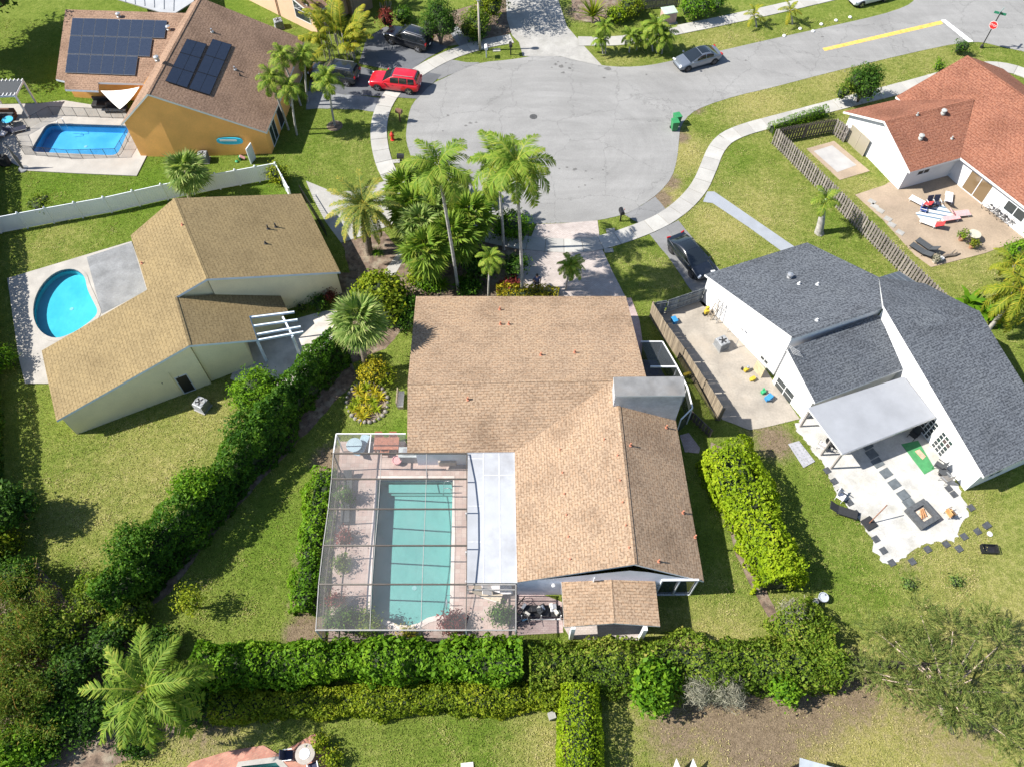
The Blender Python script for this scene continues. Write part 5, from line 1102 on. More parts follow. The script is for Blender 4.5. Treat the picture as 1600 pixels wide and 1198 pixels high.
bush_px('leafy_shrub', 'yellow-green shrub at the left of the front bed', 650, 432, .6, 18, 1.1, 1200, .16, 'yellowgreen'); bush_px('leafy_shrub', 'bright green bush in front of the front eave', 668, 442, .5, 20, 1.0, 1300, .16, 'bright'); bush_px('leafy_shrub', 'green bush beside the leaning trunk base', 735, 447, .5, 20, 1.0, 1300, .17, 'green'); bush_px('leafy_shrub', 'dark bush shading the soil beside tan roof', 632, 500, .7, 20, 1.2, 1200, .17, 'dark')
bush_px('leafy_shrub', 'small green shrub against cream garage wall', 497, 473, .5, 16, .9, 800, .13, 'green'); bush_px('red_shrub', 'dark red shrub against cream garage wall', 514, 462, .6, 9, 1.0, 500, .13, 'red'); bush_px('leafy_shrub', 'tiny dry shrub below the cream wall', 471, 481, .3, 8, .6, 260, .11, 'olive')
bush_px('leafy_shrub', 'yellow-green shrub inside the white fence corner', 432, 272, .9, 15, 1.7, 1100, .16, 'yellowgreen'); bush_px('leafy_shrub', 'purple-grey shrub leaning over the white fence', 60, 318, 1.3, 22, 1.0, 900, .14, 'olive')
bush_px('round_tree', 'dense dark round tree beside black car driveway', 686, 32, 2.6, 30, 4.4, 5200, .16, 'dark', 'tree', trunk=.12)
bush_px('leafy_shrub', 'pinkish-green shrub mass behind the street lamp', 742, 36, 1.3, 30, 2.6, 3800, .15, 'olive'); bush_px('leafy_shrub', 'green shrub mass above the street lamp', 770, 8, 1.8, 28, 3.2, 3200, .16, 'yellowgreen'); bush_px('leafy_shrub', 'low green shrub at the street lamp foot', 746, 54, .6, 14, 1.2, 900, .15, 'green')
bush_px('red_shrub', 'dark red shrub beside peach garage', 604, 30, 1.2, 10, 2.4, 900, .17, 'red'); bush_px('leafy_shrub', 'green shrub right of the red shrub', 628, 22, .8, 16, 1.6, 1000, .16, 'green')
bush_px('leafy_shrub', 'yellow-green shrub at the top edge near transformer box', 985, 8, 1.2, 22, 2.3, 2000, .16, 'yellowgreen'); bush_px('leafy_shrub', 'bright shrub left of the transformer box', 962, 24, .8, 16, 1.5, 1200, .17, 'lime'); bush_px('leafy_shrub', 'bright round bush right of the transformer box', 1088, 10, 1.4, 27, 2.6, 3000, .17, 'bright'); bush_px('leafy_shrub', 'small dark bush at the far sidewalk', 1120, 6, .9, 16, 1.6, 1100, .16, 'green')
bush_px('leafy_tree', 'full green tree beside the red-roofed house', 1352, 132, 2.0, 30, 3.6, 4600, .16, 'dark', 'tree', trunk=.1); bush_px('leafy_shrub', 'brownish shrub left of the full green tree', 1318, 144, 1.4, 13, 2.4, 1100, .13, 'olive')
bush_px('leafy_shrub', 'small shrub behind red roof near road corner', 1504, 74, .8, 11, 1.6, 700, .13, 'green'); bush_px('leafy_shrub', 'small green shrub behind red roof edge', 1468, 104, .7, 9, 1.3, 500, .13, 'bright')
bush_px('leafy_shrub', 'green bush at the right edge under golden palm', 1590, 395, 1.0, 20, 1.8, 1400, .17, 'bright')
bush_px('mango_tree', 'bright glossy small tree in the rear olive hedge', 1022, 1072, 1.7, 40, 2.4, 3600, .24, 'bright', 'tree', trunk=.08); bush_px('leafy_shrub', 'bright green shrub at the hedge end', 1225, 1078, 1.2, 22, 1.7, 1600, .2, 'bright')
bush_px('bare_shrub', 'greyish twiggy shrub below the rear hedge', 1092, 1078, 1.2, 24, 1.8, 2200, .3, 'grey', wr=.08, core=False); bush_px('bare_shrub', 'pale dry twiggy shrub beside glossy small tree', 1138, 1082, 1.2, 28, 1.8, 2200, .3, 'grey', wr=.08, core=False)
bush_px('leafy_shrub', 'reddish shrub at the corner of lime hedge', 1262, 1000, 1.0, 34, 1.8, 2600, .15, 'olive'); bush_px('bare_shrub', 'dry pinkish brush beside two round pots', 1240, 960, .9, 24, 1.5, 2200, .22, 'grey', wr=.15, core=False); bush_px('leafy_shrub', 'bright vine cascading at the far hedge corner', 1295, 1040, 1.2, 30, 2.1, 2400, .17, 'olive')
bush_px('leafy_tree', 'dark leafy tree at the left edge by the lawn', 14, 790, 2.2, 40, 3.4, 4600, .2, 'dark', 'tree', trunk=.1); bush_px('leafy_shrub', 'bright bush at the left edge beside pool deck', 4, 560, 1.0, 16, 1.8, 1300, .17, 'bright'); bush_px('leafy_shrub', 'yellowish shrub below the dark leafy tree', 10, 850, .9, 20, 1.6, 1300, .17, 'yellowgreen')
bush_px('small_tree', 'small thin tree standing in the hedge shadow', 299, 938, 1.5, 24, 2.0, 900, .14, 'yellowgreen', 'tree', trunk=.05, core=False)
bush_px('leafy_shrub', 'shaggy fern-like shrub at lower left corner', 10, 1180, 1.0, 40, 1.8, 2600, .2, 'bright'); bush_px('leafy_shrub', 'pale hedge-end shrub above the bamboo', 150, 930, 1.2, 42, 2.0, 3200, .16, 'olive'); bush_px('leafy_shrub', 'dark shrub under the queen palm', 300, 1090, .9, 45, 1.6, 3000, .18, 'dark'); bush_px('leafy_shrub', 'trailing yellow-green plant on the brick patio corner', 500, 1160, .5, 10, .8, 500, .15, 'yellowgreen'); bush_px('leafy_shrub', 'yellow-green plant behind the round patio table', 520, 1186, .5, 12, .9, 600, .15, 'yellowgreen')
bush_px('big_tree', 'large tree just above the top left corner', -80, -12, 6.5, 105, 7, 7500, .3, 'dark', 'tree', trunk=.25); bush_px('big_tree', 'spreading tree above the pale concrete driveway', 770, -50, 5.0, 62, 4., 5200, .2, 'dark', 'tree', trunk=.2, core=False)
bush_px('leafy_shrub', 'pale green vine clump over the right hedge end', 1228, 890, 1.8, 26, 1.6, 2200, .19, 'lime')
bush_px('leafy_shrub', 'dark undergrowth shrub between bamboo and queen palm', 130, 1110, .8, 50, 1.4, 3200, .18, 'dark'); bush_px('leafy_shrub', 'dark undergrowth shrub left of the brick patio', 215, 1150, .5, 34, .9, 1800, .17, 'dark'); bush_px('leafy_shrub', 'bright fronds at the extreme lower left', 60, 1170, .7, 34, 1.2, 2200, .18, 'green'); bush_px('leafy_shrub', 'pale shrub bulging from the long dark hedge top', 300, 760, 3.2, 36, 2.0, 2200, .18, 'bright', core=False); bush_px('leafy_shrub', 'bright shrub bulging from the middle of the long hedge', 385, 665, 3.0, 34, 2.0, 2200, .18, 'green', core=False); bush_px('leafy_shrub', 'olive shrub bulging at the low end of the long hedge', 205, 850, 3.4, 38, 2.0, 2400, .18, 'green', core=False)
for x_, y_, z_, r_, h_, m_, lb in [(24, 905, 1.6, 40, 2.6, 'dark', 'dense dark tree mass at the upper end of the bamboo'), (88, 985, 1.5, 44, 2.4, 'olive', 'olive shrub mass right of the bamboo top'), (30, 985, 1.8, 42, 2.8, 'bamboo', 'feathery green shrub in the bamboo middle'), (110, 1050, 1.4, 42, 2.2, 'dark', 'dark shrub below the olive shrub mass'), (20, 1075, 1.8, 46, 2.8, 'bamboo', 'feathery green shrub at the left edge below bamboo middle'), (75, 1110, 1.3, 44, 2.0, 'green', 'green shrub under the left queen palm fronds'), (165, 1010, 1.2, 40, 2.0, 'dark', 'dark shrub behind the queen palm crown'), (40, 1150, 1.2, 40, 2.0, 'bright', 'bright shrub above the lower left corner'), (245, 1010, .9, 34, 1.5, 'dark', 'dark shrub between long hedge and rear hedge'), (200, 960, 1.0, 34, 1.6, 'olive', 'olive shrub at the foot of the long hedge')]:
    bush_px('leafy_shrub', lb, x_, y_, z_, r_, h_, 3000, .17, m_)
# plants inside the pool cage
for i, (x, y, z, r, h, mt, lab) in enumerate([(540, 775, .8, 12, 1.5, 'green', 'green potted shrub at the upper left of the cage'), (538, 838, .5, 12, 1.0, 'red', 'reddish plant beside the cage side screen'), (532, 880, .5, 12, .9, 'olive', 'pale plant on the left pool deck'), (527, 938, .7, 12, 1.3, 'red', 'pink-leaved plant at the lower left of the deck'), (530, 968, .8, 24, 1.4, 'green', 'large green shrub in the cage front left corner'), (575, 975, .5, 22, .9, 'olive', 'mixed plants along the cage front'), (707, 974, .6, 19, 1.1, 'red', 'crimson shrub at the pool foot'), (638, 990, .4, 12, .8, 'croton', 'yellow plant at the cage front screen'), (782, 960, .8, 17, 1.5, 'green', 'dark shrub in the right cage bay')]):
    bush_px('cage_plant', lab, x, y, z, r, h, 800 if r < 15 else 1500, .13, mt)
# ---- feathery pine at lower right
def pine():
    c0 = G(1480, 1080, 3.0); t = thing('feathery_pine', 'wispy grey-green pine spreading over the back fence at lower right', 'tree', (c0.x, c0.y, 0)); blobs = []
    for x, y, z, r in [(1440, 960, 3.2, 34), (1490, 985, 3.6, 45), (1400, 1000, 3.0, 42), (1370, 985, 2.4, 30), (1560, 1010, 3.6, 50), (1540, 970, 2.8, 34), (1450, 1040, 3.8, 52), (1520, 1060, 4.2, 52), (1380, 1060, 3.0, 36), (1420, 1075, 2.8, 34), (1580, 1080, 3.8, 52), (1500, 1110, 3.6, 40), (1560, 1140, 3.2, 46), (1600, 1170, 3.0, 44), (1350, 1045, 2.2, 22), (1470, 1105, 3.0, 28)]:
        g = G(x, y, z); r_ = (G(x+r, y, z)-g).length; blobs.append((np.array(g)-np.array([c0.x, c0.y, 0]), r_))
    V = []; T = []; lim = B(); root = Vector((1.2, -1.6, 0)); fork = Vector((.3, .1, 2.2))
    lim.path([root, Vector((.4, -1.0, 1.0)), Vector((.1, -.5, 1.7)), fork], [.16, .14, .12, .11], 7)
    for c, r in blobs:
        lim.path([fork, fork.lerp(Vector(c), .5)+Vector((0, 0, .1)), Vector(c)+Vector((0, 0, -.1))], [.085, .05, .02], 6)
        ngap = RNG.random()
        for k in range(int((45+50*ngap)*r)):
            d = rv(1)[0]; d[2] = abs(d[2])*.5-.1; p = c+d*r*RNG.uniform(.2, .75)*np.array([1, 1, .55]); ax = nrm((d*np.array([1, 1, .3])+np.array([.15, 0, .15])+rv(1)[0]*.6)[None])[0]; ln = RNG.uniform(.5, .95); m = 22; tt = np.clip(RNG.normal(.48, .16), 0, 1)
            s_ = RNG.random(m); q = p+ax*(s_*ln)[:, None]; D = nrm(ax[None]*1.1+rv(m)*.6+np.array([0, 0, -.15])); L = RNG.uniform(.14, .30, m)
            V.append(leafquads(q+D*L[:, None]/2, D, rv(m), L, np.full(m, .03), .0)); T.append(np.clip(tt+RNG.normal(0, .07, m), 0, 1))
    o = bpy.data.objects.new('crown', quads('crown', np.concatenate(V), np.concatenate(T), LM['pine'])); put(o, t)
    lim.build('trunk', plain('pale_bark', (.42, .33, .26), .9, .2, 5), t, local=True, smooth=True)
pine()
def bamboo():
    c0 = G(40, 1040); t = thing('bamboo_thicket', 'tall orange-stemmed bamboo thicket at the lower left edge', 'bamboo', c0); st2 = B(); V = []; T = []
    for k in range(105):
        p = G(random.uniform(-30, 110), random.uniform(900, 1160)); p = p-c0; h = random.uniform(2.2, 4.2); a = random.random()*6.28; ln = random.uniform(.3, 1.4); e = Vector((math.cos(a)*ln, math.sin(a)*ln, 0))
        pts = [Vector(p), p+e*.15+Vector((0, 0, h*.4)), p+e*.5+Vector((0, 0, h*.8)), p+e+Vector((0, 0, h))]; st2.path(pts, [.03, .026, .018, .008], 5)
        m = 260; f = RNG.uniform(.25, 1.0, m); P = np.array([np.array(pts[1].lerp(pts[3], v)) if v > .4 else np.array(pts[0].lerp(pts[1], v*2.5)) for v in f])+RNG.normal(size=(m, 3))*np.array([.3, .3, .2]); D = nrm(rv(m)+np.array([0, 0, -.5])); L = RNG.uniform(.14, .26, m); V.append(leafquads(P, D, rv(m)+np.array([0, 0, 1]), L, L*.22)); T.append(np.clip(RNG.normal(.45, .2, m), 0, 1))
    o = bpy.data.objects.new('foliage', quads('foliage', np.concatenate(V), np.concatenate(T), LM['bamboo'])); put(o, t); st2.build('canes', plain('orange_cane', (.42, .20, .05), .5, .2, 5), t, local=True)
bamboo()
sp2 = thing('dry_stalk', 'tall thin yellow flowering stalk above the bamboo', 'plant', G(52, 935)); sb = B()
for x, y, z in ((40, 890, 2.6), (58, 870, 3.0), (46, 900, 2.2), (64, 895, 2.2)):
    q = G(x, y, z)-G(52, 935); sb.path([(0, 0, 0), q*.5+Vector((0, 0, .2)), q], [.03, .02, .01], 5)
sb.build('stalk', plain('yellow_stalk', (.42, .33, .10), .7, .2, 5), sp2, local=True)
# stone edge of the oval bed
stone = plain('bed_stone', (.24, .22, .19), .9, .25, 5, .02)
bd = sheet('oval_bed', [(543, 622), (552, 604), (575, 598), (598, 604), (606, 622), (600, 645), (578, 660), (556, 655), (545, 640)], .014, M_mulch, label='stone-edged oval bed of bromeliads')
for k in range(26):
    a = 2*math.pi*k/26; g = G(574+32*math.cos(a), 629+31*math.sin(a)); s_ = random.uniform(.09, .19)
    B().lathe([(s_*.7, -.02), (s_, .08), (s_*.7, .18), (s_*.25, .22)], 7, g).build('stone', stone, bd)

# ---- grass blades over the lawns
def np_inside(P, loop):
    L = np.array(loop); x, y = P[:, 0], P[:, 1]; c = np.zeros(len(P), bool); m = len(L); mn, mx = L.min(0), L.max(0)
    idx = np.where((x > mn[0]) & (x < mx[0]) & (y > mn[1]) & (y < mx[1]))[0]
    if len(idx) == 0: return c
    xx, yy = x[idx], y[idx]; cc = np.zeros(len(idx), bool); j = m-1
    for i in range(m):
        a, b = L[i], L[j]; t = ((a[1] > yy) != (b[1] > yy)) & (xx < (b[0]-a[0])*(yy-a[1])/((b[1]-a[1]) or 1e-9)+a[0]); cc ^= t; j = i
    c[idx] = cc; return c
def grass():
    n = 640000; v = RNG.random(n); Y = 4.5+v*72; half = 22+(Y-4.5)*.62; P = np.stack([(RNG.random(n)*2-1)*half, Y], 1)
    keep = np.ones(n, bool)
    for lp in SOLID+[[(q[0], q[1]) for q in l] for l in POOLS]: keep &= ~np_inside(P, lp)
    P = P[keep]; dry = evalf(field(DRY), P[:, 0], P[:, 1]); ear = evalf(field(EARTH), P[:, 0], P[:, 1]); lush = evalf(field(LUSH), P[:, 0], P[:, 1])
    k2 = RNG.random(len(P)) > np.clip(ear*1.1, 0, .93); P = P[k2]; dry = dry[k2]; lush = lush[k2]; m = len(P)
    blot = np.array([mnoise.noise(Vector((p[0]*.7, p[1]*.7, 2.))) for p in P]); T = np.clip(.38+.75*dry-.22*lush+.5*blot+RNG.normal(0, .09, m), 0, 1)
    C = np.concatenate([P, np.full((m, 1), .035)], 1); D = nrm(np.stack([RNG.normal(0, .7, m), RNG.normal(0, .7, m), np.full(m, .55)], 1)); L = RNG.uniform(.05, .12, m)*(1+.6*np.clip(blot, 0, 1))
    V = leafquads(C+D*L[:, None]*.25, D, rv(m)+np.array([0, 0, 1.]), L, L*.4, .1)
    mt = leafmat('grass_blades', [(.07, .118, .014), (.155, .195, .034), (.27, .28, .078), (.43, .38, .18)], .3)
    o = bpy.data.objects.new('lawn_grass', quads('lawn_grass', V, T, mt)); put(o); tag(o, 'short green and yellowed grass blades covering the lawns', 'grass', kind='stuff')
grass()
# ================================================================ fences
def run_points(px, step):
    p = gp(px); out = []
    for i in range(len(p)-1):
        L = (p[i+1]-p[i]).length; k = max(1, round(L/step))
        for j in range(k): out.append((p[i].lerp(p[i+1], j/k), p[i].lerp(p[i+1], (j+1)/k)))
    return out
def vinyl_fence(label, px, h=1.75):
    seg = run_points(px, 1.9); t = thing('vinyl_fence', label, 'fence', seg[0][0])
    for a, b_ in seg:
        B().box((a.x, a.y, (h+.08)/2), (.13, .13, h+.08), math.atan2(b_.y-a.y, b_.x-a.x)).build('post', M_vinyl, t); B().lathe([(.10, 0), (.10, .03), (.02, .1)], 4, (a.x, a.y, h+.08)).build('post_cap', M_vinyl, t)
        d = (b_-a).normalized(); L = (b_-a).length; rz = math.atan2(d.y, d.x); pb = B(); n = 11
        for k in range(n): c = a+d*(.07+(L-.14)*(k+.5)/n); pb.box((c.x, c.y, h/2), ((L-.14)/n-.008, .025, h-.3), rz)
        pb.build('panel', M_vinyl, t)
        for z in (.16, h-.08): c = (a+b_)/2; B().box((c.x, c.y, z), (L-.13, .06, .14), rz).build('rail', M_vinyl, t)
    e = seg[-1][1]; B().box((e.x, e.y, (h+.08)/2), (.13, .13, h+.08)).build('post', M_vinyl, t)
vinyl_fence('long white vinyl fence behind the olive-roofed house', [(-40, 373), (85, 349), (175, 332.6), (263, 312.6), (345, 296), (437, 279)]); vinyl_fence('short white vinyl fence side beside the olive roof corner', [(438, 280.5), (458, 318)])
def board_mesh(w_, th, h, mat, name='board'):
    o = B().box((0, 0, h/2), (w_, th, h)); me = bpy.data.meshes.new(name); me.from_pydata(o.V, [], o.F); me.materials.append(mat)
    uv = me.uv_layers.new(name='UVMap').data
    for p in me.polygons:
        for li in p.loop_indices: c = me.vertices[me.loops[li].vertex_index].co; uv[li].uv = (c.x, c.z)
    return me
def woodmat(name, c, var=.3):
    m, t, b = newmat(name); co = coords(t, 'object'); oi = nd(t, 'ShaderNodeObjectInfo')
    mp = nd(t, 'ShaderNodeMapping'); mp.inputs['Scale'].default_value = (9, 9, .8); t.links.new(co, mp.inputs[0]); ad = nd(t, 'ShaderNodeVectorMath', operation='ADD'); t.links.new(mp.outputs[0], ad.inputs[0]); sc = nd(t, 'ShaderNodeVectorMath', operation='SCALE'); sc.inputs['Scale'].default_value = 40
    cb = nd(t, 'ShaderNodeCombineXYZ'); t.links.new(oi.outputs['Random'], cb.inputs[2]); t.links.new(cb.outputs[0], sc.inputs[0]); t.links.new(sc.outputs[0], ad.inputs[1])
    n = nd(t, 'ShaderNodeTexNoise', Scale=1.0, Detail=5); t.links.new(ad.outputs[0], n.inputs['Vector'])
    col = ramp(t, n.outputs['Fac'], [(.3, [x*(1-var) for x in c]), (.7, [x*(1+var*.7) for x in c])]); col = mixc(t, 1.0, col, ramp(t, oi.outputs['Random'], [(0, (.72, .70, .68)), (1, (1.2, 1.18, 1.12))]), 'MULTIPLY')
    t.links.new(col, b.inputs['Base Color']); b.inputs['Roughness'].default_value = .9; MATS[name] = m; return m
W_tan = woodmat('weathered_tan_wood', (.25, .205, .15)); W_grey = woodmat('grey_wood', (.20, .18, .165)); W_dark = woodmat('dark_wood', (.12, .10, .085)); W_slate = woodmat('slate_wood', (.17, .19, .21))
def plank_fence(label, px, h, w_, gap, mat, shadowbox=False, name='wood_fence', rails=3, offs=.0):
    p = gp(px); t = thing(name, label, 'fence', p[0]); bm = board_mesh(w_, .022, h, mat); rl = B(); ps = B()
    for i in range(len(p)-1):
        a, c = p[i], p[i+1]; L = (c-a).length; d = (c-a)/L; rz = math.atan2(d.y, d.x); n = Vector((-d.y, d.x, 0)); k = int(L/(w_+gap))
        for s in ((1, -1) if shadowbox else (1,)):
            for j in range(k):
                q = a+d*((j+.5)*(w_+gap)+(0 if s == 1 else (w_+gap)/2)) + n*s*(.055 if shadowbox else .045)
                inst(bm, 'board', t, (q.x-p[0].x, q.y-p[0].y, random.uniform(-.01, .04)), (0, random.uniform(-.012, .012), rz+(random.uniform(-.02, .02))))
        for r in range(rails): B().bar(a+Vector((0, 0, .25+r*(h-.45)/(rails-1))), c+Vector((0, 0, .25+r*(h-.45)/(rails-1))), .05, .09).build('rail', mat, t)
        m_ = max(1, round(L/2.4))
        for j in range(m_+1): q = a.lerp(c, j/m_); inst(board_mesh(.09, .09, h-.05, mat, 'post'), 'post', t, (q.x-p[0].x-n.x*.06, q.y-p[0].y-n.y*.06, 0), (0, 0, rz))
    return t
plank_fence('weathered plank fence curving beside the white side yard', [(1123, 657), (1096, 614), (1064, 566), (1036, 527), (1015, 494)], 1.75, .16, .008, W_tan)
plank_fence('slate-grey gate fence closing the side yard', [(1016, 494), (1040, 490), (1096, 471)], 1.6, .15, .008, W_slate)
plank_fence('long grey shadowbox fence beside the tan patio', [(1207, 225), (1270, 288), (1348, 367), (1400, 419), (1480, 498)], 1.7, .14, .15, W_grey, True)
plank_fence('dark shadowbox fence facing the trimmed hedge', [(1209, 224), (1297, 208)], 1.6, .14, .13, W_dark, True); plank_fence('short pale shadowbox fence joining the red-roofed house', [(1298, 208), (1318, 222)], 1.6, .14, .13, W_grey, True)
plank_fence('dark fence hidden behind the feathery pine', [(1322, 1040), (1440, 1046), (1640, 1050)], 1.5, .17, .008, W_dark); plank_fence('dark plank fence at the top edge beside transformer box', [(985, 17), (1060, 10)], 1.7, .15, .02, W_grey)
rf = thing('metal_railing', 'black metal picket railing beside the white driveway', 'fence', G(472, 306)); ra, rb2 = G(472, 306), G(511, 370)
for z in (.2, 1.2): B().bar(ra+Vector((0, 0, z)), rb2+Vector((0, 0, z)), .04, .05).build('rail', M_blackmetal, rf)
for k in range(24): q = ra.lerp(rb2, k/23); B().box((q.x, q.y, .65), (.03, .03, 1.3)).build('picket', M_blackmetal, rf)
pf = thing('pool_safety_fence', 'dark mesh safety fence around the blue pool', 'fence', G(40, 240)); M_mesh = screenmat('safety_mesh', (.03, .03, .03), .3)
lp_ = [(84, 182), (27, 213), (40, 243), (112, 250), (187, 248), (216, 200), (195, 187), (84, 182)]
for a, c in run_points(lp_, 1.1):
    B().tube(a, a+Vector((0, 0, 1.15)), .02).build('post', M_blackmetal, pf); B().add([a+Vector((0, 0, .1)), c+Vector((0, 0, .1)), c+Vector((0, 0, 1.12)), a+Vector((0, 0, 1.12))], [(0, 1, 2, 3)]).build('mesh_panel', M_mesh, pf); B().bar(a+Vector((0, 0, 1.12)), c+Vector((0, 0, 1.12)), .02, .03).build('top_cord', M_blackmetal, pf)

# ================================================================ vehicles
P_red = carpaint('paint_red', (.50, .008, .02)); P_black = carpaint('paint_black', (.008, .009, .012)); P_navy = carpaint('paint_navy', (.008, .011, .018)); P_silver = carpaint('paint_silver', (.22, .245, .285), .6, .3); P_white = carpaint('paint_white', (.62, .62, .62))
CG = glassmat('car_glass', (.012, .016, .02), .04); M_rim = plain('alloy_rim', (.48, .48, .5), .3, .1, 6, metal=.8); M_rimdk = plain('dark_rim', (.10, .10, .11), .4, .1, 6, metal=.5); M_hl = glassmat('headlight_lens', (.62, .64, .66), .1); M_tl = glassmat('tail_lens', (.35, .01, .01), .15); M_under = plain('underbody', (.012, .012, .012), .9, .2, 4)
def car(label, kind, paint, fw, rw, side, roofmat=None, rim=None, group='cars around the cul-de-sac', name='parked_car'):
    F, Rr = G(*fw), G(*rw); hd = (F-Rr).normalized(); rim = rim or M_rim
    suv = kind == 'suv'; L, W, Hh = (4.95, 1.96, 1.74) if suv else (4.7, 1.86, 1.44); wb = L*.585; wr = .37 if suv else .34; belt = 1.06 if suv else .92
    per = Vector((-hd.y, hd.x, 0))*side; c = (F+Rr)/2+per*(W/2-.12); t = thing(name, label, 'car', (c.x, c.y, 0), math.atan2(hd.y, hd.x), group)
    # lower body: stations along the length
    if suv: st = [(-.5, .62, .50, .92, .86), (-.485, .42, .30, 1.02, .93), (-.44, .30, .24, 1.06, .97), (-.3, .24, .22, 1.08, 1.0), (0, .22, .21, 1.07, 1.0), (.2, .22, .21, 1.06, 1.0), (.25, .22, .21, 1.08, .99), (.38, .23, .22, 1.03, .97), (.455, .28, .25, .96, .92), (.49, .38, .32, .82, .84), (.5, .48, .42, .70, .76)]
    else: st = [(-.5, .52, .42, .88, .80), (-.48, .38, .28, .98, .90), (-.42, .26, .22, 1.0, .96), (-.3, .2, .19, .98, 1.0), (0, .18, .17, .92, 1.0), (.17, .18, .17, .92, 1.0), (.24, .18, .17, .93, .99), (.37, .19, .18, .82, .96), (.45, .22, .2, .72, .90), (.49, .3, .26, .60, .80), (.5, .38, .34, .52, .70)]
    b = B(); vs_ = []; K = 12
    for x, zl, zl2, zt, wf in st:
        w2 = W/2*wf; bz = min(zt, belt+.02)
        half = [(w2*.86, zl2), (w2*.97, zl+.10), (w2, zl+(zt-zl)*.45), (w2*.985, zl+(zt-zl)*.72), (w2*.93, zt-.05), (w2*.80, zt)]
        ring = [(x*L, y, z) for y, z in half]+[(x*L, -y, z) for y, z in half[::-1]]; vs_ += ring
    fs = []
    for i in range(len(st)-1):
        for k in range(K): fs.append((i*K+k, i*K+(k+1) % K, (i+1)*K+(k+1) % K, (i+1)*K+k))
    fs += [tuple(range(K))[::-1], tuple(range((len(st)-1)*K, len(st)*K))]
    b.add(vs_, [f[::-1] for f in fs]); body = b.build('body', paint, t, smooth=True, local=True); md = body.modifiers.new('sub', 'SUBSURF'); md.levels = md.render_levels = 2
    # greenhouse: arched loft, glass laid over it
    if suv: xb0, xb1, prof = -.482, .235, [(0, .0), (.02, .55), (.05, .86), (.12, .95), (.3, 1.0), (.5, 1.0), (.66, .96), (.74, .84), (.84, .52), (.93, .22), (1, .0)]
    else: xb0, xb1, prof = -.455, .285, [(0, .0), (.08, .22), (.18, .52), (.28, .78), (.4, .95), (.5, 1.0), (.58, .98), (.66, .86), (.78, .54), (.9, .22), (1, .0)]
    z0 = belt-.05; wbm = W*.462; Hh2 = Hh
    xt0, xt1, wt_ = xb0+.07, xb1-.2, W*.36
    def sec(u):
        f = float(np.interp(u, [a for a, _ in prof], [b_ for _, b_ in prof])); x = (xb0+(xb1-xb0)*u)*L; e = 1-.10*abs(2*u-1)**3
        w0 = wbm*e; w1 = w0-(w0-W*.35*e)*f; zt_ = z0+(Hh2-z0-.03)*f
        return [Vector((x, w0, z0)), Vector((x, w0-(w0-w1)*.35, z0+(zt_-z0)*.5)), Vector((x, w1+.02, zt_-.035*f)), Vector((x, w1*.82, zt_+.012*f)), Vector((x, w1*.4, zt_+.035*f)), Vector((x, -w1*.4, zt_+.035*f)), Vector((x, -w1*.82, zt_+.012*f)), Vector((x, -w1-.02, zt_-.035*f)), Vector((x, -w0+(w0-w1)*.35, z0+(zt_-z0)*.5)), Vector((x, -w0, z0))]
    def loft(nm, mat_, us, k0, k1, off=0.0, a=0.0, b_=1.0):
        m = B(); rows = []
        for u in us:
            r = sec(u)[k0:k1+1]
            if a or b_ < 1: r = [r[0].lerp(r[1], a)] + r[1:-1] + [r[-2].lerp(r[-1], b_)]
            c0_ = Vector((r[0].x, 0, z0+.1)); rows.append([p+(p-c0_).normalized()*off+Vector((0, 0, off*.6)) for p in r])
        w_ = len(rows[0]); fs2 = [(i*w_+q, (i+1)*w_+q, (i+1)*w_+q+1, i*w_+q+1) for i in range(len(rows)-1) for q in range(w_-1)]
        m.add([p for r in rows for p in r], fs2); return m.build(nm, mat_, t, local=True, smooth=True)
    lin = lambda p, q, n=6: [p+(q-p)*i/n for i in range(n+1)]
    loft('cabin', paint, lin(0, 1, 28), 0, 9)
    ru0, ru1 = (.10, .665) if suv else (.33, .60)
    loft('roof', roofmat or paint, lin(ru0, ru1), 3, 6, .006); loft('windshield', CG, lin(ru1+.02, .97), 2, 7, .008, .15, .85); loft('rear_window', CG, lin(.02 if suv else .05, ru0-.02), 2, 7, .008, .15, .85)
    for u0, u1 in ([(.09, .26), (.28, .49), (.51, .74)] if suv else [(.24, .47), (.49, .76)]): loft('side_window', CG, lin(u0, u1), 0, 2, .008, .25, .8); loft('side_window', CG, lin(u0, u1), 7, 9, .008, .2, .75)
    for sx in (-1, 1):
        for x in (wb/2, -wb/2):
            wo = bpy.data.objects.new('wheel', None); put(wo, t); wo.location = (x+.02*L*(1 if x > 0 else -1), sx*(W/2-.1), wr); wo.rotation_euler = (math.pi/2, 0, 0)
            B().lathe([(wr*.66, -.115), (wr*.93, -.115), (wr, -.07), (wr, .07), (wr*.93, .115), (wr*.66, .115)], 22).build('tyre', M_rubber, wo, local=True, smooth=False)
            rr = B(); o_s = -.105 if sx > 0 else .105; rr.lathe([(wr*.68, o_s-.02), (wr*.68, o_s+.02)], 20, mi=1)
            for k in range(5): a = k*1.2566; rr.box((wr*.36*math.cos(a), wr*.36*math.sin(a), o_s*1.25), (wr*.66, .07, .03), a)
            rr.lathe([(.06, o_s*1.2-.02), (.06, o_s*1.2+.02)], 10); rr.build('rim', [rim, M_dark], wo, local=True)
            ar_ = B().lathe([(wr*1.14, -.005), (wr*1.14, .005)], 24, (0, 0, 0)); aro = ar_.build('wheel_arch', M_under, t, local=True); aro.location = (wo.location.x, sx*(W/2-.012), wr); aro.rotation_euler = (math.pi/2, 0, 0)
        hz_ = .78 if suv else .66; B().box((L*.468, sx*W*.345, hz_), (.16, .36, .13), -sx*.35).build('headlight', M_hl, t, local=True, bevel=.03)
        B().box((-L*.483, sx*W*.36, .92 if not suv else 1.0), (.12, .34, .16 if not suv else .26), sx*.2).build('taillight', M_tl, t, local=True, bevel=.03)
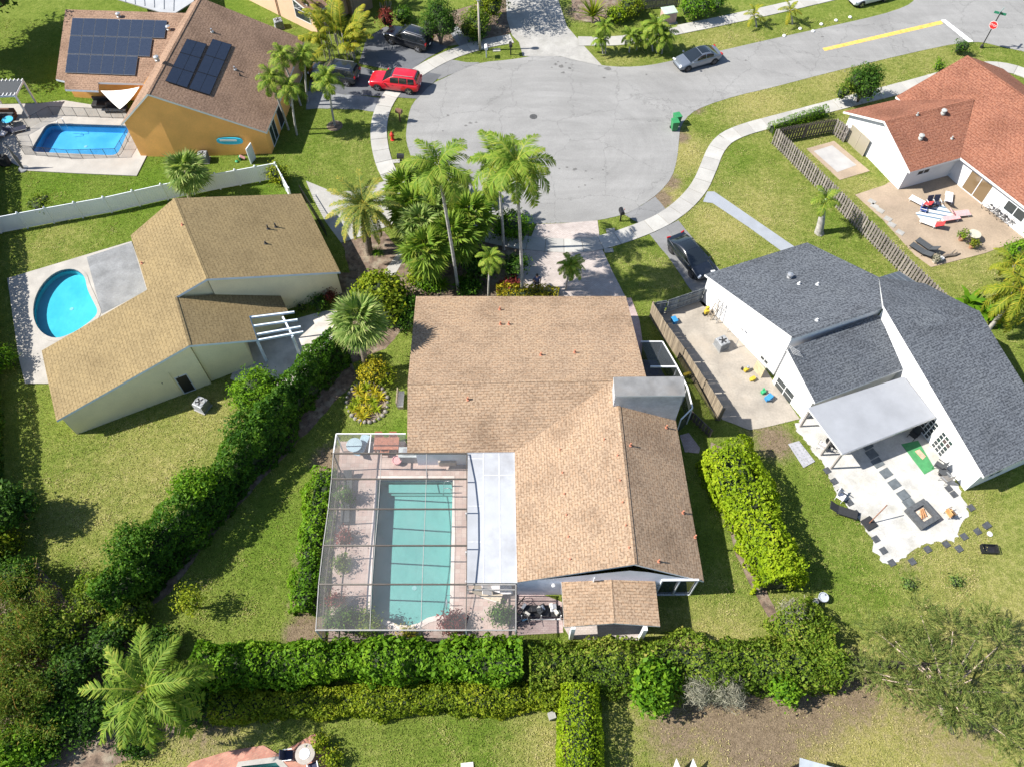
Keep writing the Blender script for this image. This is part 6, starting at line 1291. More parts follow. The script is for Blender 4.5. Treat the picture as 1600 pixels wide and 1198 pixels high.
        B().box((xb1*L-.25, sx*(W/2+.06), belt+.06), (.14, .2, .13)).build('mirror', paint, t, local=True, bevel=.03)
        if suv: B().bar((-.40*L, sx*W*.30, Hh+.03), (-.02*L, sx*W*.30, Hh+.03), .04, .04).build('roof_rail', M_steel, t, local=True)
        for hx in (.02, -.2): B().box((hx*L, sx*(W/2-.005), belt-.12), (.16, .03, .03)).build('door_handle', paint, t, local=True)
    B().box((L*.494, 0, .48 if suv else .36), (.05, W*.6, .2 if suv else .13)).build('grille', M_dark, t, local=True, bevel=.02); B().box((-L*.498, 0, .7), (.02, .34, .16)).build('plate', M_white, t, local=True)
    B().box((0, 0, .26), (L*.9, W*.84, .16)).build('underbody', M_under, t, local=True)
    return t
car('red SUV parked across the sidewalk', 'suv', P_red, (591, 142), (640, 148), -1); car('black SUV with roof rails on the upper dark driveway', 'suv', P_black, (611.5, 69), (654.5, 82), -1); car('dark navy SUV under palms beside the orange house', 'suv', P_navy, (497, 128), (542, 135), -1)
car('silver sedan with dark roof parked along the road', 'sedan', P_silver, (1074, 112), (1114, 101), -1, CG, M_rimdk); car('black sedan parked on the asphalt driveway', 'sedan', P_navy, (1080, 433), (1048, 394), 1, CG, M_rimdk); car('white sedan cut by the top edge on the verge', 'sedan', P_white, (1345, 11.5), (1380, 3), -1)

# ================================================================ street furniture
def mailbox(label, px, py, boxm, postm, rz=0, big=False):
    g = G(px, py); t = thing('mailbox', label, 'mailbox', g, rz, 'kerbside mailboxes'); B().box((0, 0, .5), (.11, .11, 1.0)).build('post', postm, t, local=True)
    b = B(); pr = [(-.12, 0), (.12, 0), (.12, .14), (.07, .24), (-.07, .24), (-.12, .14)]; n = len(pr); s_ = 1.5 if big else 1.25
    b.add([(x*s_, y, 1.0+z*s_) for y in (-.3, .3) for x, z in pr], [tuple(range(n)), tuple(range(n, 2*n))[::-1]]+[(i, n+i, n+(i+1) % n, (i+1) % n) for i in range(n)]); b.build('box', boxm, t, local=True); B().box((.17*s_, .1, 1.2), (.02, .06, .16)).build('flag', plain('flag_red', (.5, .03, .02), .5, .1, 5), t, local=True); return t
M_brown = plain('brown_paint', (.14, .07, .045), .7, .15, 5)
mailbox('brown mailbox on post at the road edge below red car', 625.5, 190, M_brown, M_brown, 1.2, True); mailbox('dark mailbox beside the sidewalk near fan palms', 628, 260, M_dark, M_dark, 1.5, True); mailbox('black mailbox on the small grass island', 969, 346, M_blackmetal, M_blackmetal, .2, True); mailbox('white mailbox beside the street lamp', 760, 90, M_white, M_white, .1); mailbox('dark mailbox right of the white mailbox', 798, 86, M_dark, M_dark, .1)
hy = thing('fire_hydrant', 'red fire hydrant on the verge left of the road', 'hydrant', G(613.5, 219)); M_hyd = plain('hydrant_red', (.55, .03, .015), .5, .12, 6)
B().lathe([(.2, 0), (.2, .06), (.13, .08), (.13, .6), (.18, .62), (.18, .68), (.13, .75), (.05, .85), (.04, .92)], 12).build('barrel', M_hyd, hy, local=True)
for a in (0, 1.57, 3.14): B().tube((0, 0, .48), (.22*math.cos(a), .22*math.sin(a), .48), .06, .065).build('outlet', M_hyd if a != 1.57 else M_white, hy, local=True)
sl = thing('street_lamp', 'tall concrete street lamp behind the sidewalk', 'street lamp', G(750, 79)); B().path([(0, 0, 0), (0, 0, 2.6), (0, 0, 5.3)], [.13, .11, .08], 10).build('pole', plain('lamp_concrete', (.42, .37, .31), .9, .1, 4), sl, local=True, smooth=True); B().lathe([(.05, 5.25), (.17, 5.3), (.26, 5.5), (.24, 5.75), (.1, 5.9)], 14).build('lantern', M_white, sl, local=True, smooth=True)
ss = thing('stop_sign', 'red stop sign with green street name blades on dark post', 'road sign', G(1533, 75)); B().box((0, 0, 1.95), (.09, .09, 3.9)).build('post', M_dark, ss, local=True); B().lathe([(.16, 0), (.14, .3), (.07, .35)], 8).build('base', M_dark, ss, local=True)
def octa(r, y, mat, nm, par): b = B(); b.add([(r*math.cos(math.pi/8+k*math.pi/4), y, 2.5+r*math.sin(math.pi/8+k*math.pi/4)) for k in range(8)]+[(r*math.cos(math.pi/8+k*math.pi/4), y+.012, 2.5+r*math.sin(math.pi/8+k*math.pi/4)) for k in range(8)], [tuple(range(8)), tuple(range(8, 16))[::-1]]+[(k, 8+k, 8+(k+1) % 8, (k+1) % 8) for k in range(8)]); return b.build(nm, mat, par, local=True)
M_stop = plain('stop_red', (.55, .02, .02), .5, .05, 4); fc_ = octa(.42, -.075, M_white, 'border', ss); octa(.38, -.088, M_stop, 'face', ss)
ss.rotation_euler = (0, 0, -.75)
def text(s, size, mat, parent, loc, rot, nm='lettering'):
    cu = bpy.data.curves.new(nm, 'FONT'); cu.body = s; cu.size = size; cu.align_x = 'CENTER'; cu.align_y = 'CENTER'; cu.extrude = .003; cu.materials.append(mat); tmp = bpy.data.objects.new(nm, cu); COL.objects.link(tmp); dg = bpy.context.evaluated_depsgraph_get(); me = bpy.data.meshes.new_from_object(tmp.evaluated_get(dg)); bpy.data.objects.remove(tmp); o = bpy.data.objects.new(nm, me); put(o, parent); o.location = loc; o.rotation_euler = rot; return o
text('STOP', .27, M_white, ss, (0, -.094, 2.5), (math.pi/2, 0, 0))
M_blade = plain('blade_green', (.02, .18, .10), .5, .08, 4); b1 = B().box((0, 0, 3.72), (1.1, .02, .24), .3).build('street_blade', M_blade, ss, local=True); B().box((0, 0, 3.98), (1.1, .02, .24), 1.6).build('street_blade', plain('blade_pale', (.30, .48, .44), .4, .08, 4), ss, local=True)
for (x, y, rz, lab) in ((1052.5, 203, .15, 'dark green wheeled bin nearest on the road edge'), (1056, 194, .3, 'green wheeled bin behind the other on the road edge')):
    t = thing('wheeled_bin', lab, 'trash bin', G(x, y), rz, 'green wheeled bins'); M_bin = plain('bin_green', (.03, .20, .07), .5, .12, 5); b = B(); b.add([(-.24, -.28, .08), (.24, -.28, .08), (.24, .26, .08), (-.24, .26, .08), (-.3, -.36, .98), (.3, -.36, .98), (.3, .34, .98), (-.3, .34, .98)], [(3, 2, 1, 0), (0, 1, 5, 4), (1, 2, 6, 5), (2, 3, 7, 6), (3, 0, 4, 7), (4, 5, 6, 7)]); b.build('body', M_bin, t, local=True)
    B().box((0, 0, 1.02), (.66, .78, .07), rx=-.06).build('lid', M_bin, t, local=True, bevel=.03); B().tube((-.3, .4, .95), (.3, .4, .95), .025).build('handle', M_bin, t, local=True)
    for sx in (-1, 1): B().tube((sx*.22, .28, .12), (sx*.3, .28, .12), .12, n=14).build('wheel', M_rubber, t, local=True)
tb = thing('transformer_box', 'pinkish utility transformer box with pale green lid', 'utility box', G(1043, 33), .25); B().box((0, 0, .03), (1.7, 1.5, .06)).build('pad', M_conc, tb, local=True); B().box((0, 0, .6), (1.35, 1.15, 1.1)).build('cabinet', plain('box_pink', (.42, .29, .25), .7, .1, 3), tb, local=True, bevel=.03); B().box((0, 0, 1.19), (1.45, 1.25, .1)).build('lid', plain('box_green', (.36, .45, .36), .6, .1, 3), tb, local=True, bevel=.03)
for x, y, lab in ((1270, 52, 'white painted stone nearest the silver car on the verge edge'), (1225, 59, 'first white stone along the far road edge'), (1250, 48, 'second white stone along the far road edge'), (1283, 41, 'third white stone along the far road edge'), (1306, 35, 'fourth white stone along the far road edge'), (1328, 30, 'last white stone along the far road edge')): tag(B().lathe([(.14, 0), (.2, .06), (.14, .15), (.04, .18)], 8, G(x, y-2)).build('verge_stone', M_white), lab, 'stone', 'white stones on the far verge')
for x, y, lab in ((618, 253, 'pale square utility lid in the verge near dark mailbox'), (954, 361, 'white utility lid on the small grass island'), (951, 392, 'small white meter lid beside paver driveway'), (776, 79, 'flat grey meter lid between two mailboxes')): tag(B().box(G(x, y)+Vector((0, 0, .03)), (.75, .45, .06), .1).build('meter_lid', M_conc), lab, 'utility lid', 'utility lids in the grass')

# ================================================================ outdoor furniture
def chair(label, px, py, rz, seat, frame, group=None, low=False, name='patio_chair', z=0):
    g = G(px, py, z); t = thing(name, label, 'chair', g, rz, group); h = .3 if low else .42; B().box((0, 0, h), (.52, .52, .06)).build('seat', seat, t, local=True, bevel=.02); B().box((-.27, 0, h+.32), (.06, .52, .6), ry=-.25).build('backrest', seat, t, local=True, bevel=.02)
    for sx in (-1, 1):
        for sy in (-1, 1): B().tube((sx*.22, sy*.23, 0), (sx*.22, sy*.23, h), .02, n=6).build('leg', frame, t, local=True)
        B().bar((-.26, sx*.28, h+.22), (.24, sx*.28, h+.22), .05, .03).build('armrest', frame, t, local=True)
    return t
def lounger(label, px, py, rz, pad, frame, group=None, back=.7, z=0, name='lounge_chair', ends=None):
    g = G(px, py, z); t = thing(name, label, 'lounge chair', g, rz, group); B().box((.3, 0, .33), (1.25, .58, .05)).build('seat', pad, t, local=True, bevel=.015); B().box((-.62, 0, .33+.33*math.sin(back)), (.75, .58, .05), ry=back).build('backrest', ends or pad, t, local=True, bevel=.015)
    for sy in (-1, 1):
        B().bar((-.4, sy*.3, .30), (.95, sy*.3, .30), .035, .04).build('side_rail', frame, t, local=True)
        for x in (-.3, .8): B().tube((x, sy*.29, 0), (x, sy*.29, .3), .02, n=6).build('leg', frame, t, local=True)
    return t
def round_table(label, px, py, r, top, leg, h=.72, name='round_table', z=0):
    g = G(px, py, z); t = thing(name, label, 'table', g); B().lathe([(r, h-.03), (r, h), (r*.97, h+.01)], 24).build('tabletop', top, t, local=True); B().tube((0, 0, .02), (0, 0, h-.03), .05).build('pedestal', leg, t, local=True); B().lathe([(r*.5, 0), (r*.48, .04), (.06, .08)], 14).build('base', leg, t, local=True); return t
def cloth(name, c, c2=None, sc=8): return plain(name, c, .9, .12, sc)
C_red = cloth('cloth_red', (.5, .03, .03)); C_white = cloth('cloth_white', (.7, .66, .66)); C_blue = cloth('cloth_blue', (.05, .10, .32)); C_navy = cloth('cloth_navy', (.025, .03, .06)); C_pink = cloth('cloth_pink', (.6, .30, .30)); C_black = cloth('cloth_black', (.02, .021, .023)); C_grey = cloth('cloth_charcoal', (.05, .055, .06))
lounger('tilted beach lounger with red towel left of the striped rug', 1436, 320, 2.4, C_white, M_white, 'beach loungers on the tan patio', ends=C_red); lounger('beach lounger with navy headrest at the far corner of rug', 1480, 316, 1.2, C_white, M_white, 'beach loungers on the tan patio', ends=C_navy); lounger('pink-patterned beach lounger right of the striped rug', 1496, 338, .15, C_pink, M_white, 'beach loungers on the tan patio', ends=C_pink); lounger('red-backed beach chair at the near edge of rug', 1453, 353, 2.6, C_white, M_white, 'beach loungers on the tan patio', ends=C_red)
chair('navy round-backed beach chair first at the far rug edge', 1451, 322, -1.4, C_navy, M_white, 'beach chairs on the tan patio', True); chair('navy round-backed beach chair second at the far rug edge', 1461, 321, -1.5, C_navy, M_white, 'beach chairs on the tan patio', True); chair('blue beach chair at the left rug corner', 1441, 331, -.4, C_blue, M_white, 'beach chairs on the tan patio', True)
B_ = B(); t = thing('low_bench', 'white low bench with pink cloth on the near rug edge', 'bench', G(1483, 346), .2); B().box((0, 0, .4), (1.5, .5, .06)).build('seat', C_pink, t, local=True)
for x in (-.6, .6): B().box((x, 0, .2), (.06, .45, .4)).build('leg', M_white, t, local=True)
def stripes(name, a, b_, per, ang):
    m, t, bs = newmat(name); co = coords(t, 'world'); mp = nd(t, 'ShaderNodeMapping'); mp.inputs['Rotation'].default_value = (0, 0, ang); t.links.new(co, mp.inputs[0]); w_ = nd(t, 'ShaderNodeTexWave', Scale=.314/per, Distortion=0); w_.bands_direction = 'Y'; t.links.new(mp.outputs[0], w_.inputs['Vector']); t.links.new(ramp(t, w_.outputs['Fac'], [(.30, a), (.42, b_)]), bs.inputs['Base Color']); bs.inputs['Roughness'].default_value = .95; return m
def rug(name, label, px, mat, th=.02, cat='rug', z=.05):
    p = [Vector((*G(x, y)[:2], z+th)) for x, y in px]; o = B().slab(p, th, 0, 0).build(name, mat); return tag(o, label, cat)
rug('striped_rug', 'white and slate striped rug on the tan patio', [(1430, 334), (1473, 321), (1490, 338), (1445, 353)], stripes('rug_stripe', (.12, .18, .24), (.6, .6, .6), .5, .28))
round_table('round pale patio table with pot on the tan patio', 1517, 375, .5, plain('table_cream', (.45, .42, .33), .6, .1, 4), M_bark)
lounger('charcoal reclining lounger on the tan patio', 1446, 388, 2.25, C_grey, M_dark, 'charcoal loungers on the tan patio'); lounger('second charcoal seat left of the reclining lounger', 1437, 395, 2.3, C_grey, M_dark, 'charcoal loungers on the tan patio', .3)
def pot(label, px, py, r, h, mat, plant=None, group=None, name='plant_pot', z=0, leaf='green'):
    g = G(px, py, z); t = thing(name, label, 'pot', g, 0, group); B().lathe([(r*.7, 0), (r*.75, .03), (r, h*.9), (r*1.06, h), (r*.9, h), (r*.85, h*.88)], 16).build('pot', mat, t, local=True, smooth=False)
    if plant:
        V, T = crown([((0, 0, h+plant*.5), (plant*.55, plant*.55, plant*.55))], 320, .13, .2, nc=14); o = bpy.data.objects.new('foliage', quads('foliage', V, T, LM[leaf])); put(o, t)
    return t
M_clay = plain('clay', (.38, .20, .12), .85, .15, 6); M_pale = plain('pale_pot', (.55, .52, .46), .8, .1, 5)
pot('leafy olive pot left of the round patio table', 1500, 376, .22, .35, M_clay, .7, 'pots on the tan patio', leaf='olive'); pot('orange clay pot below the round patio table', 1516, 388, .2, .3, M_clay, .6, 'pots on the tan patio', leaf='gold'); pot('white pot at the patio edge beside driftwood', 1469, 407, .2, .3, M_white, None, 'pots on the tan patio'); pot('cream pot with white flowers at patio corner', 1460, 410, .24, .32, M_pale, .4, 'pots on the tan patio', leaf='grey')
dw = thing('driftwood_log', 'grey driftwood log lying at the patio edge', 'log', G(1483, 402)); B().path([(-.9, -.25, .12), (-.3, .0, .16), (.4, .1, .14), (.95, .3, .1)], [.1, .14, .12, .05], 7).build('log', W_dark, dw, local=True); B().path([(.0, .05, .15), (.3, .3, .3), (.55, .5, .35)], [.08, .05, .02], 6).build('branch_stub', W_dark, dw, local=True)
def bicycle(label, px, py, rz, mat, group='bicycles', z=0, tilt=.12):
    g = G(px, py, z); t = thing('bicycle', label, 'bicycle', g, rz, group); t.rotation_euler = (tilt, 0, rz)
    for x in (-.52, .52):
        b = B(); n = 20; ring = [Vector((x+.33*math.cos(2*math.pi*k/n), 0, .34+.33*math.sin(2*math.pi*k/n))) for k in range(n+1)]; b.path(ring, .022, 5, cap=False)
        for k in range(0, n, 4): b.tube((x, 0, .34), ring[k], .005, n=4)
        b.build('wheel', M_rubber, t, local=True)
    f = B()
    for a, c in (((-.52, 0, .34), (-.08, 0, .3)), ((-.08, 0, .3), (.34, 0, .78)), ((-.2, 0, .8), (-.08, 0, .3)), ((-.2, 0, .78), (.34, 0, .8)), ((-.52, 0, .34), (-.2, 0, .75)), ((.52, 0, .34), (.34, 0, .95))): f.tube(a, c, .02, n=6)
    f.build('frame', mat, t, local=True); B().tube((.34, -.28, .98), (.34, .28, .98), .016, n=6).build('handlebar', M_blackmetal, t, local=True); B().box((-.22, 0, .88), (.26, .13, .06)).build('saddle', M_dark, t, local=True, bevel=.02); return t
bicycle('black bicycle leaning at white wall nearest the plants', 1546, 333, -.75, M_blackmetal); bicycle('black bicycle in the middle of the white wall row', 1558, 342, -.75, M_blackmetal); bicycle('black bicycle last in the white wall row', 1569, 351, -.75, M_blackmetal); bicycle('blue-wheeled bicycle outside the cage corner', 815, 972, .25, plain('bike_blue', (.03, .10, .2), .4, .1, 5)); bicycle('old bicycle leaning beside storage rack', 806, 950, .9, M_dark)
for i, (x, y) in enumerate([(1362, 316), (1366, 323), (1375, 330), (1387, 343), (1393, 352), (1406, 364)]):
    o = B().box(G(x, y)+Vector((0, 0, .055)), (.62, .5, .04), -.75).build('stepping_stone', M_conc, bpy.data.objects['tan_patio'])
# grey house patio
gp_o = bpy.data.objects['gravel_patio']; M_slate = plain('slate_paver', (.055, .06, .068), .85, .2, 5); M_slate2 = plain('slate_paver_large', (.10, .115, .125), .8, .18, 4)
for x, y in [(1292, 735), (1303, 752), (1314, 768), (1327, 785), (1337, 802), (1368, 842), (1380, 860), (1393, 879), (1425, 877), (1449, 858), (1478, 850), (1498, 857), (1506, 838), (1527, 830), (1482, 763), (1490, 772), (1517, 793)]: B().box(G(x, y)+Vector((0, 0, .04)), (.42, .42, .06), .45).build('paver', M_slate, gp_o)
for x, y in [(1354, 695), (1362, 709), (1371, 723), (1384, 739), (1397, 756), (1411, 773), (1420, 786)]: B().box(G(x, y)+Vector((0, 0, .04)), (.72, .62, .06), .48).build('paver', M_slate2, gp_o)
fp = thing('fire_pit', 'square charcoal fire pit with pale ash inside', 'fire pit', G(1439, 805), .5)
for a in range(4): B().box((.62*math.cos(a*math.pi/2), .62*math.sin(a*math.pi/2), .2), (.34, 1.58 if a % 2 == 0 else .9, .4), a*math.pi/2 if a % 2 == 0 else a*math.pi/2).build('side_block', plain('pit_block', (.075, .08, .085), .85, .2, 5), fp, local=True)
B().box((0, 0, .1), (.9, .9, .16)).build('ash_bed', plain('ash', (.5, .42, .34), .95, .3, 6), fp, local=True)
for k in range(3): B().tube((-.3+.2*k, -.25, .25), (.1+.1*k, .3, .27), .05).build('firewood', plain('firewood', (.4, .2, .09), .9, .25, 8), fp, local=True)
ub = thing('umbrella_stand', 'bare wooden pole on black square base on gravel', 'umbrella stand', G(1357, 818)); B().box((0, 0, .08), (.8, .8, .14), .5).build('base', C_black, ub, local=True, bevel=.03); B().path([(0, 0, .1), (.6, .5, 1.9)], .035, 8).build('pole', plain('pole_wood', (.22, .10, .06), .6, .2, 6), ub, local=True)
rug('green_mat', 'green turf mat with pink motif on gravel', [(1408, 694), (1434, 688), (1460, 732), (1444, 741)], plain('turf_mat', (.05, .22, .08), .9, .12, 3), cat='mat', z=.03); tag(rug('pink_motif', 'pink splash motif on the green turf mat', [(1429, 705), (1436, 702), (1446, 713), (1441, 718)], plain('motif_pink', (.6, .3, .22), .9, .15, 5), .006, 'mat', .052), None)
rug('dotted_mat', 'white mat with grey dots beside gravel patio', [(1231, 694), (1248, 689), (1273, 721), (1255, 731)], plain('dot_mat', (.30, .30, .325), .9, .1, 4), cat='mat')
dm = bpy.data.objects['dotted_mat']
for u in range(3):
    for v in range(7): q = G(1236+v*3.2+u*6.5, 697+v*4.4-u*2.2); B().lathe([(.05, .075), (.05, .082)], 8, q).build('dot', M_acgrey, dm)
chair('white folding chair at the gravel edge', 1311, 779, -.7, C_white, M_white); lounger('black lounge chair on the lawn beside gravel', 1315, 801, -.35, C_black, M_blackmetal, None, .5); chair('black chair with pale cushion under the patio cover', 1424, 683, -2.4, C_black, M_blackmetal, 'dark chairs under the white wall'); chair('dark metal chair against french doors', 1463, 731, 2.4, C_grey, M_blackmetal, 'dark chairs under the white wall'); chair('grey wicker chair nearest the gravel corner', 1473, 751, 2.2, cloth('wicker_grey', (.16, .15, .14)), M_acgrey, 'dark chairs under the white wall')
round_table('small dark table between grey chairs', 1469, 741, .3, C_grey, M_blackmetal, .5, 'side_table'); st2_ = chair('orange wooden stool on the gravel', 1482, 804, .4, plain('stool_wood', (.55, .28, .10), .7, .15, 5), M_bark, None, True, 'wood_stool'); round_table('dark bistro table under patio cover end', 1293, 697, .35, M_dark, M_dark, .7, 'side_table'); chair('thin metal chair under the patio cover end', 1282, 700, .9, C_white, M_steel); chair('dark chair beside the bistro table', 1303, 700, 2.6, C_black, M_blackmetal)
def crate(label, px, py, s_, mat, rz=0, name='crate'):
    t = thing(name, label, 'crate', G(px, py), rz); B().box((0, 0, .02), (s_[0], s_[1], .03)).build('floor', mat, t, local=True)
    for sx in (-1, 1):
        for z in (.08, .2, .32): B().box((sx*s_[0]/2, 0, z*s_[2]/.36), (.03, s_[1], .05)).build('slat', mat, t, local=True); B().box((0, sx*s_[1]/2, z*s_[2]/.36), (s_[0], .03, .05)).build('slat', mat, t, local=True)
    return t
crate('open black wire crate on the lawn', 1544, 859, (1.0, .55, .36), M_blackmetal, -.05); tag(B().lathe([(.16, 0), (.18, .06), (.05, .1)], 12, G(1546, 834)).build('white_bowl', M_white), 'small white bowl on the lawn near pavers', 'bowl'); tag(B().box(G(1541, 821)+Vector((0, 0, .06)), (.5, .4, .12), .5).build('dark_tray', M_slate), 'dark tray on the lawn beside pavers', 'tray')
bush_px('lawn_plant', 'small silvery plant on the lawn nearest the pine', 1421, 912, .2, 10, .45, 300, .12, 'fan'); bush_px('lawn_plant', 'small silvery plant further right on the lawn', 1494, 908, .2, 11, .45, 300, .12, 'fan')
pot('large grey round pot behind the lime hedge', 1283, 936, .3, .5, plain('pot_grey', (.35, .38, .42), .6, .1, 5)); pot('small pale round pot beside the larger grey pot', 1272, 941, .18, .35, M_pale)
# side yard of the white house
M_yel = plain('yellow_plastic', (.45, .33, .03), .45, .1, 5); M_bluep = plain('blue_plastic', (.03, .20, .42), .45, .1, 5); M_greenp = plain('green_plastic', (.03, .3, .12), .5, .1, 5)
def ladder(label, px, py, h, lean, rz, mat, name='ladder'):
    t = thing(name, label, 'ladder', G(px, py), rz); t.rotation_euler = (-lean, 0, rz)
    for sx in (-1, 1): B().bar((sx*.2, 0, 0), (sx*.2, 0, h), .05, .03).build('rail', mat, t, local=True)
    for k in range(int(h/.3)): B().tube((-.2, 0, .25+k*.3), (.2, 0, .25+k*.3), .018, n=6).build('rung', mat, t, local=True)
ladder('aluminium ladder leaning on the white side wall', 1116, 503, 2.2, .25, -1.1, M_steel); ladder('short wooden ladder beside the aluminium ladder', 1107, 498, 1.5, .3, -1.1, W_tan)
def tool(label, px, py, x1, y1, z1, mat, name='leaning_pole'):
    a = G(px, py); b_ = G(x1, y1, z1); t = thing(name, label, 'garden tool', a); B().path([a, a.lerp(b_, .5), b_], .02, 6).build('handle', mat, t); B().box(b_, (.3, .04, .1), -1.1).build('head', M_steel, t)
tool('leaning broom with wooden handle beside yellow sprayer', 1112, 495, 1124, 470, 1.7, W_tan); tool('leaning rake against the white side wall', 1135, 520, 1150, 492, 1.6, M_steel); tool('long pole leaning right of the air conditioner', 1148, 545, 1160, 515, 1.7, M_acgrey)
def blob_item(name, label, cat, px, py, parts):
    g = G(px, py); t = thing(name, label, cat, g, .4)
    for nm, c, s_, m_ in parts: c = Vector(c)*.72; s_ = Vector(s_)*.72; B().box(c, s_, random.uniform(-.3, .3)).build(nm, m_, t, local=True, bevel=.04)
blob_item('yellow_sprayer', 'yellow wheeled tool cart against the white wall', 'tool cart', 1103, 491, [('tank', (0, 0, .45), (.5, .4, .5), M_yel), ('hopper', (.15, .2, .8), (.4, .3, .3), M_yel), ('frame', (-.1, 0, .12), (.6, .45, .08), M_blackmetal)])
blob_item('yellow_machine', 'yellow pressure washer beside the white wall', 'machine', 1165, 580, [('body', (0, 0, .3), (.5, .35, .4), M_yel), ('engine', (.2, .1, .55), (.3, .3, .2), M_acgrey), ('hose_reel', (-.3, .3, .3), (.2, .2, .4), M_dark)]); blob_item('yellow_bucket', 'yellow storage tub below the pressure washer', 'tub', 1175, 594, [('tub', (0, 0, .2), (.55, .35, .35), M_yel), ('lid', (0, 0, .4), (.6, .4, .05), M_yel)])
blob_item('blue_cooler', 'bright blue cooler box at the white wall', 'cooler', 1200, 624, [('body', (0, 0, .28), (.75, .5, .45), M_bluep), ('lid', (0, 0, .55), (.8, .55, .1), M_bluep), ('handle', (0, -.28, .35), (.3, .05, .06), M_white)]); blob_item('green_hose_box', 'green hose box beside the blue cooler', 'hose box', 1192, 614, [('body', (0, 0, .22), (.45, .4, .4), M_greenp), ('reel', (.1, .2, .45), (.25, .2, .15), M_greenp)]); blob_item('blue_barrel', 'blue tub standing inside the plank fence', 'tub', 1053, 503, [('tub', (0, 0, .25), (.5, .7, .5), M_bluep), ('lid', (0, 0, .53), (.54, .74, .06), M_bluep)])
tag(B().box(G(1186, 588)+Vector((-.1, .25, .55)), (.08, .9, 1.1), .5).build('plywood_sheet', plain('plywood', (.45, .38, .24), .9, .12, 3)), 'plywood sheet propped on the white wall', 'board')
def leaning_frame(label, pts): 
    t = thing('trellis_frame', label, 'trellis', pts[0])
    for i in range(4): B().bar(pts[i], pts[(i+1) % 4], .05, .05).build('frame_bar', M_dark, t)
    B().poly(pts).build('mesh', screenmat('trellis_mesh', (.25, .22, .1), .35) if 'trellis_mesh' not in MATS else MATS['trellis_mesh'], t)
leaning_frame('dark framed trellis leaning at the plank fence', [G(1059, 560), G(1072, 590), G(1083, 585, .9), G(1066, 556, .9)]); leaning_frame('long dark trellis leaning further down the plank fence', [G(1083, 598), G(1118, 656), G(1121, 656, .5), G(1090, 597, .5)])
tag(B().box(G(1077, 588)+Vector((0, 0, .5)), (1.1, .2, .12), .35).build('yellow_plank', M_yel), 'yellow plank between the leaning trellises', 'plank')
pl = thing('wood_pallet', 'dark wooden pallet at the east side door', 'pallet', G(1093, 668), -.9)
for k in range(7): B().box((-.9+k*.3, 0, .5), (.2, .05, 1.0)).build('board', W_dark, pl, local=True)
for z in (.15, .85): B().box((0, .05, z), (2.0, .05, .1)).build('cross_board', W_dark, pl, local=True)
# orange house terrace
gz = thing('white_gazebo', 'white louvred pergola beside the blue pool', 'pergola', G(20, 175)); c4_ = [G(-20, 128, 2.5), G(36, 127, 2.5), G(24, 150, 2.5), G(-30, 152, 2.5)]
for p in c4_: B().box((p.x, p.y, 1.25), (.14, .14, 2.5)).build('post', M_white, gz)
for i in range(4): B().bar(c4_[i], c4_[(i+1) % 4], .12, .2).build('beam', M_white, gz)
for k in range(10):
    for u0, u1 in ((-.06, .1), (.9, 1.06)): a = c4_[0].lerp(c4_[1], k/9); b_ = c4_[3].lerp(c4_[2], k/9); B().bar(a.lerp(b_, u0)+Vector((0, 0, .12)), a.lerp(b_, u1)+Vector((0, 0, .12)), .06, .14).build('rafter_tail', M_white, gz)
B().slab([q+Vector((0, 0, .13)) for q in c4_], .03, 0, 0).build('shade_panel', C_grey, gz)
sb_ = thing('patio_sofa', 'brown wicker sofa under the white pergola', 'sofa', G(8, 186)); M_wick = plain('wicker_brown', (.12, .06, .035), .8, .2, 9)
B().box((0, 0, .25), (2.2, .8, .4)).build('base', M_wick, sb_, local=True, bevel=.04); B().box((0, .4, .55), (2.2, .2, .6)).build('backrest', M_wick, sb_, local=True, bevel=.04); B().box((0, -.05, .48), (2.0, .65, .12)).build('cushion', C_grey, sb_, local=True, bevel=.05)
round_table('small round table with bright blue top beside the pool', 18, 197, .5, plain('table_blue', (.06, .38, .6), .4, .08, 4), M_blackmetal); lounger('white and navy folding chair beside blue table', 27, 207, .4, C_navy, M_white, None, .6); lounger('white sun chair left of the blue pool', 8, 212, 1.2, C_white, M_white, None, .6)
bq = thing('covered_grill', 'black covered grill at the deck corner', 'grill', G(10, 258)); B().box((0, 0, .5), (.9, .6, 1.0)).build('cover', C_black, bq, local=True, bevel=.12); B().box((0, 0, 1.05), (.7, .4, .15)).build('hood', C_black, bq, local=True, bevel=.05)
um = thing('closed_umbrella', 'closed grey umbrella leaning over round stone base', 'umbrella', G(37, 265)); B().lathe([(.45, 0), (.42, .1), (.08, .14)], 16).build('base', M_conc_grey, um, local=True); B().path([(0, 0, .1), (-.05, 0, 1.2), (-.1, 0, 2.6)], [.09, .17, .03], 8).build('folded_canopy', plain('canvas_grey', (.16, .15, .14), .9, .15, 5), um, local=True); B().tube((0, 0, .1), (-.1, 0, 2.75), .03).build('pole', M_blackmetal, um, local=True)
sq = thing('shade_sail', 'white triangular shade sail behind the orange gable', 'shade sail', G(188, 168)); s3 = [G(157, 142, 2.5), G(218, 136, 2.9), G(187, 171, 2.3)]; sv = []; sf = []; n_ = 6
for i in range(n_+1):
    for j in range(n_+1-i): u, v = i/n_, j/n_; p = s3[0]*(1-u-v)+s3[1]*u+s3[2]*v; p = p+Vector((0, 0, -.8*(u*v+u*(1-u-v)+v*(1-u-v))*.8)); sv.append(p)
def si(i, j): return sum(n_+1-k for k in range(i))+j
for i in range(n_):
    for j in range(n_-i):
        sf.append((si(i, j), si(i+1, j), si(i, j+1)))
        if j < n_-i-1: sf.append((si(i+1, j), si(i+1, j+1), si(i, j+1)))
B().add(sv, sf).build('canvas', plain('sail_white', (.72, .68, .6), .9, .05, 3), sq, smooth=True)
B().tube(G(187, 171), s3[2], .04).build('mast', M_steel, sq)
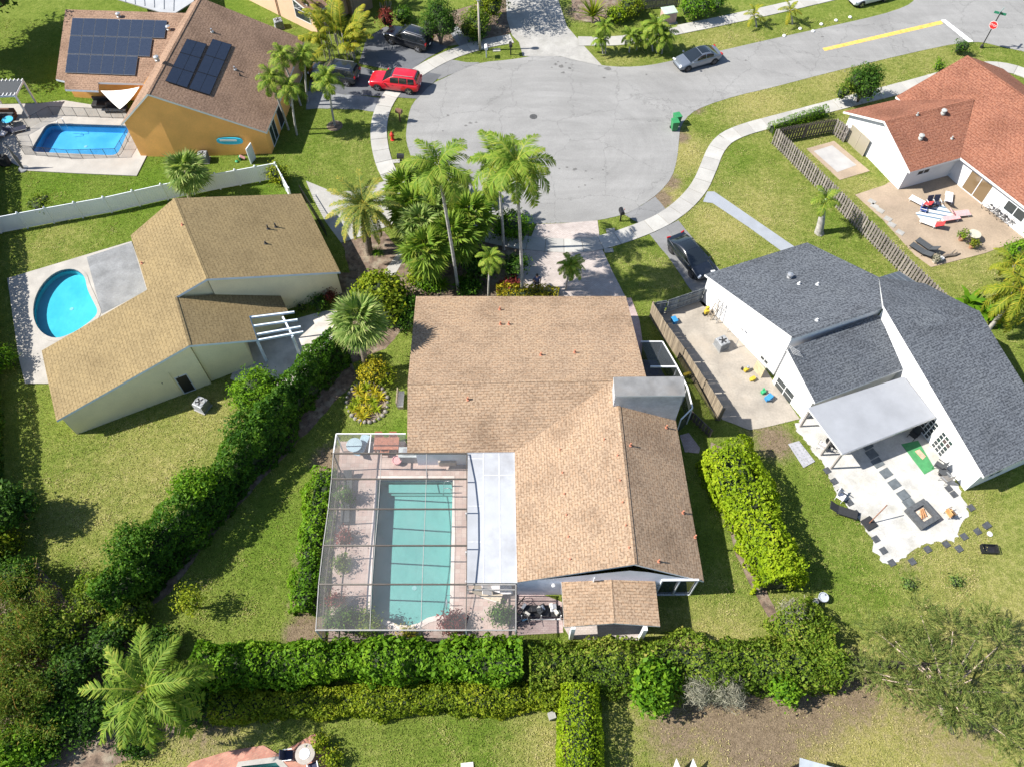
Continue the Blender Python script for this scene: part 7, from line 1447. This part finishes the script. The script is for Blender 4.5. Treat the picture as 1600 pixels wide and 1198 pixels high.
db = thing('patio_bench', 'dark wicker bench under the shade sail', 'bench', G(160, 167)); B().box((0, 0, .25), (1.6, .8, .4)).build('seat', M_dark, db, local=True, bevel=.04); B().box((0, .38, .6), (1.6, .15, .5)).build('backrest', M_dark, db, local=True, bevel=.04); db2 = thing('patio_bench', 'long dark wicker bench nearest the gable', 'bench', G(184, 175)); B().box((0, 0, .22), (2.0, .7, .4)).build('seat', M_dark, db2, local=True, bevel=.04); B().box((0, .35, .55), (2.0, .15, .5)).build('backrest', M_dark, db2, local=True, bevel=.04)
pbd = thing('paddle_board', 'turquoise and white paddleboard hung on orange wall', 'paddleboard', (0, 0, 0)); pa_, pb_ = on_plane(338, 216, s_o[3], s_o[2], s_o[3]+Vector((0, 0, 1))), on_plane(381, 222, s_o[3], s_o[2], s_o[3]+Vector((0, 0, 1))); pbd.location = ((pa_+pb_)/2)+Vector((0, -.12, 0)); n2 = 20; o2 = []
for k in range(n2): a = 2*math.pi*k/n2; o2.append(Vector(((pb_-pa_).length/2*math.copysign(abs(math.cos(a))**.8, math.cos(a)), 0, .36*math.copysign(abs(math.sin(a))**.75, math.sin(a)))))
b = B(); b.add([p+Vector((0, -.06, 0)) for p in o2]+[p+Vector((0, .05, 0)) for p in o2], [tuple(range(n2)), tuple(range(n2, 2*n2))[::-1]]+[(k, n2+k, n2+(k+1) % n2, (k+1) % n2) for k in range(n2)]); b.build('board', plain('board_turq', (.03, .42, .60), .4, .05, 3), pbd, local=True); B().box((-.1, -.068, .1), (1.5, .01, .18)).build('white_stripe', M_white, pbd, local=True)
ty = thing('toy_slide', 'pink and green toy beside the white gate panel', 'toy', G(380, 250)); B().box((0, 0, .3), (.5, .3, .1), ry=.6).build('slide', C_pink, ty, local=True, bevel=.03); B().box((-.25, 0, .2), (.1, .3, .4)).build('step_post', M_greenp, ty, local=True); B().lathe([(.1, 0), (.16, .1), (.05, .2)], 8, (-.5, -.3, 0)).build('ball', M_greenp, ty, local=True)
tag(B().box(G(396, 252)+Vector((0, 0, .85)), (.08, .9, 1.7), -.3).build('gate_panel', M_vinyl), 'single white vinyl panel leaning at orange wall', 'panel')
bush_px('wall_plant', 'small dark climbing plant low on the orange wall', 303, 227, .5, 7, 1.0, 260, .12, 'dark')
# inside the cage
Z8 = .08
round_table('round glass table in the cage upper corner', 556, 702, .55, plain('table_glass', (.35, .45, .5), .15, .05, 3), M_steel, z=Z8); lounger('pale lounge chair folded beside round glass table', 566, 700, 1.3, plain('pale_blue_cloth', (.35, .48, .56), .9, .1, 5), M_white, 'cage loungers', .6, Z8)
dt = thing('dining_table', 'reddish wooden dining table in the cage back bay', 'table', G(606, 700, Z8)); M_redw = plain('red_wood', (.32, .12, .07), .6, .18, 6); B().box((0, 0, .72), (1.7, .95, .06)).build('tabletop', M_redw, dt, local=True)
for sx in (-1, 1):
    for sy in (-1, 1): B().box((sx*.75, sy*.4, .35), (.08, .08, .7)).build('leg', M_redw, dt, local=True)
for x, y, rz, lab in ((594, 692, -1.57, 'left wooden chair at the far side of dining table'), (616, 692, -1.57, 'right wooden chair at the far side of dining table'), (603, 710, 1.57, 'wooden chair at the near side of dining table')): chair(lab, x, y, rz, M_redw, M_redw, 'wooden dining chairs in the cage', z=Z8)
bc = thing('outdoor_counter', 'grey outdoor kitchen counter under the rear eave', 'counter', G(648, 716, Z8)); B().box((0, 0, .45), (1.9, .7, .9)).build('cabinet', M_acgrey, bc, local=True, bevel=.02); B().box((0, 0, .93), (2.0, .78, .06)).build('countertop', plain('counter_grey', (.35, .38, .38), .3, .1, 5), bc, local=True); B().box((-.3, 0, .99), (.8, .5, .1)).build('grill_plate', M_steel, bc, local=True)
pot('pink round planter beside the outdoor counter', 621, 722, .32, .4, C_pink, None, None, 'planter', Z8); hs = thing('storage_chest', 'pale storage chest at the house wall inside cage', 'chest', G(700, 722, Z8)); B().box((0, 0, .3), (1.2, .6, .55)).build('body', plain('chest_tan', (.42, .35, .28), .7, .1, 4), hs, local=True, bevel=.03); B().box((0, 0, .6), (1.25, .65, .07)).build('lid', plain('chest_lid', (.36, .3, .25), .7, .1, 4), hs, local=True, bevel=.02)
lounger('dark sun lounger on the left pool deck', 545, 760, -1.5, C_grey, M_bronze, 'cage deck loungers', .5, Z8); lounger('second dark lounger lower on the left pool deck', 541, 800, -1.5, C_grey, M_bronze, 'cage deck loungers', .5, Z8)
def handrail(label, px, py, rz, z=Z8):
    t = thing('pool_handrail', label, 'handrail', G(px, py, z), rz)
    for s in (-.25, .25): B().path([(0, s, 0), (0, s, .7), (.15, s, .85), (.45, s, .75), (.6, s, -.1)], .022, 6).build('rail', M_steel, t, local=True, smooth=True)
handrail('steel handrails at the teal pool steps', 706, 765, 3.1); hl = thing('pool_ladder', 'dark pool ladder at the right lower edge', 'pool ladder', G(702, 940, Z8), 3.14)
for s in (-.25, .25): B().path([(-.2, s, 0), (-.1, s, .6), (.15, s, .6), (.2, s, -.9)], .022, 6).build('rail', M_steel, hl, local=True)
for k in range(3): B().box((.2, 0, -.2-.25*k), (.08, .5, .03)).build('rung', M_steel, hl, local=True)
handrail('steel ladder rails of the bright blue pool', 97, 196, -.9); lounger('white lounge chair in the right cage bay', 777, 924, .1, C_white, M_white, 'pale loungers in the right bay', .6, Z8); lounger('cream lounge chair under the flat roof edge', 762, 930, -.3, plain('cream_cloth', (.5, .42, .32), .9, .1, 5), M_white, 'pale loungers in the right bay', .5, Z8)
# storage rack in the alcove
rk = thing('storage_rack', 'white storage rack crowded with tools against rear wall', 'rack', G(845, 960)); x0 = 0
for sx in (-1.2, 0, 1.2): B().box((sx, -.3, .45), (.06, .06, .9)).build('upright', M_white, rk, local=True)
B().box((0, -.3, .08), (2.5, .08, .1)).build('bottom_rail', M_white, rk, local=True); B().box((0, .1, .5), (2.4, .7, .05)).build('shelf', M_dark, rk, local=True)
for k in range(14): B().box((random.uniform(-1.1, 1.1), random.uniform(-.2, .4), .62+random.uniform(0, .25)), (random.uniform(.15, .4), random.uniform(.15, .35), random.uniform(.2, .5)), random.random()).build('stored_item', random.choice([M_dark, C_grey, M_pale, M_steel, C_black, M_acgrey]), rk, local=True, bevel=.02)
bn = thing('garden_bench', 'pale garden bench at the left house wall', 'bench', G(627, 628), 1.57); B().box((0, 0, .42), (1.3, .45, .06)).build('seat', M_pale, bn, local=True); B().box((0, .22, .7), (1.3, .06, .5)).build('backrest', W_tan, bn, local=True)
for x in (-.55, .55): B().box((x, 0, .2), (.08, .4, .4)).build('leg', W_tan, bn, local=True)
# bottom edge
round_table('round glass patio table with white centre on brick', 481, 1180, .55, plain('table_taupe', (.34, .30, .26), .3, .1, 4), M_white, z=Z8); tag(B().lathe([(.3, .82), (.28, .84), (.03, .85)], 20, G(481, 1180)).build('white_tray', M_white), 'white round tray on the glass patio table', 'tray'); chair('white-framed chair with navy cushion left of glass table', 453, 1181, .1, C_navy, M_white, 'navy chairs on brick patio', z=Z8); chair('navy-cushioned chair below the glass table', 492, 1200, 1.9, C_navy, M_white, 'navy chairs on brick patio', z=Z8)
for x, lab in ((1057, 'white pointed chair back left at the bottom edge'), (1083, 'white pointed chair back right at the bottom edge')):
    t = thing('pointed_chair', lab, 'chair', G(x, 1205), 0, 'white pointed chairs at the bottom edge'); q = [G(x, 1184, 1.1), G(x-10, 1212, .35), G(x+12, 1212, .35)]; B().slab(q, .05, 0, 0).build('backrest', M_white, t)
    B().slab([G(x-10, 1213, .36), G(x+12, 1213, .36), G(x+12, 1230, .33), G(x-10, 1230, .33)], .05, 0, 0).build('seat', M_white, t)
    for sx in (-8, 10):
        g = G(x+sx, 1220); B().box((g.x, g.y, .15), (.06, .06, .3)).build('leg', M_white, t)
sh = thing('garden_shed', 'grey shed roof corner at the bottom edge', 'shed', G(1290, 1230)); sr = [G(1250, 1183, 2.3), G(1320, 1203, 2.3), G(1340, 1300, 2.2), G(1245, 1280, 2.2)]; B().slab(sr, .08, 0, 0).build('roof', plain('shed_grey', (.30, .33, .36), .7, .1, 2), sh); wl_ = inset(sr, .15); bws = B()
for i in range(4): a, c = wl_[i], wl_[(i+1) % 4]; bws.add([(a.x, a.y, 0), (c.x, c.y, 0), (c.x, c.y, 2.15), (a.x, a.y, 2.15)], [(0, 1, 2, 3), (3, 2, 1, 0)])
bws.build('wall', M_dark, sh)
tag(B().box(G(862, 1119)+Vector((0, 0, .25)), (.4, .4, .5), .3).build('white_pillar', M_conc), 'small pale block beside the clipped lime hedge', 'block'); tag(B().box(G(730, 1197)+Vector((0, 0, .06)), (.7, .4, .1), .1).build('cream_board', M_pale), 'cream board lying at the bottom edge', 'board')
# ================================================================ the person on the driveway
def person():
    g = G(838.5, 452); t = thing('person', 'person in blue-grey shirt standing on the shaded driveway behind yellow hedge', 'person', g, .1)
    def skin(nm, verts, edges, rad, mat, root=0, sub=2, parent=t):
        me = bpy.data.meshes.new(nm); me.from_pydata(verts, edges, []); me.materials.append(mat); o = bpy.data.objects.new(nm, me); put(o, parent); sk = o.modifiers.new('skin', 'SKIN'); o.modifiers.new('sub', 'SUBSURF').levels = sub; o.modifiers['sub'].render_levels = sub
        ly = me.skin_vertices[0].data if me.skin_vertices else None
        if ly is None:
            bm = bmesh.new(); bm.from_mesh(me); bm.verts.layers.skin.verify(); bm.to_mesh(me); bm.free(); ly = me.skin_vertices[0].data
        for i, r in enumerate(rad): ly[i].radius = (r, r) if not isinstance(r, tuple) else r
        ly[root].use_root = True; return o
    M_skin = plain('skin', (.36, .21, .15), .6, .06, 8); M_shirt = plain('shirt_bluegrey', (.10, .11, .20), .9, .1, 9); M_pants = plain('dark_trousers', (.02, .022, .03), .9, .15, 9); M_hair = plain('dark_hair', (.012, .010, .009), .7, .3, 20)
    V = [(0, 0, .95), (0, 0, 1.15), (0, .01, 1.35), (0, .0, 1.47), (0, -.01, 1.53), (0, -.03, 1.60), (0, -.02, 1.70)]; Rd = [(.17, .12), (.16, .11), (.19, .12), (.09, .08), (.055, .055), (.085, .1), (.075, .09)]; E = [(0, 1), (1, 2), (2, 3), (3, 4), (4, 5), (5, 6)]
    for s in (-1, 1):
        b0 = len(V); V += [(s*.19, 0, 1.42), (s*.29, .02, 1.16), (s*.24, -.16, .98), (s*.22, -.22, .95)]; Rd += [.065, .05, .038, .042]; E += [(2, b0), (b0, b0+1), (b0+1, b0+2), (b0+2, b0+3)]
        for k in range(5):
            f0 = len(V); V += [(s*(.22+.022*(k-2)), -.27, .945), (s*(.22+.024*(k-2)), -.30+(.03 if k == 4 else 0), .925)]; Rd += [.010, .008]; E += [(b0+3, f0), (f0, f0+1)]
        b1 = len(V); V += [(s*.10, 0, .88), (s*.11, -.02, .48), (s*.11, .02, .09), (s*.12, -.14, .04)]; Rd += [.09, .062, .042, .04]; E += [(0, b1), (b1, b1+1), (b1+1, b1+2), (b1+2, b1+3)]
    bd = skin('body', V, E, Rd, M_skin)
    skin('shirt', [(0, 0, .92), (0, 0, 1.15), (0, .01, 1.35), (0, 0, 1.45), (.19, 0, 1.42), (.265, .015, 1.23), (-.19, 0, 1.42), (-.265, .015, 1.23)], [(0, 1), (1, 2), (2, 3), (2, 4), (4, 5), (2, 6), (6, 7)], [(.2, .15), (.18, .13), (.215, .145), (.11, .1), .085, .075, .085, .075], M_shirt)
    skin('trousers', [(0, 0, .95), (.10, 0, .86), (.11, -.02, .48), (.11, .02, .1), (-.10, 0, .86), (-.11, -.02, .48), (-.11, .02, .1)], [(0, 1), (1, 2), (2, 3), (0, 4), (4, 5), (5, 6)], [(.18, .13), .11, .085, .07, .11, .085, .07], M_pants)
    B().lathe([(.095, 1.60), (.115, 1.66), (.11, 1.74), (.06, 1.81), (.01, 1.825)], 12, (0, .01, 0)).build('hair', M_hair, t, local=True, smooth=True)
    for s in (-1, 1): B().lathe([(.008, 1.645), (.014, 1.655), (.008, 1.665)], 8, (s*.035, -.125, 0)).build('eye', M_hair, t, local=True); B().box((s*.1, -.02, 1.64), (.02, .04, .06)).build('ear', M_skin, t, local=True, bevel=.008)
    B().box((0, -.14, 1.625), (.022, .03, .045)).build('nose', M_skin, t, local=True, bevel=.008); B().box((0, -.128, 1.585), (.05, .01, .012)).build('mouth', plain('lips', (.3, .1, .08), .5, .05, 9), t, local=True)
person()
